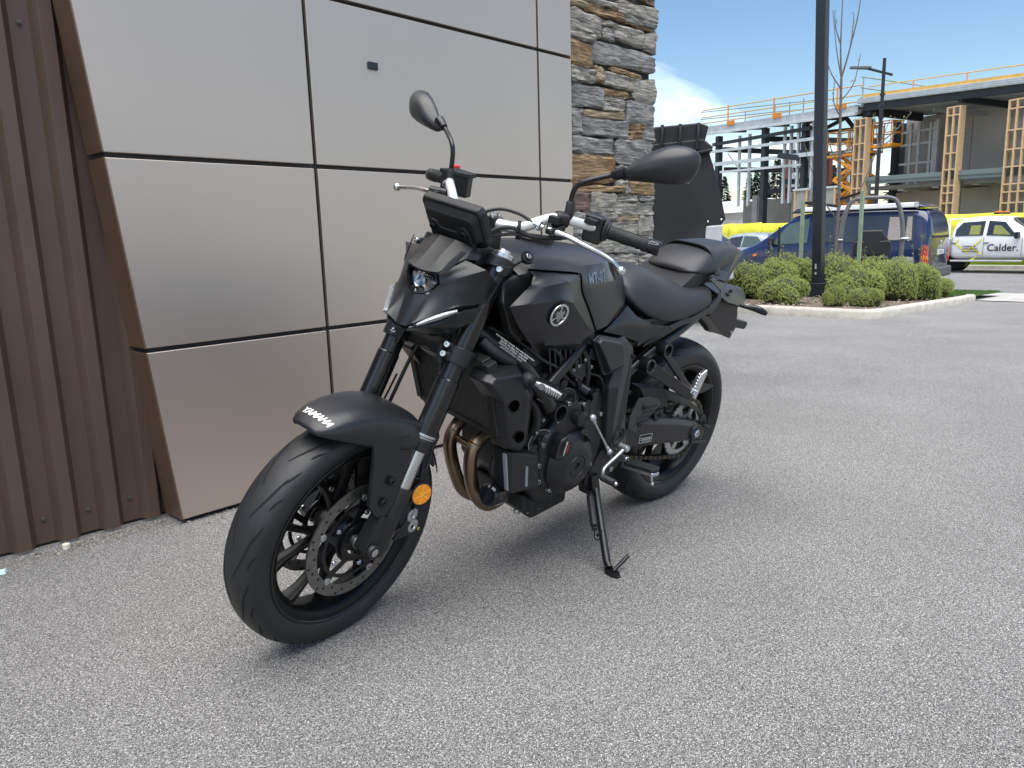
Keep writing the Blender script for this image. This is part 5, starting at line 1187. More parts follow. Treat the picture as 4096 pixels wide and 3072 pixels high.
b.tube([(.74, .13, .66), (.70, .14, .62), (.68, .13, .58), (.66, .14, .56)], .009, n=10); b.tube([(.85, .12, .70), (.80, .14, .66), (.78, .13, .62)], .008, n=10); b.build('engine_fittings', 'satin_blk', eng, bevel=.002)
for x, y, z in ((.745, .155, .665), (.718, .15, .638), (.775, .15, .60)): bolt('engine_bolt', V(x, y - .012, z), (0, 1, 0), .007, 'bolt_steel', eng, h=.012)
# oil pan, filter, drain bolt
b = MB(); b.prism([(.835, -.11, .275), (.830, -.11, .222), (.79, -.10, .187), (.64, -.10, .204), (.632, -.11, .275)], (0, .215, 0)); pan = b.build('oil_pan', 'cast_blk', eng, bevel=.008)
for k in range(4):
    b = MB(); x = .665 + .045 * k; b.cyl((x, .104, .262), (x + .004, .106, .213), .0085, .007, n=12); b.build('pan_rib', 'cast_blk', pan)
    bolt('pan_bolt', V(x + .004, .106, .2135), (0, .1, -1), .0055, 'bolt_steel', pan)
b = MB(); b.lathe([(0, .026), (.004, .026), (.005, .021), (.002, .02), (.002, 0)], (.76, .104, .268), (0, 1, 0), n=24); b.build('oil_window', 'alu_satin', pan)
bolt('drain_bolt', V(.793, .055, .192), (.4, .2, -1), .0105, 'bolt_steel', pan, h=.012)
b = MB(); b.lathe([(0, .0), (0, .024), (.004, .030), (.012, .034), (.07, .034), (.074, .031), (.09, .028), (.12, .028)], (.995, .120, .328), (-.92, -.30, -.26), n=12); b.build('oil_filter', 'gloss_blk', eng, smooth=25)
# exhaust
def pipe(pts): 
    b = MB(); b.tube(pts, .0195, n=20, smooth=8); return b.build('exhaust_header', 'pipe', bike, smooth=60)
h1 = pipe([(.905, -.052, .535), (.955, -.052, .490), (.990, -.052, .450), (.994, -.052, .405), (.965, -.052, .320), (.925, -.050, .250), (.86, -.045, .215), (.74, -.04, .200), (.60, -.06, .205)])
h2 = pipe([(.915, .050, .520), (.965, .050, .478), (1.000, .050, .445), (1.006, .050, .405), (.995, .050, .345), (.965, .048, .285), (.915, .040, .240), (.84, .010, .215), (.74, -.03, .205)])
b = MB(); b.cyl((.985, -.045, .440), (.990, .045, .437), .0095, n=14); b.build('balance_pipe', 'pipe', h1)
for h_, y in ((h1, -.052), (h2, .05)):
    b = MB(); b.lathe([(0, .0205), (.002, .0215), (.004, .0205)], (.985 if y < 0 else .994, y, .455), V(.6, 0, -.75), n=20, closed=True); b.build('weld_ring', 'pipe', h_)
b = MB(); b.tube([(.64, -.06, .21), (.55, -.09, .22), (.40, -.13, .25), (.28, -.15, .27)], lambda t: .05 + .012 * math.sin(math.pi * t), n=20, smooth=4, flat=.8); b.build('silencer', 'satin_blk', bike, smooth=60)
# cooling
mr_ = bpy.data.materials.new('radiator_core'); mr_.use_nodes = True; MATS['radiator_core'] = mr_; N = mr_.node_tree.nodes; Lk = mr_.node_tree.links; pb = N['Principled BSDF']; pb.inputs['Base Color'].default_value = (.011, .011, .012, 1); pb.inputs['Roughness'].default_value = .45
tcd = N.new('ShaderNodeTexCoord'); wv = N.new('ShaderNodeTexWave'); wv.bands_direction = 'Y'; wv.inputs['Scale'].default_value = 42; Lk.new(tcd.outputs['Object'], wv.inputs['Vector']); bpn = N.new('ShaderNodeBump'); bpn.inputs['Distance'].default_value = .004; Lk.new(wv.outputs['Fac'], bpn.inputs['Height']); Lk.new(bpn.outputs[0], pb.inputs['Normal'])
UR = (V(1.085, 0, .735) - V(1.022, 0, .535)); UR.normalize(); NR = V(UR.z, 0, -UR.x); CR = V(1.05, 0, .635); MRt = Matrix((NR, V(0, 1, 0), UR)).transposed()
b = MB(); b.box(CR, (.024, .30, .195), MRt); rad = b.build('radiator', 'radiator_core', bike, bevel=.002)
b = MB()
for s in (1, -1): b.box(CR + V(0, .158 * s, 0), (.034, .022, .215), MRt)
b.box(CR + UR * .105, (.030, .30, .018), MRt); b.box(CR - UR * .105, (.030, .30, .018), MRt); b.build('radiator_frame', 'plastic_blk', rad, bevel=.003)
b = MB(); b.prism([CR - UR * .112 + NR * .016 + V(0, .16, 0), CR - UR * .112 + NR * .016 + V(0, -.16, 0), CR - UR * .145 - NR * .03 + V(0, -.14, 0), CR - UR * .145 - NR * .03 + V(0, .15, 0)], NR * -.006); b.build('radiator_lip', 'plastic_blk', rad, bevel=.002)
b = MB(); b.tube([(1.075, .06, .80), (1.085, -.02, .775), (1.08, -.06, .74), (1.05, -.07, .70), (1.02, -.02, .69), (1.0, .05, .70)], .0165, n=14); b.build('coolant_hose', 'rubber', rad)
b = MB(); b.tube([(1.06, .10, .775), (1.03, .13, .745), (.99, .14, .72), (.96, .13, .70)], .016, n=14); b.build('coolant_hose', 'rubber', rad)
b = MB(); b.tube([(.93, .08, .435), (.955, .09, .39), (.94, .10, .355), (.90, .10, .33), (.86, .10, .32)], .0135, n=14); b.build('lower_hose', 'rubber', rad)
RS = [(1.110, .165, .695), (1.089, .162, .716), (.979, .150, .719), (.925, .178, .640), (.932, .182, .590), (.920, .172, .485), (.954, .174, .472), (1.000, .164, .488), (1.020, .163, .520), (1.063, .168, .639)]
RI = [(1.100, .194, .693), (1.086, .190, .706), (1.005, .200, .709), (.975, .208, .648), (.968, .206, .595), (.946, .188, .500), (.960, .188, .488), (.994, .184, .500), (1.008, .186, .527), (1.052, .200, .640)]
for s in (1, -1):
    b = MB(); b.grid([[(x, (y - .045) * s, z) for x, y, z in RS], [(x, y * s, z) for x, y, z in RS], [(x, y * s, z) for x, y, z in RI]], closeu=True); b.faces([(x, y * s, z) for x, y, z in RI], [(0, 1, 2, 3, 9), (9, 3, 4, 8), (8, 4, 5, 6, 7)])
    rsx = b.build('radiator_shroud', 'body_matte', bike, bevel=.006, bseg=3, bang=10)
    for q in ((1.022, .2045, .628), (.980, .197, .530)):
        b = MB(); b.lathe([(0, .0155), (.0008, .0155), (.001, .0125), (-.001, .0), ], V(q[0], q[1] * s, q[2]), (.12, s, .02), n=24); hl = b.build('shroud_hole', 'void', rsx)  # black disc on an uncut shroud, shade of the hole in its colour
    # indicator
    b = MB(); b.lathe([(0, .024), (.012, .023), (.02, .016), (.024, .014), (.04, .011), (.062, .010)], (.975, .196 * s, .688), (.25, s, .1), n=24); si = b.build('indicator_stalk', 'plastic_blk', bike, smooth=40)
    ta, tb_ = V(1.004, .240 * s, .703), V(.966, .315 * s, .681); dd = (tb_ - ta).normalized(); fr_ = V(.88, .42 * s, .1); fr_ = (fr_ - dd * fr_.dot(dd)).normalized(); uu = dd.cross(fr_) * s; rows = []; rl = []
    for k in range(11):
        u = k / 10; h_ = .0175 * (math.sin(math.pi * (.10 + .80 * u)) ** .55); c = ta.lerp(tb_, u)
        rows.append([c + uu * h_ + fr_ * .006, c + uu * h_ - fr_ * .006, c + uu * h_ * .5 - fr_ * .016, c - uu * h_ * .5 - fr_ * .016, c - uu * h_ - fr_ * .006, c - uu * h_ + fr_ * .006])
        rl.append([c + uu * h_ * .52 + fr_ * .0062, c + uu * h_ * .25 + fr_ * .0095, c - uu * h_ * .25 + fr_ * .0095, c - uu * h_ * .52 + fr_ * .0062])
    b = MB(); b.grid(rows, closeu=True, cap=True); il = b.build('indicator_lamp', 'gloss_blk', si, smooth=40)
    b = MB(); b.grid(rl[1:-1]); b.build('indicator_lens', 'lens_clear', il, smooth=30)
    b = MB(); b.lathe([(.0, .0085), (.003, .0075), (.003, .0)], ta.lerp(tb_, .3) + fr_ * .0095, fr_, n=16); b.build('indicator_bulb', 'reflector', il)
    b = MB()
    for k in range(6): c = ta.lerp(tb_, .48 + .075 * k); b.beam(c + uu * .0085 + fr_ * .0106, c - uu * .0085 + fr_ * .0106, .0016, .0012, upv=fr_)
    b.build('lens_ribs', 'alu_bright', il)
b = MB(); b.prism([(.985, .105, .478), (.86, .105, .44), (.838, .105, .330), (.958, .105, .343)], (0, .066, 0)); rv_ = b.build('coolant_bottle_cover', 'plastic_blk', bike, bevel=.009, bseg=3)
b = MB(); b.prism([(.912, .1712, .418), (.902, .1712, .415), (.894, .1712, .352), (.904, .1712, .354)], (0, .001, 0)); b.build('bottle_window', 'coolant', rv_)
b = MB(); b.prism([(.990, .150, .468), (.964, .150, .352), (.956, .150, .350), (.982, .150, .470)], (0, .014, 0)); b.build('bottle_edge', 'coolant', rv_, bevel=.003)
b = MB(); b.lathe([(-.02, .03), (-.004, .040), (.0, .0415), (.002, .0395), (.001, .030), (-.004, .020), (-.004, .008), (.001, .007), (.001, 0)], (.838, .150, .462), (.25, 1, .05), n=36); hr = b.build('horn', 'gloss_blk', bike, smooth=30)
b = MB(); b.lathe([(.0, .0420), (.0012, .0420), (.0012, .0408), (.0, .0408)], (.838, .151, .462), (.25, 1, .05), n=48, closed=True); b.build('horn_rim', 'alu', hr)

# ---------------------------------------------------------------- shifter and side stand
b = MB(); b.tube([(.496, .200, .389), (.536, .200, .368), (.585, .203, .350), (.599, .206, .338), (.600, .208, .318)], .0062, n=12, flat=.75, smooth=4); b.cyl((.498, .150, .388), (.496, .210, .389), .0115, n=18); shf = b.build('shift_lever', 'alu_satin', bike, smooth=40)
bolt('lever_bolt', V(.496, .209, .389), (0, 1, 0), .0085, 'alu_bright', shf)
b = MB(); b.lathe([(0, .009)] + [(.004 + .006 * k + (.003 if j else 0), .0115 if j == 0 else .0098) for k in range(9) for j in (0, 1)] + [(.060, .010), (.062, .006)], (.600, .206, .318), (.18, 1, .12), n=18); b.build('shift_rubber', 'rubber', shf, smooth=20)
b = MB(); b.sphere(V(.600, .206, .318) + V(.18, 1, .12).normalized() * .063, .0065, n=12, m=8); b.build('shift_tip', 'alu_bright', shf, smooth=180)
b = MB(); b.cyl((.664, .189, .510), (.580, .198, .402), .0038, n=10); b.cyl((.668, .189, .516), (.658, .190, .502), .006, n=6); b.cyl((.588, .197, .412), (.578, .198, .400), .006, n=6); b.sphere((.672, .189, .521), .0115, n=14, m=10); b.sphere((.574, .199, .394), .010, n=14, m=10); b.build('shift_rod', 'alu_satin', bike, smooth=40)
b = MB(); b.prism([(.585, .190, .398), (.545, .190, .375), (.552, .190, .362), (.58, .190, .384)], (0, .006, 0)); b.build('rod_arm', 'satin_blk', bike, bevel=.002)
foot_w = V(.648, .338, .010 - .0015); IL = Matrix.Rotation(LEAN, 3, 'X')
foot = IL @ foot_w
top = V(.562, .155, .285)
b = MB(); b.xz([(.600, .315), (.555, .325), (.535, .285), (.548, .235), (.585, .228), (.605, .27)], .118, .150); sbk = b.build('stand_bracket', 'satin_blk', bike, bevel=.003)
bolt('stand_pivot', V(.570, .150, .282), (0, 1, 0), .012, 'bolt_blk', sbk); bolt('bracket_bolt', V(.588, .150, .308), (0, 1, 0), .009, 'bolt_blk', sbk)
ank = IL @ V(.641, .318, .024)
b = MB(); b.prism([(.582, .146, .290), (.552, .146, .295), (.540, .156, .235), (.556, .158, .225), (.575, .156, .235)], (0, .012, 0)); b.tube([(.556, .160, .245), V(.556, .160, .245).lerp(ank, .5), ank], .0125, n=16, smooth=3); b.tube([ank + (V(.556, .160, .245) - ank) * .03, ank, IL @ V(.648, .332, .012)], .0115, n=14, smooth=3); stn = b.build('side_stand', 'satin_blk', bike, bevel=.0015, smooth=50)
b = MB(); fp = [(.628, .315), (.640, .306), (.668, .330), (.676, .362), (.672, .380), (.660, .384), (.640, .362)]; b.prism([IL @ V(x, y, .0005) for x, y in fp], IL @ V(0, 0, .007)); b.build('stand_foot', 'satin_blk', stn, bevel=.002)
b = MB(); b.cyl(IL @ V(.655, .352, .010), IL @ V(.598, .362, .040), .0062, n=12); b.sphere(IL @ V(.598, .362, .040), .0063, n=12, m=8); b.build('stand_tang', 'satin_blk', stn, smooth=50)
s0 = V(.584, .158, .243); s1 = s0.lerp(ank + V(.03, -.005, .0), .55)
b = MB(); b.cyl(s0.lerp(s1, .14), s0.lerp(s1, .86), .0118, n=18); b.build('spring_sleeve', 'rubber', stn)
def coil(a, c, n, r):
    d = (c - a); u, w = frame_of(d); return [a + d * (k / (n * 10)) + (u * math.cos(k * .628) + w * math.sin(k * .628)) * r for k in range(n * 10 + 1)]
b = MB(); b.tube(coil(s0, s0.lerp(s1, .16), 4, .0085), .0018, n=6, smooth=0); b.tube(coil(s0.lerp(s1, .84), s1, 4, .0085), .0018, n=6, smooth=0); b.tube([s1, s1 + V(.004, .006, -.02), s1 + V(-.004, .016, -.026), s1 + V(-.014, .018, -.012)], .002, n=6); b.build('stand_spring', 'bolt_blk', stn)
hk = V(.556, .160, .245).lerp(ank, .60); b = MB(); b.prism([hk + V(.005, 0, .01), hk + V(.028, 0, .004), hk + V(.030, 0, -.006), hk + V(.022, 0, -.003), hk + V(.004, 0, -.012)], (0, .006, 0)); b.build('spring_hook', 'satin_blk', stn, bevel=.001)

# wiring, hoses and fittings round the cylinders
def cable(name, pts, r, m='rubber'):
    b = MB(); b.tube(pts, r, n=8); return b.build(name, m, eng, smooth=60)
cable('wiring_loom', [(.96, .12, .79), (.90, .145, .755), (.84, .15, .74), (.79, .148, .70), (.75, .152, .66), (.70, .15, .63)], .006)
cable('wiring_loom', [(1.02, .08, .80), (.95, .13, .765), (.88, .15, .715), (.82, .155, .685), (.76, .15, .64)], .0045)
cable('breather_hose', [(.72, .12, .74), (.69, .145, .70), (.675, .15, .655), (.66, .14, .60), (.64, .13, .56)], .0085)
cable('sensor_lead', [(.80, .15, .60), (.775, .165, .62), (.745, .165, .605), (.73, .16, .575)], .0035)
cable('sensor_lead', [(.66, .14, .64), (.625, .155, .63), (.60, .155, .60), (.585, .15, .565)], .004)
cable('coolant_pipe', [(.93, .135, .62), (.885, .15, .585), (.865, .15, .535), (.862, .14, .49)], .011)
for x, y, z, r in ((.735, .145, .69, .016), (.705, .14, .66, .013), (.675, .13, .68, .018), (.66, .135, .645, .012), (.63, .13, .655, .015)):
    b = MB(); b.lathe([(-.03, r), (.0, r), (.003, r * .85), (.003, r * .5), (.007, r * .45), (.007, 0)], (x, y, z), (.1, 1, .1), n=16); b.build('throttle_fitting', 'cast_blk', eng, smooth=30)
b = MB(); b.box((.70, .125, .655), (.06, .05, .05), Matrix.Rotation(.25, 3, 'Y')); b.build('throttle_body', 'satin_blk', eng, bevel=.006)
b = MB(); b.box((.655, .13, .70), (.05, .045, .035), Matrix.Rotation(-.2, 3, 'Y')); b.build('injector_rail', 'plastic_blk', eng, bevel=.004)
for x, z in ((.70, .69), (.725, .675), (.668, .665), (.745, .705), (.86, .625), (.845, .535), (.865, .50)): bolt('engine_bolt', V(x, .148, z), (0, 1, 0), .0058, 'bolt_steel', eng, h=.008)

for s in (1, -1):
    b = MB(); b.prism([(.306, .150 * s, .748), (.235, .146 * s, .742), (.21, .142 * s, .735), (.345, .146 * s, .700), (.420, .148 * s, .690), (.377, .152 * s, .722)], (0, -.012 * s, 0)); b.build('tail_lower_trim', 'plastic_blk', bike, bevel=.003)
b = MB(); b.xz([(.47, .73), (.20, .76), (.18, .74), (.36, .685), (.47, .66)], -.105, .105); b.build('battery_box', 'deep_blk', bike, bevel=.005)

for s in (1, -1):
    b = MB(); b.tube([(x, (y + .003) * s, z + .001) for x, y, z in [(.70, .168, .776), SC[0], SC[1], SC[2]]], .0020, n=6, smooth=4); b.build('cover_gap', 'void', bike)

# marks and rows of tiny pieces that nobody could pick apart
SMALL = {'drilled_holes', 'tread_grooves', 'ring_slots', 'guard_slots', 'peg_studs', 'rubber_ribs', 'lens_ribs', 'reflector_ribs', 'grip_pattern', 'label_grid', 'drive_chain', 'emblem_forks', 'stand_spring'}
for o in bpy.data.objects:
    if o.name.split('.')[0] in SMALL: o['kind'] = 'stuff'
# ================================================================== BEYOND THE WALL: planted island, road, vehicles, building site
mat('concrete', (0.37, 0.355, 0.325), rough=0.85, var=0.18, vscale=4, bump=0.3, bscale=60)
mat('kerb_concrete', (0.40, 0.375, 0.325), rough=0.85, var=0.2, vscale=7, bump=0.3, bscale=80)
mat('soil', (0.13, 0.10, 0.075), rough=0.95, var=0.6, vscale=30, bump=0.9, bscale=50, bdist=0.02)
mat('grass_base', (0.07, 0.13, 0.035), rough=0.9, var=0.4, vscale=20)
mat('precast', (0.42, 0.40, 0.38), rough=0.8, var=0.14, vscale=0.7, bump=0.1, bscale=20)
mat('precast_dark', (0.22, 0.21, 0.2), rough=0.8, var=0.2, vscale=0.9)
mat('precast_pale', (0.33, 0.32, 0.3), rough=0.8, var=0.1, vscale=2)
mat('galv', (0.58, 0.61, 0.64), rough=0.45, metal=0.35, var=0.12, vscale=3)
mat('galv_dull', (0.46, 0.48, 0.5), rough=0.5, metal=0.5, var=0.15, vscale=3)
mat('steel_dark', (0.028, 0.033, 0.042), rough=0.5, metal=0.2, var=0.2, vscale=2)
mat('teal_steel', (0.17, 0.21, 0.21), rough=0.55, var=0.06, vscale=1.5)
mat('red_oxide', (0.32, 0.10, 0.08), rough=0.6)
mat('pine_timber', (0.62, 0.43, 0.25), rough=0.75, var=0.18, vscale=6, stretch=(6, 6, 1))
mat('wrap_yellow', (0.62, 0.38, 0.09), rough=0.6, var=0.12, vscale=5)
mat('rail_orange', (0.62, 0.22, 0.03), rough=0.5)
mat('rail_yellow', (0.5, 0.36, 0.14), rough=0.55)
mat('lift_orange', (0.78, 0.30, 0.02), rough=0.42, var=0.06)
mat('fence_yellow', (0.70, 0.66, 0.05), rough=0.7, var=0.12, vscale=1.8, bump=0.3, bscale=3, bdist=0.05)
mat('black_powder', (0.014, 0.017, 0.022), rough=0.42)
mat('van_blue', (0.008, 0.015, 0.06), rough=0.2, coat=0.6, var=0.05)
mat('paint_white', (0.72, 0.72, 0.71), rough=0.3, coat=0.4, var=0.03)
mat('paint_silver', (0.42, 0.46, 0.5), rough=0.3, metal=0.4, coat=0.4)
mat('car_dark', (0.03, 0.045, 0.075), rough=0.2, coat=0.6)
mat('glass_dark', (0.025, 0.03, 0.036), rough=0.06, spec=0.8, coat=0.3)
mat('glass_green', (0.07, 0.10, 0.09), rough=0.06, spec=0.8)
mat('glass_yellow', (0.22, 0.23, 0.06), rough=0.1, spec=0.8)
mat('curtain', (0.26, 0.23, 0.21), rough=0.8, var=0.3, vscale=12, stretch=(8, 8, .3))
mat('trim_grey', (0.085, 0.088, 0.092), rough=0.6)
mat('tail_red', (0.55, 0.03, 0.02), rough=0.2, coat=0.4)
mat('orange_lens', (0.8, 0.2, 0.02), rough=0.2)
mat('tarp', (0.0075, 0.0075, 0.0085), rough=0.55, var=0.2, vscale=3, bump=0.2, bscale=30)
mat('bark', (0.13, 0.118, 0.105), rough=0.9, var=0.3, vscale=20)
mat('stake_green', (0.23, 0.29, 0.2), rough=0.8, var=0.15)
mat('strap', (0.012, 0.012, 0.013), rough=0.7)
mat('mower_grey', (0.12, 0.12, 0.125), rough=0.45)
mat('brand_yellow', (0.75, 0.66, 0.06), rough=0.4)
mat('print_black', (0.015, 0.015, 0.017), rough=0.5)
mat('panel_grey', (0.4, 0.41, 0.43), rough=0.5)
def leaf_mat(name, c0, c1):
    m = bpy.data.materials.new(name); m.use_nodes = True; N = m.node_tree.nodes; L = m.node_tree.links; b = N['Principled BSDF']
    g = N.new('ShaderNodeNewGeometry'); n = N.new('ShaderNodeTexNoise'); n.inputs['Scale'].default_value = 7; L.new(g.outputs['Position'], n.inputs['Vector'])
    ad = N.new('ShaderNodeMath'); ad.operation = 'ADD'; mu = N.new('ShaderNodeMath'); mu.operation = 'MULTIPLY'; mu.inputs[1].default_value = .55
    L.new(g.outputs['Random Per Island'], mu.inputs[0]); L.new(mu.outputs[0], ad.inputs[0]); m2 = N.new('ShaderNodeMath'); m2.operation = 'MULTIPLY'; m2.inputs[1].default_value = .45; L.new(n.outputs['Fac'], m2.inputs[0]); L.new(m2.outputs[0], ad.inputs[1])
    r = N.new('ShaderNodeValToRGB'); r.color_ramp.elements[0].position = .15; r.color_ramp.elements[1].position = .85; r.color_ramp.elements[0].color = (*c0, 1); r.color_ramp.elements[1].color = (*c1, 1); L.new(ad.outputs[0], r.inputs[0]); L.new(r.outputs[0], b.inputs['Base Color'])
    b.inputs['Roughness'].default_value = .6; b.inputs['Subsurface Weight'].default_value = 0
    tr = N.new('ShaderNodeBsdfTranslucent'); mx = N.new('ShaderNodeMixShader'); mx.inputs[0].default_value = .25; L.new(r.outputs[0], tr.inputs[0]); L.new(b.outputs[0], mx.inputs[1]); L.new(tr.outputs[0], mx.inputs[2]); L.new(mx.outputs[0], N['Material Output'].inputs[0])
    MATS[name] = m
leaf_mat('shrub_leaf', (0.13, 0.17, 0.042), (0.44, 0.49, 0.13)); leaf_mat('plant_leaf', (0.10, 0.15, 0.04), (0.32, 0.36, 0.11)); leaf_mat('conifer_leaf', (0.012, 0.025, 0.014), (0.035, 0.06, 0.03)); leaf_mat('bud_leaf', (0.16, 0.2, 0.07), (0.3, 0.34, 0.13)); leaf_mat('grass_leaf', (0.05, 0.11, 0.025), (0.12, 0.22, 0.05))

# ---------------------------------------------------------------- island
def kerb_run(name, pts, label):
    o = empty(name, (pts[0][0], pts[0][1], gz(*pts[0])), label=label, cat='kerb')
    P = [Vector((x, y, gz(x, y))) for x, y in pts]; inv = Matrix.Translation(-o.location)
    off = []
    for i in range(len(P)):
        d = (P[min(i + 1, len(P) - 1)] - P[max(i - 1, 0)]); d.z = 0; d.normalize(); off.append(V(d.y, -d.x, 0))
    prof = [(0, -.05), (0, .085), (.02, .112), (.05, .12), (.13, .12), (.15, .10), (.15, -.05)]
    b = MB(inv); b.grid([[p + n * -a + V(0, 0, h) for a, h in prof] for p, n in zip(P, off)]); b.build('kerb_stone', 'kerb_concrete', o, smooth=40)
    return o
kp = [(-7.66, -9.0), (-7.66, -6.0), (-7.66, -4.1), (-7.66, -2.9), (-7.66, -2.35), (-7.72, -2.10), (-7.9, -1.99), (-8.3, -1.97), (-10.5, -1.99), (-11.6, -2.0), (-12.3, -2.03), (-12.7, -2.10)]
kerb_run('island_kerb', kp, 'pale concrete kerb round the planted island with green shrubs')
b = MB(); b.grid([[(x, y, gz(x, y) + .075 + .03 * noise.noise((x * 2, y * 2, 0))) for y in [-9 + .35 * i for i in range(20)] + [-2.2]] for x in [-7.82 - .3 * i for i in range(17)]]); tag(b.build('soil', 'soil', smooth=180), kind='structure')
random.seed(5); b = MB()
for k in range(420):
    x = random.uniform(-12.4, -7.85); y = random.uniform(-5.5, -2.2); r = random.uniform(.008, .028); z = gz(x, y) + .08 + .03 * noise.noise((x * 2, y * 2, 0)); rot = Euler((random.random() * 3, random.random() * 3, random.random() * 3)).to_matrix()
    b.box((x, y, z + r * .3), (r * 2, r * 1.4, r * .7), rot)
mat('mulch', (0.26, 0.21, 0.16), rough=0.9, var=0.5, vscale=3); tag(b.build('mulch_chips', 'mulch', smooth=0), 'loose bark and stone chips on the island soil', 'mulch', kind='stuff')
b = MB(); b.grid([[(x, y, gz(x, y) + .085) for y in (-3.3, -2.9, -2.5, -2.12)] for x in (-12.55, -13.2, -13.9, -14.5)]); tag(b.build('lawn', 'grass_base', smooth=180), kind='structure')
def grass(name, x0, x1, y0, y1, n, h, z):
    b = MB()
    for k in range(n):
        x, y = random.uniform(x0, x1), random.uniform(y0, y1); a = random.random() * 6.28; w = .008; hh = h * random.uniform(.5, 1.2); q = V(x, y, gz(x, y) + z); t = V(math.cos(a), math.sin(a), 0)
        b.faces([q - t * w, q + t * w, q + V(random.uniform(-.02, .02), random.uniform(-.02, .02), hh)], [(0, 1, 2)])
    return tag(b.build(name, 'grass_leaf', smooth=0, weld=False), kind='stuff')
tag(grass('grass', -14.5, -12.5, -3.3, -2.12, 5000, .05, .08), 'short green grass patch at the end of the island', 'grass')
b = MB(); b.grid([[(x, y, gz(x, y) + .012) for y in (-12, -6, -2.05, 2, 8, 20)] for x in (-12.75, -13.6, -14.6, -15.6)]); 
b.v = [p for p in b.v]; tag(b.build('footpath', 'concrete', smooth=180), kind='structure')
b = MB(); b.grid([[(x, y, gz(x, y) + .006) for y in (-60, -30, -12, -2, 8, 40)] for x in (-15.6, -19, -24, -28.3)]); tag(b.build('road', 'road_asphalt', smooth=180), kind='structure')
b = MB(); b.grid([[(x, y, gz(x, y) + z) for y in (-60, -30, -12, -2, 8, 40)] for x, z in ((-28.3, 0), (-28.3, .12), (-28.45, .13), (-28.46, .11))]); tag(b.build('road_kerb', 'kerb_concrete', smooth=30), kind='structure')
b = MB(); b.grid([[(x, y, gz(x, y) + .1) for y in (-60, -30, -12, -2, 8, 40)] for x in (-28.46, -31, -33)]); tag(b.build('verge', 'grass_base', smooth=180), kind='structure')
mat('gravel', (0.3, 0.28, 0.25), rough=0.95, var=0.3, vscale=6, bump=.5, bscale=40)
b = MB(); b.grid([[(x, y, gz(x, y) + .09) for y in (-90, -40, -12, 8, 40)] for x in (-33, -45, -59)]); tag(b.build('building_site_ground', 'gravel', smooth=180), kind='structure')

# shrubs: mounds of small leaf tufts
def shrub_mesh(seed, n=6500):
    random.seed(seed); b = MB()
    lobes = [(random.uniform(-.55, .55), random.uniform(-.55, .55), random.uniform(.25, .62), random.uniform(.32, .5)) for _ in range(11)] + [(0, 0, .5, .62)]
    for k in range(n):
        lx, ly, lz, lr = random.choice(lobes); a = random.random() * 6.283; cz = random.uniform(-.55, 1); s = math.sqrt(1 - cz * cz); d = V(s * math.cos(a), s * math.sin(a), cz)
        p = V(lx, ly, lz) + d * lr * random.uniform(.84, 1.05)
        p.x = max(-1, min(1, p.x)); p.y = max(-1, min(1, p.y))
        if p.z < .02: continue
        if any((p - V(ox, oy, oz)).length < orr * .78 for ox, oy, oz, orr in lobes): continue
        dd = (d + V(random.uniform(-.5, .5), random.uniform(-.5, .5), random.uniform(0, .6))).normalized(); u, w = frame_of(dd)
        for j in range(5):
            t = j * 1.257 + random.random(); r = u * math.cos(t) + w * math.sin(t); L = random.uniform(.035, .06); wd = .010; sd = dd.cross(r)
            q = p + dd * random.uniform(-.02, .03); tip = q + (r * .75 + dd * .7) * L
            b.faces([q - sd * wd * .4, q + (tip - q) * .55 - sd * wd, tip, q + (tip - q) * .55 + sd * wd], [(0, 1, 2, 3)])
    me = b.mesh('foliage', smooth=0, weld=False); me.materials.append(MATS['shrub_leaf'])
    c = MB()  # dark lumps filling the mound, inner shade put into their colour
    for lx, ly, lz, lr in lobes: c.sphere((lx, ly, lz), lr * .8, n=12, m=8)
    ce = c.mesh('dark_core', smooth=180); 
    return me, ce
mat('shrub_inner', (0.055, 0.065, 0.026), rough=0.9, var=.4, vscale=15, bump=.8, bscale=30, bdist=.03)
SHM = []
for sd in (1, 2, 3):
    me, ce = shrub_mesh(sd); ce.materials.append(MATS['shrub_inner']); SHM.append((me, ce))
SHR = [(-8.93, -3.75, .78, .46, 'low round green shrub at the foot of the black light pole'), (-8.80, -2.95, .36, .33, 'smallest round green shrub by the kerb corner'), (-9.12, -2.62, .52, .30, 'low flat green shrub beside the smallest shrub at the kerb'),
       (-10.0, -3.10, .92, .58, 'broad green shrub behind the smallest shrub'), (-10.75, -2.80, .70, .66, 'rounded green shrub near the kerb side of the island'), (-11.25, -2.56, .66, .60, 'yellowish green shrub between the rounded shrub and the grass'), (-12.0, -2.52, .56, .38, 'small green shrub at the grass end of the island'),
       (-9.85, -4.90, .84, .66, 'dark green shrub beside the thin black marker post'), (-10.3, -4.62, .95, .72, 'wide green shrub behind the low round shrub'), (-11.4, -4.95, 1.15, .78, 'green shrub in front of the blue van door'), (-12.1, -4.3, 1.3, .78, 'green shrub round the sapling trunk'), (-11.75, -3.45, 1.1, .72, 'green shrub at the foot of the green stake'), (-11.4, -2.95, 1.0, .70, 'green shrub in front of the mower'), (-9.3, -5.6, 1.0, .65, 'green shrub half hidden behind the motorcycle tail')]
for k, (x, y, w, h, lb) in enumerate(SHR):
    o = empty('shrub', (x, y, gz(x, y) + .06), label=lb, cat='shrub', group='mounded shrubs on the planted island'); me, ce = SHM[k % 3]; ang = k * 1.9
    for nm, m in (('foliage', me), ('branches', ce)):  # second mesh is the dark inner fill, no twigs are modelled
        c = bpy.data.objects.new(nm, m); col.objects.link(c); c.parent = o; c.scale = (w / 2 * .98, w / 2 * .98, h / 1.12); c.rotation_euler = (0, 0, ang)
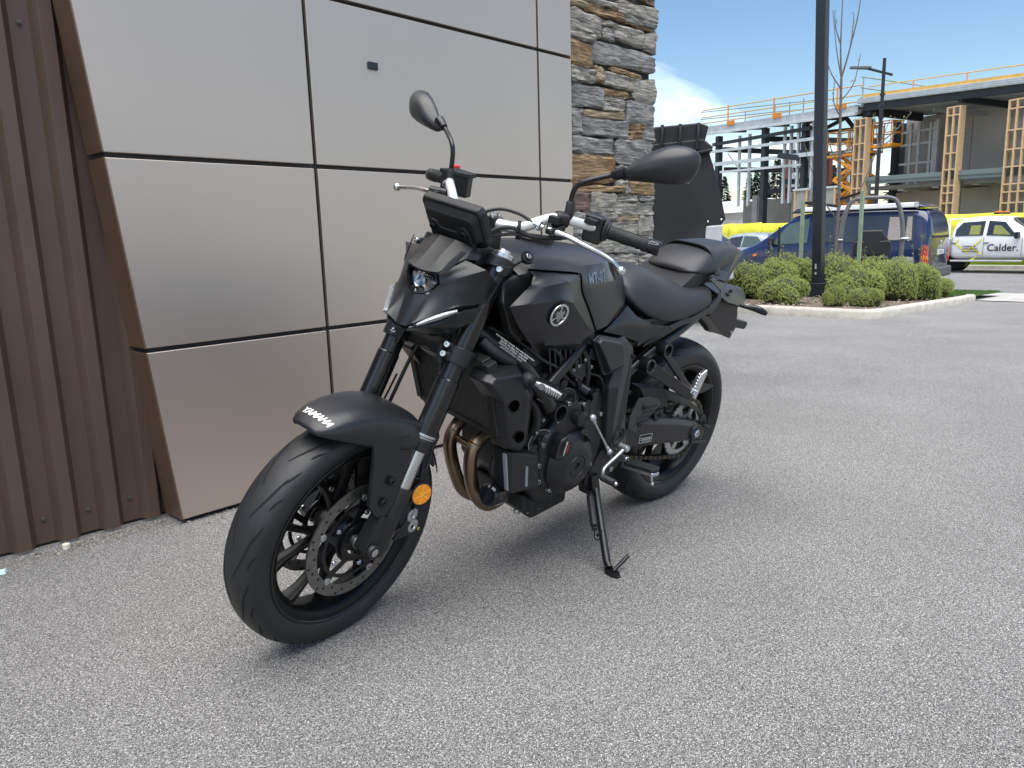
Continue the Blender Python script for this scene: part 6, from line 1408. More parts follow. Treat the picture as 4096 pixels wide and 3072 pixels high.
def leafy(name, x, y, h, n, lb, seed, spread=.12):
    random.seed(seed); o = empty(name, (x, y, gz(x, y) + .06), label=lb, cat='plant', group='young upright plants on the island'); b = MB(); st = MB()
    for k in range(n):
        a = random.random() * 6.28; r = random.uniform(.3, 1) * spread; top = V(math.cos(a) * r, math.sin(a) * r, h * random.uniform(.7, 1)); st.tube([(0, 0, 0), top * .5 + V(r * .1, 0, 0), top], .006, n=5, smooth=3)
        for j in range(16):
            t = random.uniform(.25, 1.02); p = top * t; aa = random.random() * 6.28; d = V(math.cos(aa), math.sin(aa), random.uniform(.2, 1.1)).normalized(); L = random.uniform(.05, .085); s = d.cross(V(0, 0, 1)).normalized() * .014
            b.faces([p, p + d * L * .5 - s, p + d * L, p + d * L * .5 + s], [(0, 1, 2, 3)])
    st.build('stem', 'bark', o); b.build('leaves', 'plant_leaf', o, smooth=0, weld=False)['kind'] = 'stuff'
leafy('leafy_plant', -9.9, -5.35, 1.05, 8, 'upright yellow-green plant by the thin black marker post', 1, .2); leafy('leafy_plant', -11.4, -5.2, 1.15, 6, 'upright plant rising above the shrubs at the van bonnet', 2, .18); leafy('leafy_plant', -12.4, -4.55, 1.15, 4, 'small plant beside the sapling trunk', 3, .1); leafy('leafy_plant', -13.0, -3.15, 1.15, 7, 'taller sprig growing in front of the van rear wheel', 4, .18); leafy('leafy_plant', -12.35, -2.75, .75, 5, 'thin sprig at the grass end of the island', 5, .12); leafy('leafy_plant', -12.2, -3.75, .95, 5, 'small plant beside the green stake', 6, .14)

# light pole, marker posts, sapling and stake
PX, PY = -10.9, -4.10; pz = gz(PX, PY)
po = empty('light_pole', (PX, PY, pz), (.026, .012, 0), label='square black steel light pole standing among the shrubs', cat='pole')
b = MB(); b.box((0, 0, 3.6), (.165, .165, 7.2)); b.build('post', 'black_powder', po, bevel=.008)
b = MB(); b.box((0, 0, .16), (.30, .30, .34), taper=(.86, .86)); b.build('base_shroud', 'black_powder', po, bevel=.01)
b = MB(); b.box((.0835, -.01, .62), (.002, .028, .09)); b.box((.0835, -.01, .50), (.002, .03, .04)); b.build('pole_tag', 'panel_grey', po)
for k, (x, y, h, lb) in enumerate(((-9.55, -5.15, 1.02, 'thin black marker post beside the motorcycle tail'), (-12.3, -5.55, 1.3, 'thin black marker post in front of the van door'))):
    b = MB(); b.box((0, 0, h / 2), (.035, .035, h + .1)); b.box((0, 0, h + .05), (.03, .03, .02), taper=(.4, .4)); o = b.build('marker_post', 'black_powder', bevel=.003); o.location = (x, y, gz(x, y)); tag(o, lb, 'post', 'thin marker posts on the island')
TX, TY = -12.35, -4.43; tz = gz(TX, TY); tr = empty('sapling', (TX, TY, tz), label='slender young tree with bare branches and pale buds in the island', cat='tree')
b = MB(); b.tube([(0, 0, 0), (.01, .0, .8), (.0, .01, 1.6), (-.01, -.01, 2.4), (.02, -.03, 3.2), (.0, -.06, 4.0)], lambda t: .036 - .014 * t, n=10); b.tube([(0, -.06, 4.0), (-.04, -.12, 4.6), (-.05, -.13, 5.6)], lambda t: .02 - .012 * t, n=8); b.tube([(0, -.06, 4.0), (-.02, .06, 4.5), (-.1, .16, 5.2), (-.12, .17, 6)], lambda t: .018 - .012 * t, n=8); b.tube([(0, -.05, 3.95), (.03, -.16, 4.5), (.05, -.26, 5.2)], lambda t: .014 - .009 * t, n=8); b.build('trunk', 'bark', tr, smooth=60)
BR = [((0, 0, 1.40), (-.25, .25, 1.9), (-.45, .50, 2.75), (-.62, .62, 3.25)), ((0, 0, 1.45), (.16, -.22, 1.85), (.3, -.45, 2.5), (.35, -.55, 2.9)), ((-.45, .50, 2.75), (-.52, .42, 3.1), (-.50, .38, 3.35)), ((-.5, .54, 2.85), (-.7, .75, 3.1), (-.85, .9, 3.35)), ((-.45, .5, 2.75), (-.55, .7, 2.9), (-.58, .75, 3.2)),
      ((0, -.01, 2.5), (.1, -.14, 2.75), (.16, -.22, 3.2)), ((0, -.01, 2.6), (-.1, .13, 2.85), (-.12, .17, 3.2)), ((0, -.03, 3.3), (.1, -.14, 3.6), (.1, -.14, 4.0)), ((0, -.05, 3.6), (-.12, .12, 3.9), (-.16, .2, 4.4)), ((0, -.05, 3.8), (.12, -.25, 4.2), (.16, -.38, 4.8)), ((.15, -.22, 1.85), (.28, -.3, 2.0), (.36, -.36, 2.4)), ((-.04, -.12, 4.6), (.03, -.2, 4.9), (.05, -.22, 5.2)), ((-.02, .06, 4.5), (-.12, .05, 4.8), (-.14, .05, 5.1))]
random.seed(9)
for k, L in enumerate(BR):
    b = MB(); b.tube(L, lambda t: .013 - .008 * t, n=6, smooth=4); br_ = b.build('branch', 'bark', tr, smooth=60); bb = MB()
    P_ = smooth_path(L, 4)
    for j in range(7):
        p = P_[random.randint(len(P_) // 2, len(P_) - 1)] + V(random.uniform(-.03, .03), random.uniform(-.03, .03), random.uniform(0, .05))
        for q in range(3):
            d = V(random.uniform(-1, 1), random.uniform(-1, 1), random.uniform(.3, 1.4)).normalized(); s = d.cross(V(0, 0, 1)).normalized() * .008; Lf = random.uniform(.025, .05); bb.faces([p, p + d * Lf * .5 - s, p + d * Lf, p + d * Lf * .5 + s], [(0, 1, 2, 3)])
    bb.build('buds', 'bud_leaf', br_, smooth=0, weld=False)['kind'] = 'stuff'
for k, (x, y, h, lb) in enumerate(((-12.32, -3.98, 1.97, 'green wooden tree stake tied to the sapling'), (-12.0, -4.95, 1.82, 'second tree stake behind the black light pole'))):
    b = MB(); b.box((0, 0, h / 2), (.06, .06, h)); o = b.build('tree_stake', 'stake_green', bevel=.004); o.location = (x, y, gz(x, y)); tag(o, lb, 'stake', 'stakes tied to the sapling')
    b = MB(); a = V(x, y, gz(x, y) + h - .03); c = V(TX, TY, tz + 1.83 - .12 * k); b.beam(a, c + (c - a).normalized() * .05, .012, .05); o = b.build('tree_tie', 'strap', bevel=.002); tag(o, 'black rubber tie from the green stake to the sapling' if k == 0 else 'black rubber tie from the sapling to the hidden stake', 'strap', 'ties of the sapling')

# ---------------------------------------------------------------- vehicles
class Car:
    def __init__(s, name, loc, head, label, cat, st, m, group=None):
        s.o = empty(name, loc, (0, 0, head), label, cat, group); s.st = st; s.m = m
    def ring(s, x):
        st = s.st
        for a, c in zip(st, st[1:]):
            if a[0] <= x <= c[0]:
                t = (x - a[0]) / max(1e-6, c[0] - a[0]); return [a[i] + (c[i] - a[i]) * t for i in range(1, 8)]
        return list(st[-1][1:]) if x > st[-1][0] else list(st[0][1:])
    # station: x, zbot, zbelt, zroof, wbot, wbelt, wroof, crown
    def body(s, gaps):
        b = MB(); rows = []
        for x, zb, zl, zr, wb, wl, wr, cr in s.st:
            zb2 = zb
            h = [(wb * .9, zb), (wb, zb + .12), (wl + .01, (zb + zl) * .55), (wl, zl), ((wl + wr) / 2 + .015, (zl + zr) / 2), (wr, zr), (wr * .9, zr + cr * .6), (wr * .45, zr + cr)]
            r = [(x, y, z) for y, z in h]; rows.append(r + [(x, -y, z) for x, y, z in r[::-1]])
        b.grid(rows, closeu=True, cap=True); o = b.build('body', s.m, s.o, smooth=180, sub=1); return o
    def side(s, x, v, sg, off=.012):
        zb, zl, zr, wb, wl, wr, cr = s.ring(x)
        if v >= 0: z = zl + (zr - zl) * v; y = wl + (wr - wl) * v + .02 * math.sin(math.pi * min(1, v))
        else: z = zl + (zl - zb) * v; y = wl + .012
        return V(x, sg * (y + off), z)
    def pane(s, name, pts, sg, m, off=.012, th=.01, parent=None):
        b = MB(); P = [s.side(x, v, sg, off) for x, v in pts]; b.prism(P, (0, -sg * th, 0)); return b.build(name, m, parent or s.o, bevel=.004)
    def wheel(s, x, r, w, hw, rimm='alu_satin'):
        for sg in (1, -1):
            b = MB(); b.lathe([(-w / 2, r * .62), (-w / 2, r * .93), (-w / 2 + .03, r), (w / 2 - .03, r), (w / 2, r * .93), (w / 2, r * .62)], (x, sg * hw, r), (0, 1, 0), n=32); t = b.build('wheel', 'rubber', s.o)
            b = MB(); b.lathe([(0, 0), (.0, r * .16), (-.02, r * .2), (-.03, r * .5), (0.0, r * .62), (-.03, r * .63)], (x, sg * (hw + w / 2), r), (0, sg, 0), n=32); b.build('rim', rimm, t, smooth=30)
            b = MB(); b.lathe([(0, r * 1.18), (.0, r * 1.02)], (x, sg * (hw + w / 2 + .004), r + .02), (0, sg, 0), n=32, cap=False); b.build('arch_lip', 'print_black', t)
# blue camper van (x runs from the nose back, left side at +y)
vz = gz(-19.4, -7)
VAN = [(0, .42, .66, .72, .70, .72, .60, .02), (.06, .30, .72, .86, .82, .84, .66, .03), (.30, .26, .86, .98, .90, .91, .74, .04), (.75, .25, 1.02, 1.12, .93, .945, .80, .05), (1.0, .25, 1.08, 1.30, .94, .95, .80, .05), (1.45, .25, 1.09, 1.64, .95, .95, .77, .06), (1.85, .25, 1.10, 1.87, .95, .95, .76, .07), (2.3, .25, 1.10, 1.91, .95, .95, .77, .06), (4.40, .25, 1.10, 1.90, .95, .95, .77, .06), (4.68, .28, 1.09, 1.87, .94, .94, .75, .05), (4.80, .34, 1.06, 1.74, .93, .93, .76, .03), (4.89, .40, 1.04, 1.20, .90, .91, .84, .01)]
hv = R(92)
van = Car('camper_van', (-18.6, -9.76, vz), hv, 'dark blue camper van with white awning along its roof', 'van', VAN, 'van_blue'); SG = -1
van.body(0); van.o.scale = (1.08, 1, 1)
for pts, m in (([(1.22, .06), (1.52, .82), (1.60, .88), (2.12, .88), (2.12, .06)], 'glass_green'), ([(2.30, .06), (2.30, .86), (3.32, .86), (3.32, .06)], 'glass_dark'), ([(3.36, .06), (3.36, .86), (4.50, .86), (4.56, .06)], 'glass_dark')):
    for sg in (1, -1): van.pane('side_window', pts, sg, m)
for sg in (1, -1):
    cw_ = van.pane('curtain', [(3.98, .10), (3.98, .80), (4.26, .80), (4.26, .10)], sg, 'curtain', off=.0135, th=.004)
    van.pane('curtain', [(4.36, .10), (4.36, .80), (4.46, .80), (4.50, .10)], sg, 'curtain', off=.0135, th=.004)
    van.pane('window_bar', [(2.82, .06), (2.82, .86), (2.86, .86), (2.86, .06)], sg, 'print_black', off=.014, th=.004)
    van.pane('door_seam', [(2.20, -.9), (2.20, .92), (2.212, .92), (2.212, -.9)], sg, 'print_black', off=.010, th=.004); van.pane('door_seam', [(1.12, -.85), (1.12, -.02), (1.13, -.02), (1.13, -.85)], sg, 'print_black', off=.010, th=.004); van.pane('door_seam', [(3.34, -.9), (3.34, .06), (3.352, .06), (3.352, -.9)], sg, 'print_black', off=.010, th=.004)
    b = MB(); b.beam((1.95, sg * .972, .93), (2.12, sg * .972, .93), .02, .03); b.build('door_handle', 'print_black', van.o, bevel=.004)
    van.pane('side_indicator', [(.72, -.28), (.72, -.20), (.82, -.20), (.82, -.28)], sg, 'orange_lens', off=.012)
    b = MB(); b.box((1.24, sg * 1.07, 1.20), (.13, .17, .22)); b.build('wing_mirror', 'print_black', van.o, bevel=.03)
    b = MB(); b.prism([(4.70, sg * .955, .60), (4.86, sg * .93, .60), (4.845, sg * .93, 1.02), (4.72, sg * .955, 1.05)], (0, -sg * .06, 0)); tl_ = b.build('tail_lamp', 'tail_red', van.o, bevel=.01)
    b = MB(); b.prism([(4.705, sg * .958, .70), (4.862, sg * .933, .70), (4.857, sg * .933, .79), (4.71, sg * .958, .79)], (0, -sg * .02, 0)); b.build('tail_lens', 'orange_lens', tl_)
    b = MB(); b.prism([(.16, sg * .86, .70), (.02, sg * .66, .66), (.10, sg * .62, .82), (.40, sg * .86, .92)], (0, 0, .01)); b.build('headlamp', 'lens_clear', van.o)
b = MB(); b.prism([(4.745, -.66, 1.66), (4.745, .66, 1.66), (4.865, .72, 1.20), (4.865, -.72, 1.20)], (.02, 0, .005)); b.build('rear_window', 'glass_dark', van.o, bevel=.03)
b = MB(); b.box((4.885, 0, .86), (.02, .52, .115)); npv = b.build('number_plate', 'paint_white', van.o, bevel=.004)
text_on('plate_text', 'GDK69', .10, lambda u, v: V(4.897, u, .86 + v), 'print_black', npv, None)
b = MB(); b.box((4.82, 0, .36), (.24, 1.86, .26)); b.build('rear_bumper', 'trim_grey', van.o, bevel=.05, bseg=3); b = MB(); b.box((.1, 0, .36), (.26, 1.76, .26)); b.build('front_bumper', 'trim_grey', van.o, bevel=.05, bseg=3)
b = MB(); b.prism([(1.18, -.78, 1.36), (1.18, .78, 1.36), (1.80, .70, 1.85), (1.80, -.70, 1.85)], (-.035, 0, .03)); b.build('windscreen', 'glass_dark', van.o, bevel=.02)
b = MB(); b.prism([(1.55, -.70, 1.93), (1.75, -.70, 2.06), (4.45, -.70, 2.06), (4.72, -.70, 1.95)], (0, 1.40, 0)); b.build('pop_top', 'van_blue', van.o, bevel=.04, bseg=3)
b = MB(); b.span((1.95, .74 * SG, 1.955), (4.50, .90 * SG, 2.075)); aw = b.build('awning', 'paint_white', van.o, bevel=.025, bseg=3)
for xx in (1.93, 4.50): b = MB(); b.span((xx, .735 * SG, 1.95), (xx + .05, .905 * SG, 2.08)); b.build('awning_cap', 'panel_grey', aw, bevel=.01)
van.wheel(.92, .33, .22, .82); van.wheel(3.92, .33, .22, .82)
b = MB(); b.box((4.88, .0, 1.10), (.05, .09, .09)); b.build('rear_badge', 'panel_grey', van.o, bevel=.02)
# white ute (nose at x = 0, right side towards us)
UTE = [(0, .50, .72, .76, .74, .76, .66, .01), (.08, .42, .86, .92, .84, .86, .70, .02), (.9, .42, 1.04, 1.08, .90, .90, .74, .03), (1.28, .42, 1.10, 1.14, .90, .90, .72, .04), (1.95, .42, 1.12, 1.70, .90, .90, .66, .04), (2.4, .42, 1.12, 1.76, .90, .90, .66, .05), (3.2, .42, 1.12, 1.74, .90, .90, .66, .05), (3.52, .42, 1.12, 1.64, .90, .90, .68, .03), (3.58, .45, 1.12, 1.20, .90, .90, .86, .0)]
uz = gz(-26.5, -5)
ute = Car('white_ute', (-25.85, -2.49, uz), R(83 + 180), 'white double cab ute with yellow chevrons and company lettering', 'ute', UTE, 'paint_white')
ute.body(0)
b = MB(); b.span((3.62, -.90, .55), (5.25, .90, 1.10)); b.span((3.62, -.84, 1.10), (5.2, .84, 1.104)); b.build('tray', 'paint_white', ute.o, bevel=.03, bseg=3)
for sg in (1, -1):
    ute.pane('side_window', [(2.62, .12), (2.62, .82), (3.28, .82), (3.44, .50), (3.44, .12)], sg, 'glass_dark'); ute.pane('side_window', [(1.66, .12), (2.06, .80), (2.52, .82), (2.52, .12)], sg, 'glass_dark')
    ute.pane('window_view', [(2.72, .16), (2.72, .62), (3.02, .62), (3.02, .16)], sg, 'glass_yellow', off=.014, th=.004); ute.pane('window_view', [(1.84, .16), (2.16, .60), (2.34, .60), (2.34, .16)], sg, 'glass_yellow', off=.014, th=.004)
    for xx in (1.50, 2.57, 3.50): ute.pane('door_seam', [(xx, -.85), (xx, .05), (xx + .012, .05), (xx + .012, -.85)], sg, 'trim_grey', off=.009, th=.004)
    for xx in (2.42, 3.38): b = MB(); b.beam((xx, sg * .925, .96), (xx + .15, sg * .925, .96), .02, .03); b.build('door_handle', 'trim_grey', ute.o, bevel=.005)
    b = MB(); b.box((1.62, sg * 1.0, 1.18), (.12, .2, .2)); b.build('wing_mirror', 'print_black', ute.o, bevel=.03)
    b = MB(); b.beam((1.45, sg * .95, .40), (3.5, sg * .95, .40), .12, .06); b.build('side_step', 'panel_grey', ute.o, bevel=.02)
    def stripe(pts, sg=sg):
        b = MB(); b.prism([V(x, sg * .9225, z) for x, z in pts], (0, sg * .002, 0)); b.build('chevron', 'brand_yellow', ute.o)
    stripe([(3.44, .945), (3.40, .975), (2.98, .66), (3.02, .63)]); stripe([(3.44, .945), (3.40, .93), (3.27, 1.08), (3.32, 1.08)]); stripe([(3.02, .66), (3.06, .69), (2.64, 1.08), (2.58, 1.08)]); stripe([(2.96, .815), (2.92, .845), (2.60, .625), (2.64, .595)]); stripe([(2.64, .595), (2.60, .63), (2.90, .40), (2.94, .43)])
def ute_text(txt, size, xc, zc, m='print_black', **k):
    text_on('lettering', txt, size, lambda u, v: V(xc - u, .9265, zc + v), m, ute.o, None, **k)
ute_text('Calder.', .30, 2.02, .80, bold=.004); ute_text('Leaders in', .095, 3.18, .86, align='LEFT', bold=.002); ute_text('commercial', .095, 3.18, .78, align='LEFT', bold=.002); ute_text('construction.', .095, 3.18, .70, align='LEFT', bold=.002)
b = MB(); b.box((2.45, 0, 1.86), (.16, .9, .05)); lbx_ = b.build('light_bar', 'print_black', ute.o, bevel=.01)
for sg in (1, -1): b = MB(); b.box((2.45, sg * .3, 1.905), (.14, .22, .05)); b.build('beacon', 'orange_lens', lbx_, bevel=.015)
b = MB(); b.prism([(1.34, -.66, 1.20), (1.34, .66, 1.20), (1.93, .58, 1.69), (1.93, -.58, 1.69)], (-.04, 0, .035)); b.build('windscreen', 'glass_dark', ute.o, bevel=.02)
b = MB(); b.tube([(3.66, .75, 1.08), (3.70, .72, 1.62), (3.72, .62, 1.72), (3.72, -.62, 1.72), (3.70, -.72, 1.62), (3.66, -.75, 1.08)], .03, n=10); b.build('sports_bar', 'paint_white', ute.o)
ute.wheel(.95, .37, .24, .79); ute.wheel(4.05, .37, .24, .79)
b = MB(); b.box((.04, 0, .52), (.2, 1.7, .24)); b.build('front_bumper', 'paint_white', ute.o, bevel=.04); b = MB(); b.box((5.28, 0, .58), (.08, 1.7, .16)); b.build('rear_bumper', 'paint_white', ute.o, bevel=.04)
# silver hatchback ahead of the van, dark car beyond the tarp
HAT = [(0, .35, .62, .66, .66, .70, .55, .02), (.2, .22, .74, .80, .80, .82, .62, .04), (1.0, .2, .88, .95, .85, .86, .66, .04), (1.7, .2, .92, 1.34, .86, .86, .62, .04), (2.2, .2, .93, 1.44, .86, .86, .62, .04), (3.2, .22, .94, 1.40, .86, .86, .62, .04), (3.75, .28, .94, 1.12, .84, .84, .66, .02), (3.88, .35, .90, .96, .80, .81, .68, .01)]
def hatch(name, loc, hd, lab, m):
    h = Car(name, loc, hd, lab, 'car', HAT, m); h.body(0)
    for sg in (1, -1):
        h.pane('side_window', [(1.5, .1), (1.9, .8), (2.4, .84), (2.4, .1)], sg, 'glass_dark'); h.pane('side_window', [(2.46, .1), (2.46, .84), (3.0, .80), (3.35, .2)], sg, 'glass_green')
        b = MB(); b.prism([(3.62, sg * .86, .80), (3.90, sg * .74, .80), (3.84, sg * .74, .98), (3.62, sg * .86, .96)], (0, -sg * .08, 0)); b.build('tail_lamp', 'tail_red', h.o, bevel=.01)
    b = MB(); b.prism([(3.30, -.56, 1.38), (3.30, .56, 1.38), (3.80, .66, 1.02), (3.80, -.66, 1.02)], (.03, 0, .025)); b.build('rear_window', 'glass_dark', h.o, bevel=.02)
    h.wheel(.8, .3, .2, .74); h.wheel(3.15, .3, .2, .74); return h
hatch('silver_hatchback', (-23.6, -14.3, gz(-22, -13)), R(83.4), 'silver hatchback parked beyond the blue van', 'paint_silver')
hatch('dark_hatchback', (-7.55, -8.35, gz(-8, -7)), R(119.4), 'dark blue car behind the black tarp trailer', 'car_dark')

# ride-on mower with a roll hoop
mz = gz(-14, -4.5); mw = empty('ride_on_mower', (-14.05, -4.42, mz), (0, 0, R(22)), 'grey ride-on mower with roll hoop and black seat behind the shrubs', 'mower'); mw.scale = (1.12, 1.22, 1.08)
b = MB(); b.tube([(0, -.46, .70), (0, -.47, 1.06), (0, -.44, 1.40), (0, -.36, 1.70), (0, -.24, 1.79), (0, 0, 1.80), (0, .24, 1.79), (0, .36, 1.70), (0, .44, 1.40), (0, .47, 1.06), (0, .46, .70)], .036, n=12, smooth=4); b.tube([(0, -.46, .72), (.0, -.52, .5), (0, -.50, .3)], .04, n=10); b.tube([(0, .46, .72), (0, .52, .5), (0, .50, .3)], .04, n=10); b.build('roll_hoop', 'mower_grey', mw, smooth=60)
b = MB(); b.prism([(.10, -.26, .72), (.10, -.28, .98), (.06, -.16, 1.20), (.06, .16, 1.20), (.10, .28, .98), (.10, .26, .72)], (-.10, 0, 0)); b.box((.25, 0, .66), (.5, .52, .12)); b.build('seat', 'plastic_blk', mw, bevel=.03, bseg=3)
b = MB(); b.box((.0, 0, .45), (1.0, .62, .30)); b.box((.55, 0, .22), (.9, 1.2, .16)); b.build('chassis', 'mower_grey', mw, bevel=.05, bseg=3)
for sg in (1, -1):
    b = MB(); b.lathe([(-.12, .12), (-.12, .25), (-.09, .28), (.09, .28), (.12, .25), (.12, .12)], (-.28, sg * .50, .28), (0, 1, 0), n=24); b.build('wheel', 'rubber', mw)
    b = MB(); b.lathe([(-.06, .06), (-.06, .13), (.06, .13), (.06, .06)], (1.05, sg * .40, .13), (0, 1, 0), n=20); b.build('wheel', 'rubber', mw)
    b = MB(); b.grid([[(-.28 + .40 * math.cos(a), sg * y, .28 + .40 * math.sin(a)) for a in [R(20 + 20 * i) for i in range(8)]] for y in (.36, .66)]); b.build('wheel_guard', 'mower_grey', mw, solid=.02, smooth=60)
    b = MB(); b.cyl((.05, sg * .44, 1.03), (.05, sg * .56, 1.03), .018, n=10); b.cyl((0, sg * .44, 1.10), (0, sg * .56, .98), .02, n=10); b.build('hoop_pin', 'alu', mw)
    b = MB(); b.tube([(.45, sg * .25, .55), (.42, sg * .27, .95), (.40, sg * .12, .98)], .016, n=8); b.build('steering_lever', 'print_black', mw)

# black tarp-covered trailer beside the pier
tx = empty('covered_trailer', (-5.75, -3.60, gz(-6, -4)), (0, 0, R(34)), 'trailer load under a black tarpaulin with a pale grey side panel', 'trailer')
TM = Matrix.Diagonal((-1, 1, 1, 1))
# local (before the flip): x along the picture's depth away from us, y to the right of it
rows = []; zz = [.94, 1.05, 1.25, 1.5, 1.8, 2.05, 2.12]
def prof_w(z): return (.30 + .33 * max(0, 1 - (z - 1.2) ** 2 * 2.4)) if z > 1.2 else .63 - (1.2 - z) * .9
for z in zz:
    r = []
    for i in range(25):
        u = i / 24; w0 = -.9; w1 = .30 + .27 * max(0, (2.05 - z)) ** .9 if z > 1.25 else (.51 - (1.25 - z) * .85)
        y = w0 + (w1 - w0) * u
        fold = .035 * math.sin(u * 15 + z * 3) * max(0, 1.5 - z) ** 1.2 + .03 * noise.noise((u * 3, z * 1.5, 1)) - .06 * (2.1 - z); r.append((-.28 + fold, y, z))
    r2 = [(1.2, p[1], p[2]) for p in r[::-1]]
    rows.append(r + r2)
b = MB(TM); b.grid(rows, closeu=True); b.faces(rows[-1], [tuple(range(50))]); tp = b.build('tarpaulin', 'tarp', tx, smooth=50)
b = MB(TM); b.prism([(-.36, -.9, 2.10), (-.36, .24, 2.16), (-.36, .36, 2.06), (-.36, .30, 2.02), (-.36, -.9, 2.02)], (1.6, 0, 0)); b.prism([(-.34, -.9, 2.03), (-.34, .24, 2.05), (-.34, .30, 2.30), (-.34, .20, 2.34), (-.34, -.9, 2.30)], (1.5, 0, 0)); b.build('top_roll', 'tarp', tx, bevel=.02)
for k in range(5):
    b = MB(TM); y = -.62 + .2 * k; b.tube([(-.40, y - .02, 2.04), (-.40, y, 2.20), (-.37, y, 2.33)], .02, n=8);  b.build('roof_strap', 'tarp', tx, smooth=60)
b = MB(TM); b.tube([(-.42, -.9, 2.02), (-.42, -.2, 2.03), (-.42, .05, 1.99), (-.40, .34, 2.03)], .018, n=8); b.build('edge_bead', 'strap', tx)
b = MB(TM); b.prism([(-.36, .26, .70), (-.36, .46, .74), (-.36, .48, 1.19), (-.36, .29, 1.18)], (.06, 0, 0)); gp_ = b.build('side_panel', 'panel_grey', tx, bevel=.02)
for yy, z in ((.31, 1.23), (.46, 1.25)): b = MB(TM); b.sphere((-.36, yy, z), .014, n=8, m=6); b.build('eyelet', 'alu_bright', tp)
b = MB(TM); b.span((-.3, -.95, .55), (1.3, .62, .93)); b.build('deck', 'panel_grey', tx, bevel=.03)
b = MB(TM); b.tube([(-.46, -.52, 1.30), (-.44, -.44, 1.10), (-.44, -.36, .98), (-.40, -.30, .86)], .035, n=10); b.build('hose_arm', 'strap', tx, smooth=60)
for k in range(6): b = MB(TM); b.cyl((-.33, -.45 + .14 * k, .98), (-.33, -.45 + .14 * k, .84), .006, n=6); b.build('tie_cord', 'strap', tx)
for sg in (-.7, .5):
    b = MB(TM); b.lathe([(-.1, .14), (-.1, .28), (-.07, .31), (.07, .31), (.1, .28), (.1, .14)], (.5, sg, .31), (0, 1, 0), n=24); b.build('wheel', 'rubber', tx)

# ---------------------------------------------------------------- street lamp
lz = gz(-23.6, -7.9); sl_ = empty('street_lamp', (-23.72, -7.93, lz), label='tall black street lamp with flat lamp head in front of the building site', cat='street lamp')
b = MB(); b.cyl((0, 0, 0), (0, 0, 6.7), .075, .05, n=12); b.build('column', 'black_powder', sl_)
ld_ = V(.66, -.62, 0).normalized(); b = MB(); b.beam(V(0, 0, 6.20) - ld_ * .28, V(0, 0, 6.40) + ld_ * .50, .06, .06); b.build('arm', 'black_powder', sl_)
b = MB(); h0 = V(0, 0, 6.39) + ld_ * .45; b.prism([h0 + V(-.10, -.10, .0), h0 + ld_ * .62 + V(-.05, -.05, .02), h0 + ld_ * .62 + V(.05, .05, .02), h0 + V(.10, .10, 0)], (0, 0, .07)); b.build('lamp_head', 'mower_grey', sl_, bevel=.015)
for k in range(3): b = MB(); b.lathe([(0, .085), (.05, .085)], (0, 0, 4.9 + .35 * k), (0, 0, 1), n=12); b.build('band', 'black_powder', sl_)

# ---------------------------------------------------------------- building under construction
BA = R(-109); BD = V(math.cos(BA), math.sin(BA), 0); BN = V(.94552, -.32557, 0); B0 = V(-34.2, -8.8, 0)
bld = empty('unfinished_building', B0 + V(0, 0, gz(-34, -9)), label='large unfinished steel and concrete building with open frame', cat='building')
bi = Matrix.Translation(-bld.location)
def B(t, z, n=0): return B0 + BD * t + BN * n + V(0, 0, z)
def rz_(t): return .042 * t              # roofline rises gently to the far end
def bbeam(name, a, c, w, h, m, parent=None, **k):
    b = MB(bi); b.beam(B(*a), B(*c), w, h, **k); return b.build(name, m, parent or bld)
G0 = -.75
for t, n, w, h in ((14.72, -.1, .32, 6.5), (10.98, -.1, .32, 6.45), (8.25, -.2, .30, 6.3), (4.62, -.25, .28, 6.4), (12.2, -6, .2, 6.5), (6.2, -5, .3, 6.2), (5.5, -3.5, .3, 6.2)):
    bbeam('steel_column', (t, G0, n), (t, h, n), w, w * .9, 'steel_dark', upv=BD)
for t, n in ((13.7, -5), (12.9, -5), (11.6, -5), (10.3, -5), (9.6, -5), (8.9, -1.2), (8.6, -.1), (7.65, -.1), (6.2, -2.6), (5.75, -2.6), (14.2, -2), (7.1, -3), (13.2, -.3), (12.4, -.3), (9.75, -.3), (9.3, -.3), (7.3, -.1), (11.9, -5), (13.3, -5)):
    bbeam('steel_stud', (t, 2.4 if n > -3 else 1.8, n), (t, 6.35, n), .13, .13, 'galv', upv=BD)
for t, n in ((12.25, -3), (9.15, -3)): bbeam('oxide_column', (t, 2.3, n), (t, 5.1, n), .26, .2, 'red_oxide', upv=BD)
for z0, z1, t0, t1, m, hh in ((5.66, 5.46, 15.3, 7.3, 'galv', .15), (4.92, 4.73, 15.1, 7.3, 'galv', .2), (4.43, 4.27, 14.3, 8.2, 'galv', .12), (6.05, 6.0, 15, 7.6, 'steel_dark', .18), (3.02, 3.02, 8.6, 7.5, 'galv', .1), (3.02, 3.0, 6.75, 5.7, 'galv', .1)):
    bbeam('girt', (t0, z0, .12), (t1, z1, .12), .12, hh, m)
for a, c in (((14.6, 5.75, -.3), (10.5, 5.1, -7)), ((14.6, 4.6, -.4), (11.0, 4.3, -7)), ((11, 5.9, -.3), (8.4, 5.6, -6)), ((10.9, 3.6, -1), (8.4, 3.5, -1)), ((8.3, 4.6, .1), (9.3, 4.85, .6)), ((14.4, 3.3, -3), (8.4, 3.2, -3))):
    bbeam('steel_beam', a, c, .16, .28, 'steel_dark')
for a, c in (((14.4, 5.5, -.5), (13.6, 4.7, -.5)), ((11.9, 4.6, -3), (10.4, 1.6, -3)), ((8.7, 4.3, -1), (9.4, 2.4, -1))): b = MB(bi); b.cyl(B(*a), B(*c), .025, n=6); b.build('brace_rod', 'galv_dull', bld)
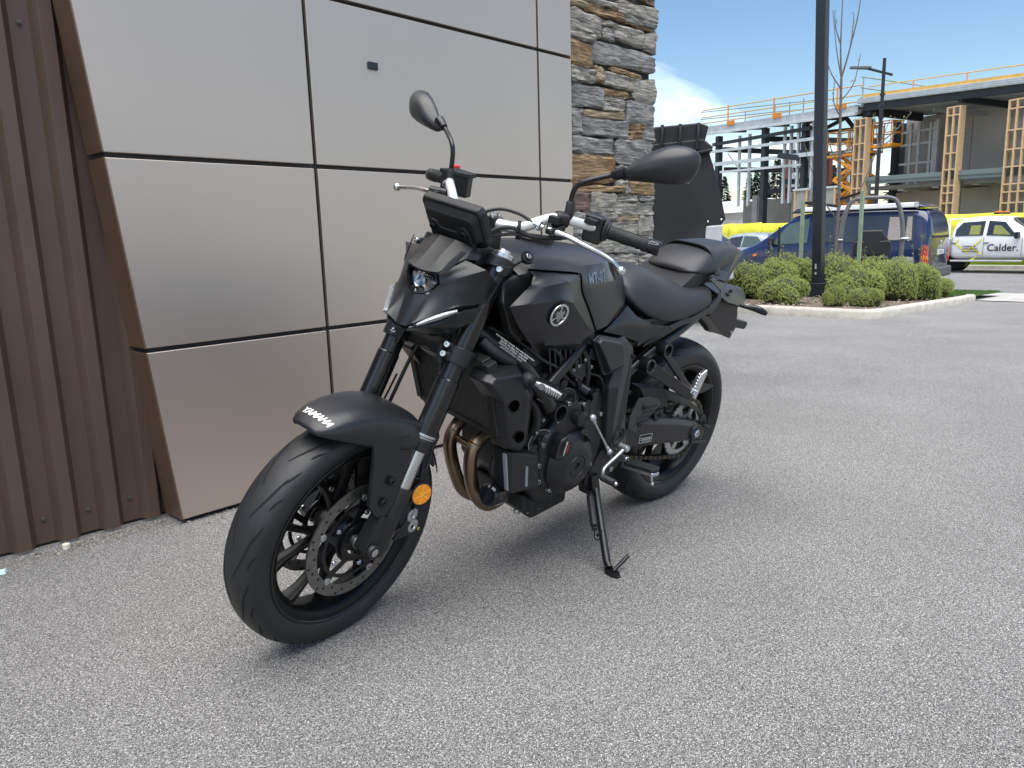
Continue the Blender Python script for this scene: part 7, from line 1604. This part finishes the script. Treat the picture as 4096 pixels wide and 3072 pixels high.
# roof over the open bay: ribbed edge, gutter, soffit
b = MB(bi); b.prism([B(15.6, 6.72 + .33, .25), B(4.72, 6.25 + .33, .25), B(4.72, 6.25, .25), B(15.6, 6.72, .25)], BN * -.25); rf = b.build('roof_edge', 'galv_dull', bld)
b = MB(bi); b.prism([B(15.65, 6.78, .42), B(4.72, 6.32, .42), B(4.72, 6.18, .42), B(15.65, 6.64, .42)], BN * -.16); b.build('gutter', 'galv', rf)
for k in range(34): t = 4.9 + .32 * k; b = MB(bi); b.beam(B(t, 6.62 + .043 * (t - 4.7), .26), B(t, 6.62 + .043 * (t - 4.7) + .0, -2.4), .12, .08); b.build('roof_rib', 'galv_dull', rf)
b = MB(bi); b.prism([B(15.6, 7.0, .2), B(4.7, 6.53, .2), B(4.7, 6.60, -3.6), B(11, 6.95, -2.6), B(15.6, 7.1, -2.0)], (0, 0, -.06)); b.build('roof_sheet', 'steel_dark', rf)
for k in range(6): bbeam('purlin', (14.8 - 1.7 * k, 6.82 - .07 * k, -.2), (14.8 - 1.7 * k, 6.9 - .07 * k, -2.2), .1, .2, 'steel_dark', rf)
for a, c in (((8.2, 6.1, -1.5), (6.9, 6.45, -1.5)), ((6.9, 6.45, -1.5), (6.2, 5.7, -1.5)), ((6.2, 5.7, -1.5), (5.3, 6.4, -1.5)), ((8.4, 5.95, -1.5), (4.8, 5.75, -1.5))): bbeam('truss_member', a, c, .14, .16, 'steel_dark')
# guard rails
gr_ = empty('roof_guardrail', B(10, 6.9), label='orange and yellow temporary guardrail along the lower roof edge', cat='guardrail'); gi = Matrix.Translation(-gr_.location)
for z0, z1 in ((8.10, 7.50), (7.70, 7.07), (7.36, 6.78)): b = MB(gi); b.cyl(B(15.95, z0, .2), B(4.5, z1, .2), .03, n=8); b.build('rail', 'rail_yellow', gr_)
for t in (13.62, 10.09, 5.94):
    b = MB(gi); b.cyl(B(t, 6.6 + .043 * (t - 4.7), .24), B(t, 8.05 - .055 * (13.6 - t), .24), .04, n=8); p_ = b.build('post', 'rail_orange', gr_); b = MB(gi); b.box(B(t - .3, 6.66 + .043 * (t - 4.7), .30), (.1, .55, .22), Matrix.Rotation(BA + R(90), 3, 'Z')); b.build('clamp', 'rail_orange', p_)
for t in (14.9, 12.5, 11.4, 10.4, 9.4): b = MB(gi); b.cyl(B(t, 7.0, -2.2), B(t, 8.0, -2.2), .028, n=8); b.build('far_post', 'teal_steel', gr_)
for z in (7.95, 7.55): b = MB(gi); b.cyl(B(16.2, z + .1, .1), B(9.0, z - .2, -2.4), .024, n=8); b.build('far_rail', 'teal_steel', gr_)
g2 = empty('upper_guardrail', B(1, 7.0), label='thin temporary guardrail above the yellow wrapped roof edge', cat='guardrail'); g2i = Matrix.Translation(-g2.location)
b = MB(g2i); b.cyl(B(4.6, 7.46, -.3), B(-7, 6.70, -.3), .026, n=8); b.build('rail', 'rail_yellow', g2)
for t in (2.31, -.17, -2.55, -5): b = MB(g2i); b.cyl(B(t, 6.5, -.3), B(t, 7.14 + .062 * t, -.3), .026, n=8); b.build('post', 'rail_orange', g2)
for z in (7.9, 7.42, 6.98): b = MB(g2i); b.cyl(B(4.75, z, .1), B(3.4, z - .55, -3.5), .03, n=8); b.build('return_rail', 'stake_green', g2)
for n in (.05, -2.8): b = MB(g2i); b.cyl(B(4.65 - (.0 if n > 0 else .9), 6.5, n), B(4.65 - (0 if n > 0 else .9), 7.85 if n > 0 else 7.4, n), .032, n=8); b.build('return_post', 'stake_green', g2)
# concrete bay
b = MB(bi); b.prism([B(4.72, 6.93, .3), B(-8, 6.14, .3), B(-8, 5.89, .3), B(4.72, 6.68, .3)], BN * -.3); f2 = b.build('roof_fascia', 'galv', bld)
for k in range(3): b = MB(bi); b.prism([B(4.74, 6.73 + .08 * k, .31), B(-8, 5.94 + .08 * k, .31), B(-8, 5.965 + .08 * k, .31), B(4.74, 6.755 + .08 * k, .31)], BN * .03); b.build('fascia_rib', 'galv', f2)
b = MB(bi); b.prism([B(4.45, 7.06, .22), B(-8, 6.28, .22), B(-8, 6.14, .22), B(4.45, 6.92, .22)], BN * -.6); b.build('roof_wrap', 'wrap_yellow', bld)
b = MB(bi); b.prism([B(4.55, 6.67, .1), B(-8, 5.88, .1), B(-8, 5.66, .1), B(4.55, 6.34, .1)], BN * -.25); b.build('edge_beam', 'steel_dark', bld)
b = MB(bi); b.prism([B(4.5, 6.50, -.1), B(-8, 5.8, -.1), B(-8, 5.9, -4.2), B(4.5, 6.3, -4.2)], (0, 0, .05)); sf = b.build('soffit', 'galv_dull', bld)
for k in range(9): b = MB(bi); b.beam(B(4.4, 6.44, -.4 - .42 * k), B(-8, 5.75, -.4 - .42 * k), .1, .06); b.build('soffit_rib', 'galv_dull', sf)
for t, n1 in ((4.3, -3.4), (-.15, -3.6), (-4.5, -3.6)): b = MB(bi); b.beam(B(t, 6.16 + .03 * (t), .0), B(t - .2, 6.0 + .03 * t, n1), .2, .34); b.build('cantilever_beam', 'steel_dark', bld)
bbeam('soffit_strut', (1.9, 6.05, -1.2), (1.0, 5.85, -3.6), .14, .16, 'galv_dull')
for t0, t1 in ((5.35, 1.93), (1.90, -2.6), (-2.63, -8)): b = MB(bi); b.prism([B(t0, G0, -4), B(t1, G0, -4), B(t1, 6.25, -4), B(t0, 6.25, -4)], BN * -.2); b.build('concrete_wall_panel', 'precast', bld, bevel=.01)
for t0, t1 in ((4.3, 1.0), (.97, -.75), (-.78, -3.5)): b = MB(bi); b.prism([B(t0, G0, -2.2), B(t1, G0, -2.2), B(t1, 2.6, -2.2), B(t0, 2.6, -2.2)], BN * -.15); b.build('lower_wall_panel', 'precast', bld, bevel=.01)
b = MB(bi); b.prism([B(4.2, 2.72, -.2), B(-8, 2.55, -.2), B(-8, 2.55, -4), B(4.2, 2.72, -4)], (0, 0, .16)); b.build('floor_slab', 'precast_dark', bld)
for t in (2.6, .9, -.9, -1.9): b = MB(bi); b.beam(B(t, 2.66, -.3), B(t, 2.62, -3.5), .3, .12); b.build('slab_rib', 'precast', bld)
b = MB(bi); b.prism([B(4.2, 3.33, .05), B(-8, 3.05, .05), B(-8, 2.68, .05), B(4.2, 3.0, .05)], BN * -.2); tb2 = b.build('teal_beam', 'teal_steel', bld)
b = MB(bi); b.prism([B(4.2, 3.165, .06), B(-8, 2.865, .06), B(-8, 2.845, .06), B(4.2, 3.145, .06)], BN * .04); b.build('beam_flange', 'teal_steel', tb2)
for t, z0, z1 in ((3.55, 2.5, 5.9), (2.95, 3.3, 5.8), (2.75, 3.3, 5.8), (2.62, 3.3, 5.9), (4.0, 2.2, 5.9)): bbeam('steel_stud', (t + .45, z0, -3.2), (t + .45, z1, -3.2), .12, .12, 'galv', upv=BD)
for z in (4.0, 4.9, 5.5): bbeam('stud_rail', (5.0, z, -3.2), (3.1, z, -3.2), .1, .1, 'galv')
b = MB(bi); b.prism([B(7.5, 3.0, -6.5), B(3.4, 3.0, -6.5), B(3.4, 6.2, -6.5), B(7.5, 6.2, -6.5)], BN * -.2); b.build('dark_partition', 'steel_dark', bld)
bbeam('prop_post', (-1.85, G0, -1.0), (-1.85, 2.6, -1.0), .14, .14, 'steel_dark', upv=BD); bbeam('prop_post', (1.9, G0, -2.1), (1.9, 2.6, -2.1), .08, .06, 'pine_timber', upv=BD)
# low walls and boarded frames of the open bay
for t0, t1 in ((14.1, 13.3), (12.9, 10.4), (9.85, 8.6), (8.5, 5.0)): b = MB(bi); b.prism([B(t0, G0, -1.5), B(t1, G0, -1.5), B(t1, 2.62, -1.5), B(t0, 2.85, -1.5)], BN * -.2); b.build('low_wall_panel', 'precast_dark', bld)
for t, w in ((13.1, .42), (10.15, .26), (9.95, .2)): b = MB(bi); b.prism([B(t + w / 2, G0, -1.45), B(t - w / 2, G0, -1.45), B(t - w / 2, 3.0, -1.45), B(t + w / 2, 3.0, -1.45)], BN * -.3); b.build('concrete_column', 'precast_pale', bld)
for t0, t1 in ((8.47, 7.68), (6.66, 5.9)):
    b = MB(bi); b.prism([B(t0, 1.6, .1), B(t1, 1.6, .1), B(t1, 3.02, .1), B(t0, 3.06, .1)], BN * -.04); bp2 = b.build('boarded_panel', 'precast_pale', bld)
    for a, c in (((t0, 1.6), (t0, 3.06)), ((t1, 1.6), (t1, 3.02)), ((t0, 1.7), (t1, 1.7))): b = MB(bi); b.beam(B(a[0], a[1], .13), B(c[0], c[1], .13), .08, .08, upv=BN); b.build('panel_batten', 'pine_timber', bp2)
# timber boxing round the front columns
def boxing(t0, t1, ztop, zbot, cols, rungs, lab):
    tb = MB(bi); tb.prism([B(t0 - .03, zbot, .05), B(t1 + .03, zbot, .05), B(t1 + .03, ztop - .05, .05), B(t0 - .03, ztop - .05, .05)], BN * -.12)
    o = tb.build('timber_boxing', 'precast_dark', bld); o['label'] = lab
    for k in range(cols + 1): t = t0 + (t1 - t0) * k / cols; b = MB(bi); b.beam(B(t, zbot, .20), B(t, ztop, .20), .065, .10, upv=BN); b.build('stud', 'pine_timber', o)
    z = ztop - .03; k = 0
    for dz in rungs:
        b = MB(bi); b.beam(B(t0, z, .20), B(t1, z, .20), .09, .055, upv=(0, 0, 1)); b.build('nogging', 'pine_timber', o); z -= dz
        if z < zbot: break
    for sg, t in ((1, t0), (-1, t1)): b = MB(bi); b.prism([B(t, zbot, .15), B(t, ztop, .15), B(t, ztop, -.10), B(t, zbot, -.10)], BD * (.03 if sg > 0 else -.03)); b.build('side_board', 'pine_timber', o)
rg = [.32, .80, .72, .66, .66, .30, .42, .66, .66, .66, .66, .66]
boxing(4.84, 4.22, 6.02, G0, 2, rg, 'timber boxing beside the orange scissor lift'); boxing(.20, -.36, 5.82, G0, 2, rg, 'timber boxing on the middle column'); boxing(-2.36, -3.3, 5.70, G0, 3, rg, 'wide timber boxing at the building corner')
# far low shed and pines seen through the frame
sh_ = empty('far_shed', (-62, -42, gz(-62, -42)), (0, 0, BA), 'low pale shed with white roof seen through the steel frame', 'shed')
b = MB(); b.span((-14, -3, 0), (16, 3, 3.2)); b.build('wall', 'precast', sh_); b = MB(); b.prism([(-14.4, -3.4, 3.2), (-14.4, 3.4, 3.2), (-14.4, 0, 4.3)], (31, 0, 0)); b.build('roof', 'paint_white', sh_)
def conifer_mesh(seed):
    random.seed(seed); b = MB()
    for k in range(900):
        h = random.random() ** .8; r = (1 - h) * .24 + .02; a = random.random() * 6.28; d = V(math.cos(a), math.sin(a), random.uniform(-.35, .1)); L = r * random.uniform(.5, 1.1); p = V(0, 0, .08 + .92 * h); q = p + d * L; s = d.cross(V(0, 0, 1)).normalized() * random.uniform(.008, .02)
        b.faces([p + d * L * .25, q - s, q + d * .02 + V(0, 0, -.012), q + s], [(0, 1, 2, 3)])
    me = b.mesh('crown', smooth=0, weld=False); me.materials.append(MATS['conifer_leaf']); t = MB(); t.cyl((0, 0, 0), (0, 0, .95), .014, .002, n=8); tm = t.mesh('trunk'); tm.materials.append(MATS['bark']); return me, tm
CM_ = [conifer_mesh(s) for s in (21, 22)]
random.seed(4)
for k in range(40):
    u = k / 39; x = -100 + 12 * random.random() - 4 * u; y = -84 + 62 * u + random.uniform(-2, 2); h = random.uniform(8.5, 13.0)
    o = empty('pine_tree', (x, y, gz(x, y)), label='dark conifer in the far row behind the building site', cat='tree', group='far conifers behind the site')
    for nm, m in zip(('crown', 'trunk'), CM_[k % 2]): c = bpy.data.objects.new(nm, m); col.objects.link(c); c.parent = o; c.scale = (h * .9, h * .9, h); c.rotation_euler = (0, 0, k)

# orange scissor lift
sz = gz(-31.5, -12); lf = empty('scissor_lift', B(5.45, sz, -.55), (0, 0, BA), 'orange scissor lift raised beside the timber boxing', 'scissor lift')
# local x along the facade (t), y = -n
def LB(name, m, fn, parent=None, **k): b = MB(); fn(b); return b.build(name, m, parent or lf, **k)
zp = 4.56 - sz; LB('platform', 'lift_orange', lambda b: (b.span((-1.25, -.45, zp - .13), (1.32, .45, zp))), bevel=.02)
LB('extension_deck', 'lift_orange', lambda b: b.span((-2.3, -.40, zp + .06), (-1.2, .40, zp + .2)), bevel=.02)
def rails(x0, x1, yy, z0, nn, h, parent=None):
    for y in (-yy, yy):
        for f in (.5, 1.0): LB('guard_rail', 'lift_orange', lambda b: b.cyl((x0, y, z0 + h * f), (x1, y, z0 + h * f), .026, n=8))
        for k in range(nn + 1): LB('rail_post', 'lift_orange', lambda b: b.cyl((x0 + (x1 - x0) * k / nn, y, z0), (x0 + (x1 - x0) * k / nn, y, z0 + h), .026, n=8))
    for x in (x0, x1):
        for f in (.5, 1.0): LB('end_rail', 'lift_orange', lambda b: b.cyl((x, -yy, z0 + h * f), (x, yy, z0 + h * f), .026, n=8))
rails(-1.22, 1.30, .43, zp, 4, 1.08); rails(-2.28, -1.3, .38, zp + .2, 2, 1.0)
LB('toe_board', 'lift_orange', lambda b: b.span((-1.25, .455, zp), (1.32, .47, zp + .16)))
LB('name_board', 'print_black', lambda b: b.span((-.35, .472, zp + .005), (1.25, .478, zp + .145)))
nb_ = [o for o in lf.children if o.name.startswith('name_board')][0]
text_on('hire_lettering', 'accessman', .13, lambda u, v: V(.80 - u, .482, zp + .07 + v), 'paint_white', nb_, None, bold=.002); text_on('hire_lettering', 'acces', .16, lambda u, v: V(-.06 - u, .482, zp + .075 + v), 'paint_white', nb_, None, bold=.004)
LB('control_box', 'wrap_yellow', lambda b: b.span((-.1, .25, zp + .3), (.2, .40, zp + .6)), bevel=.02); LB('extinguisher', 'red_plastic', lambda b: b.cyl((-.9, .36, zp + .1), (-.9, .36, zp + .42), .06, n=12))
n_st = 4; z0 = .85; dz = (zp - .15 - z0) / n_st
for k in range(n_st):
    a, c = z0 + dz * k, z0 + dz * (k + 1)
    for y in (-.30, .30):
        LB('scissor_arm', 'lift_orange', lambda b: b.beam((-.95, y, a), (.95, y, c), .07, .15), bevel=.01); LB('scissor_arm', 'lift_orange', lambda b: b.beam((.95, y * .75, a), (-.95, y * .75, c), .07, .15), bevel=.01)
    LB('cross_pin', 'steel_dark', lambda b: b.cyl((-.95, -.34, c), (-.95, .34, c), .04, n=8)); LB('cross_pin', 'steel_dark', lambda b: b.cyl((.95, -.34, c), (.95, .34, c), .04, n=8))
LB('chassis', 'lift_orange', lambda b: b.span((-1.2, -.5, .3), (1.2, .5, .8)), bevel=.04)
for x in (-.85, .85):
    for y in (-.5, .5): LB('wheel', 'rubber', lambda b: b.lathe([(-.1, .12), (-.1, .24), (-.07, .27), (.07, .27), (.1, .24), (.1, .12)], (x, y, .27), (0, 1, 0), n=20))

# yellow site fence
fc = empty('site_fence', B(3, gz(-32, -10), 3), label='bright yellow banner fence round the building site', cat='fence'); fi = Matrix.Translation(-fc.location)
t = 12.6; k = 0
while t > -10:
    t1 = t - 2.4; zg0, zg1 = gz(*B(t, 0, 3)[:2]) + .05, gz(*B(t1, 0, 3)[:2]) + .05; zt = 1.38 + .03 * math.sin(k * 2.3)
    b = MB(fi); rows = []
    for i in range(9):
        u = i / 8; tt = t + (t1 - t) * u; sg_ = .04 * math.sin(u * 6.3 + k) ; rows.append([B(tt, (zg0 + (zg1 - zg0) * u), 3), B(tt, .3, 3 + sg_), B(tt, .9, 3 + sg_ * 1.3), B(tt, zt - .03 * math.sin(math.pi * u), 3)])
    b.grid(rows); b.build('banner_panel', 'fence_yellow', fc, smooth=60, solid=.01)
    b = MB(fi); b.cyl(B(t, zg0, 2.97), B(t, zt + .03, 2.97), .025, n=8); b.build('post', 'galv_dull', fc); t = t1; k += 1
for (t_, z_, txt) in ((-1.0, 1.0, ''),): pass

for o in bpy.data.objects:
    if o.name.split('.')[0] in ('foliage', 'crown'): o['kind'] = 'stuff'
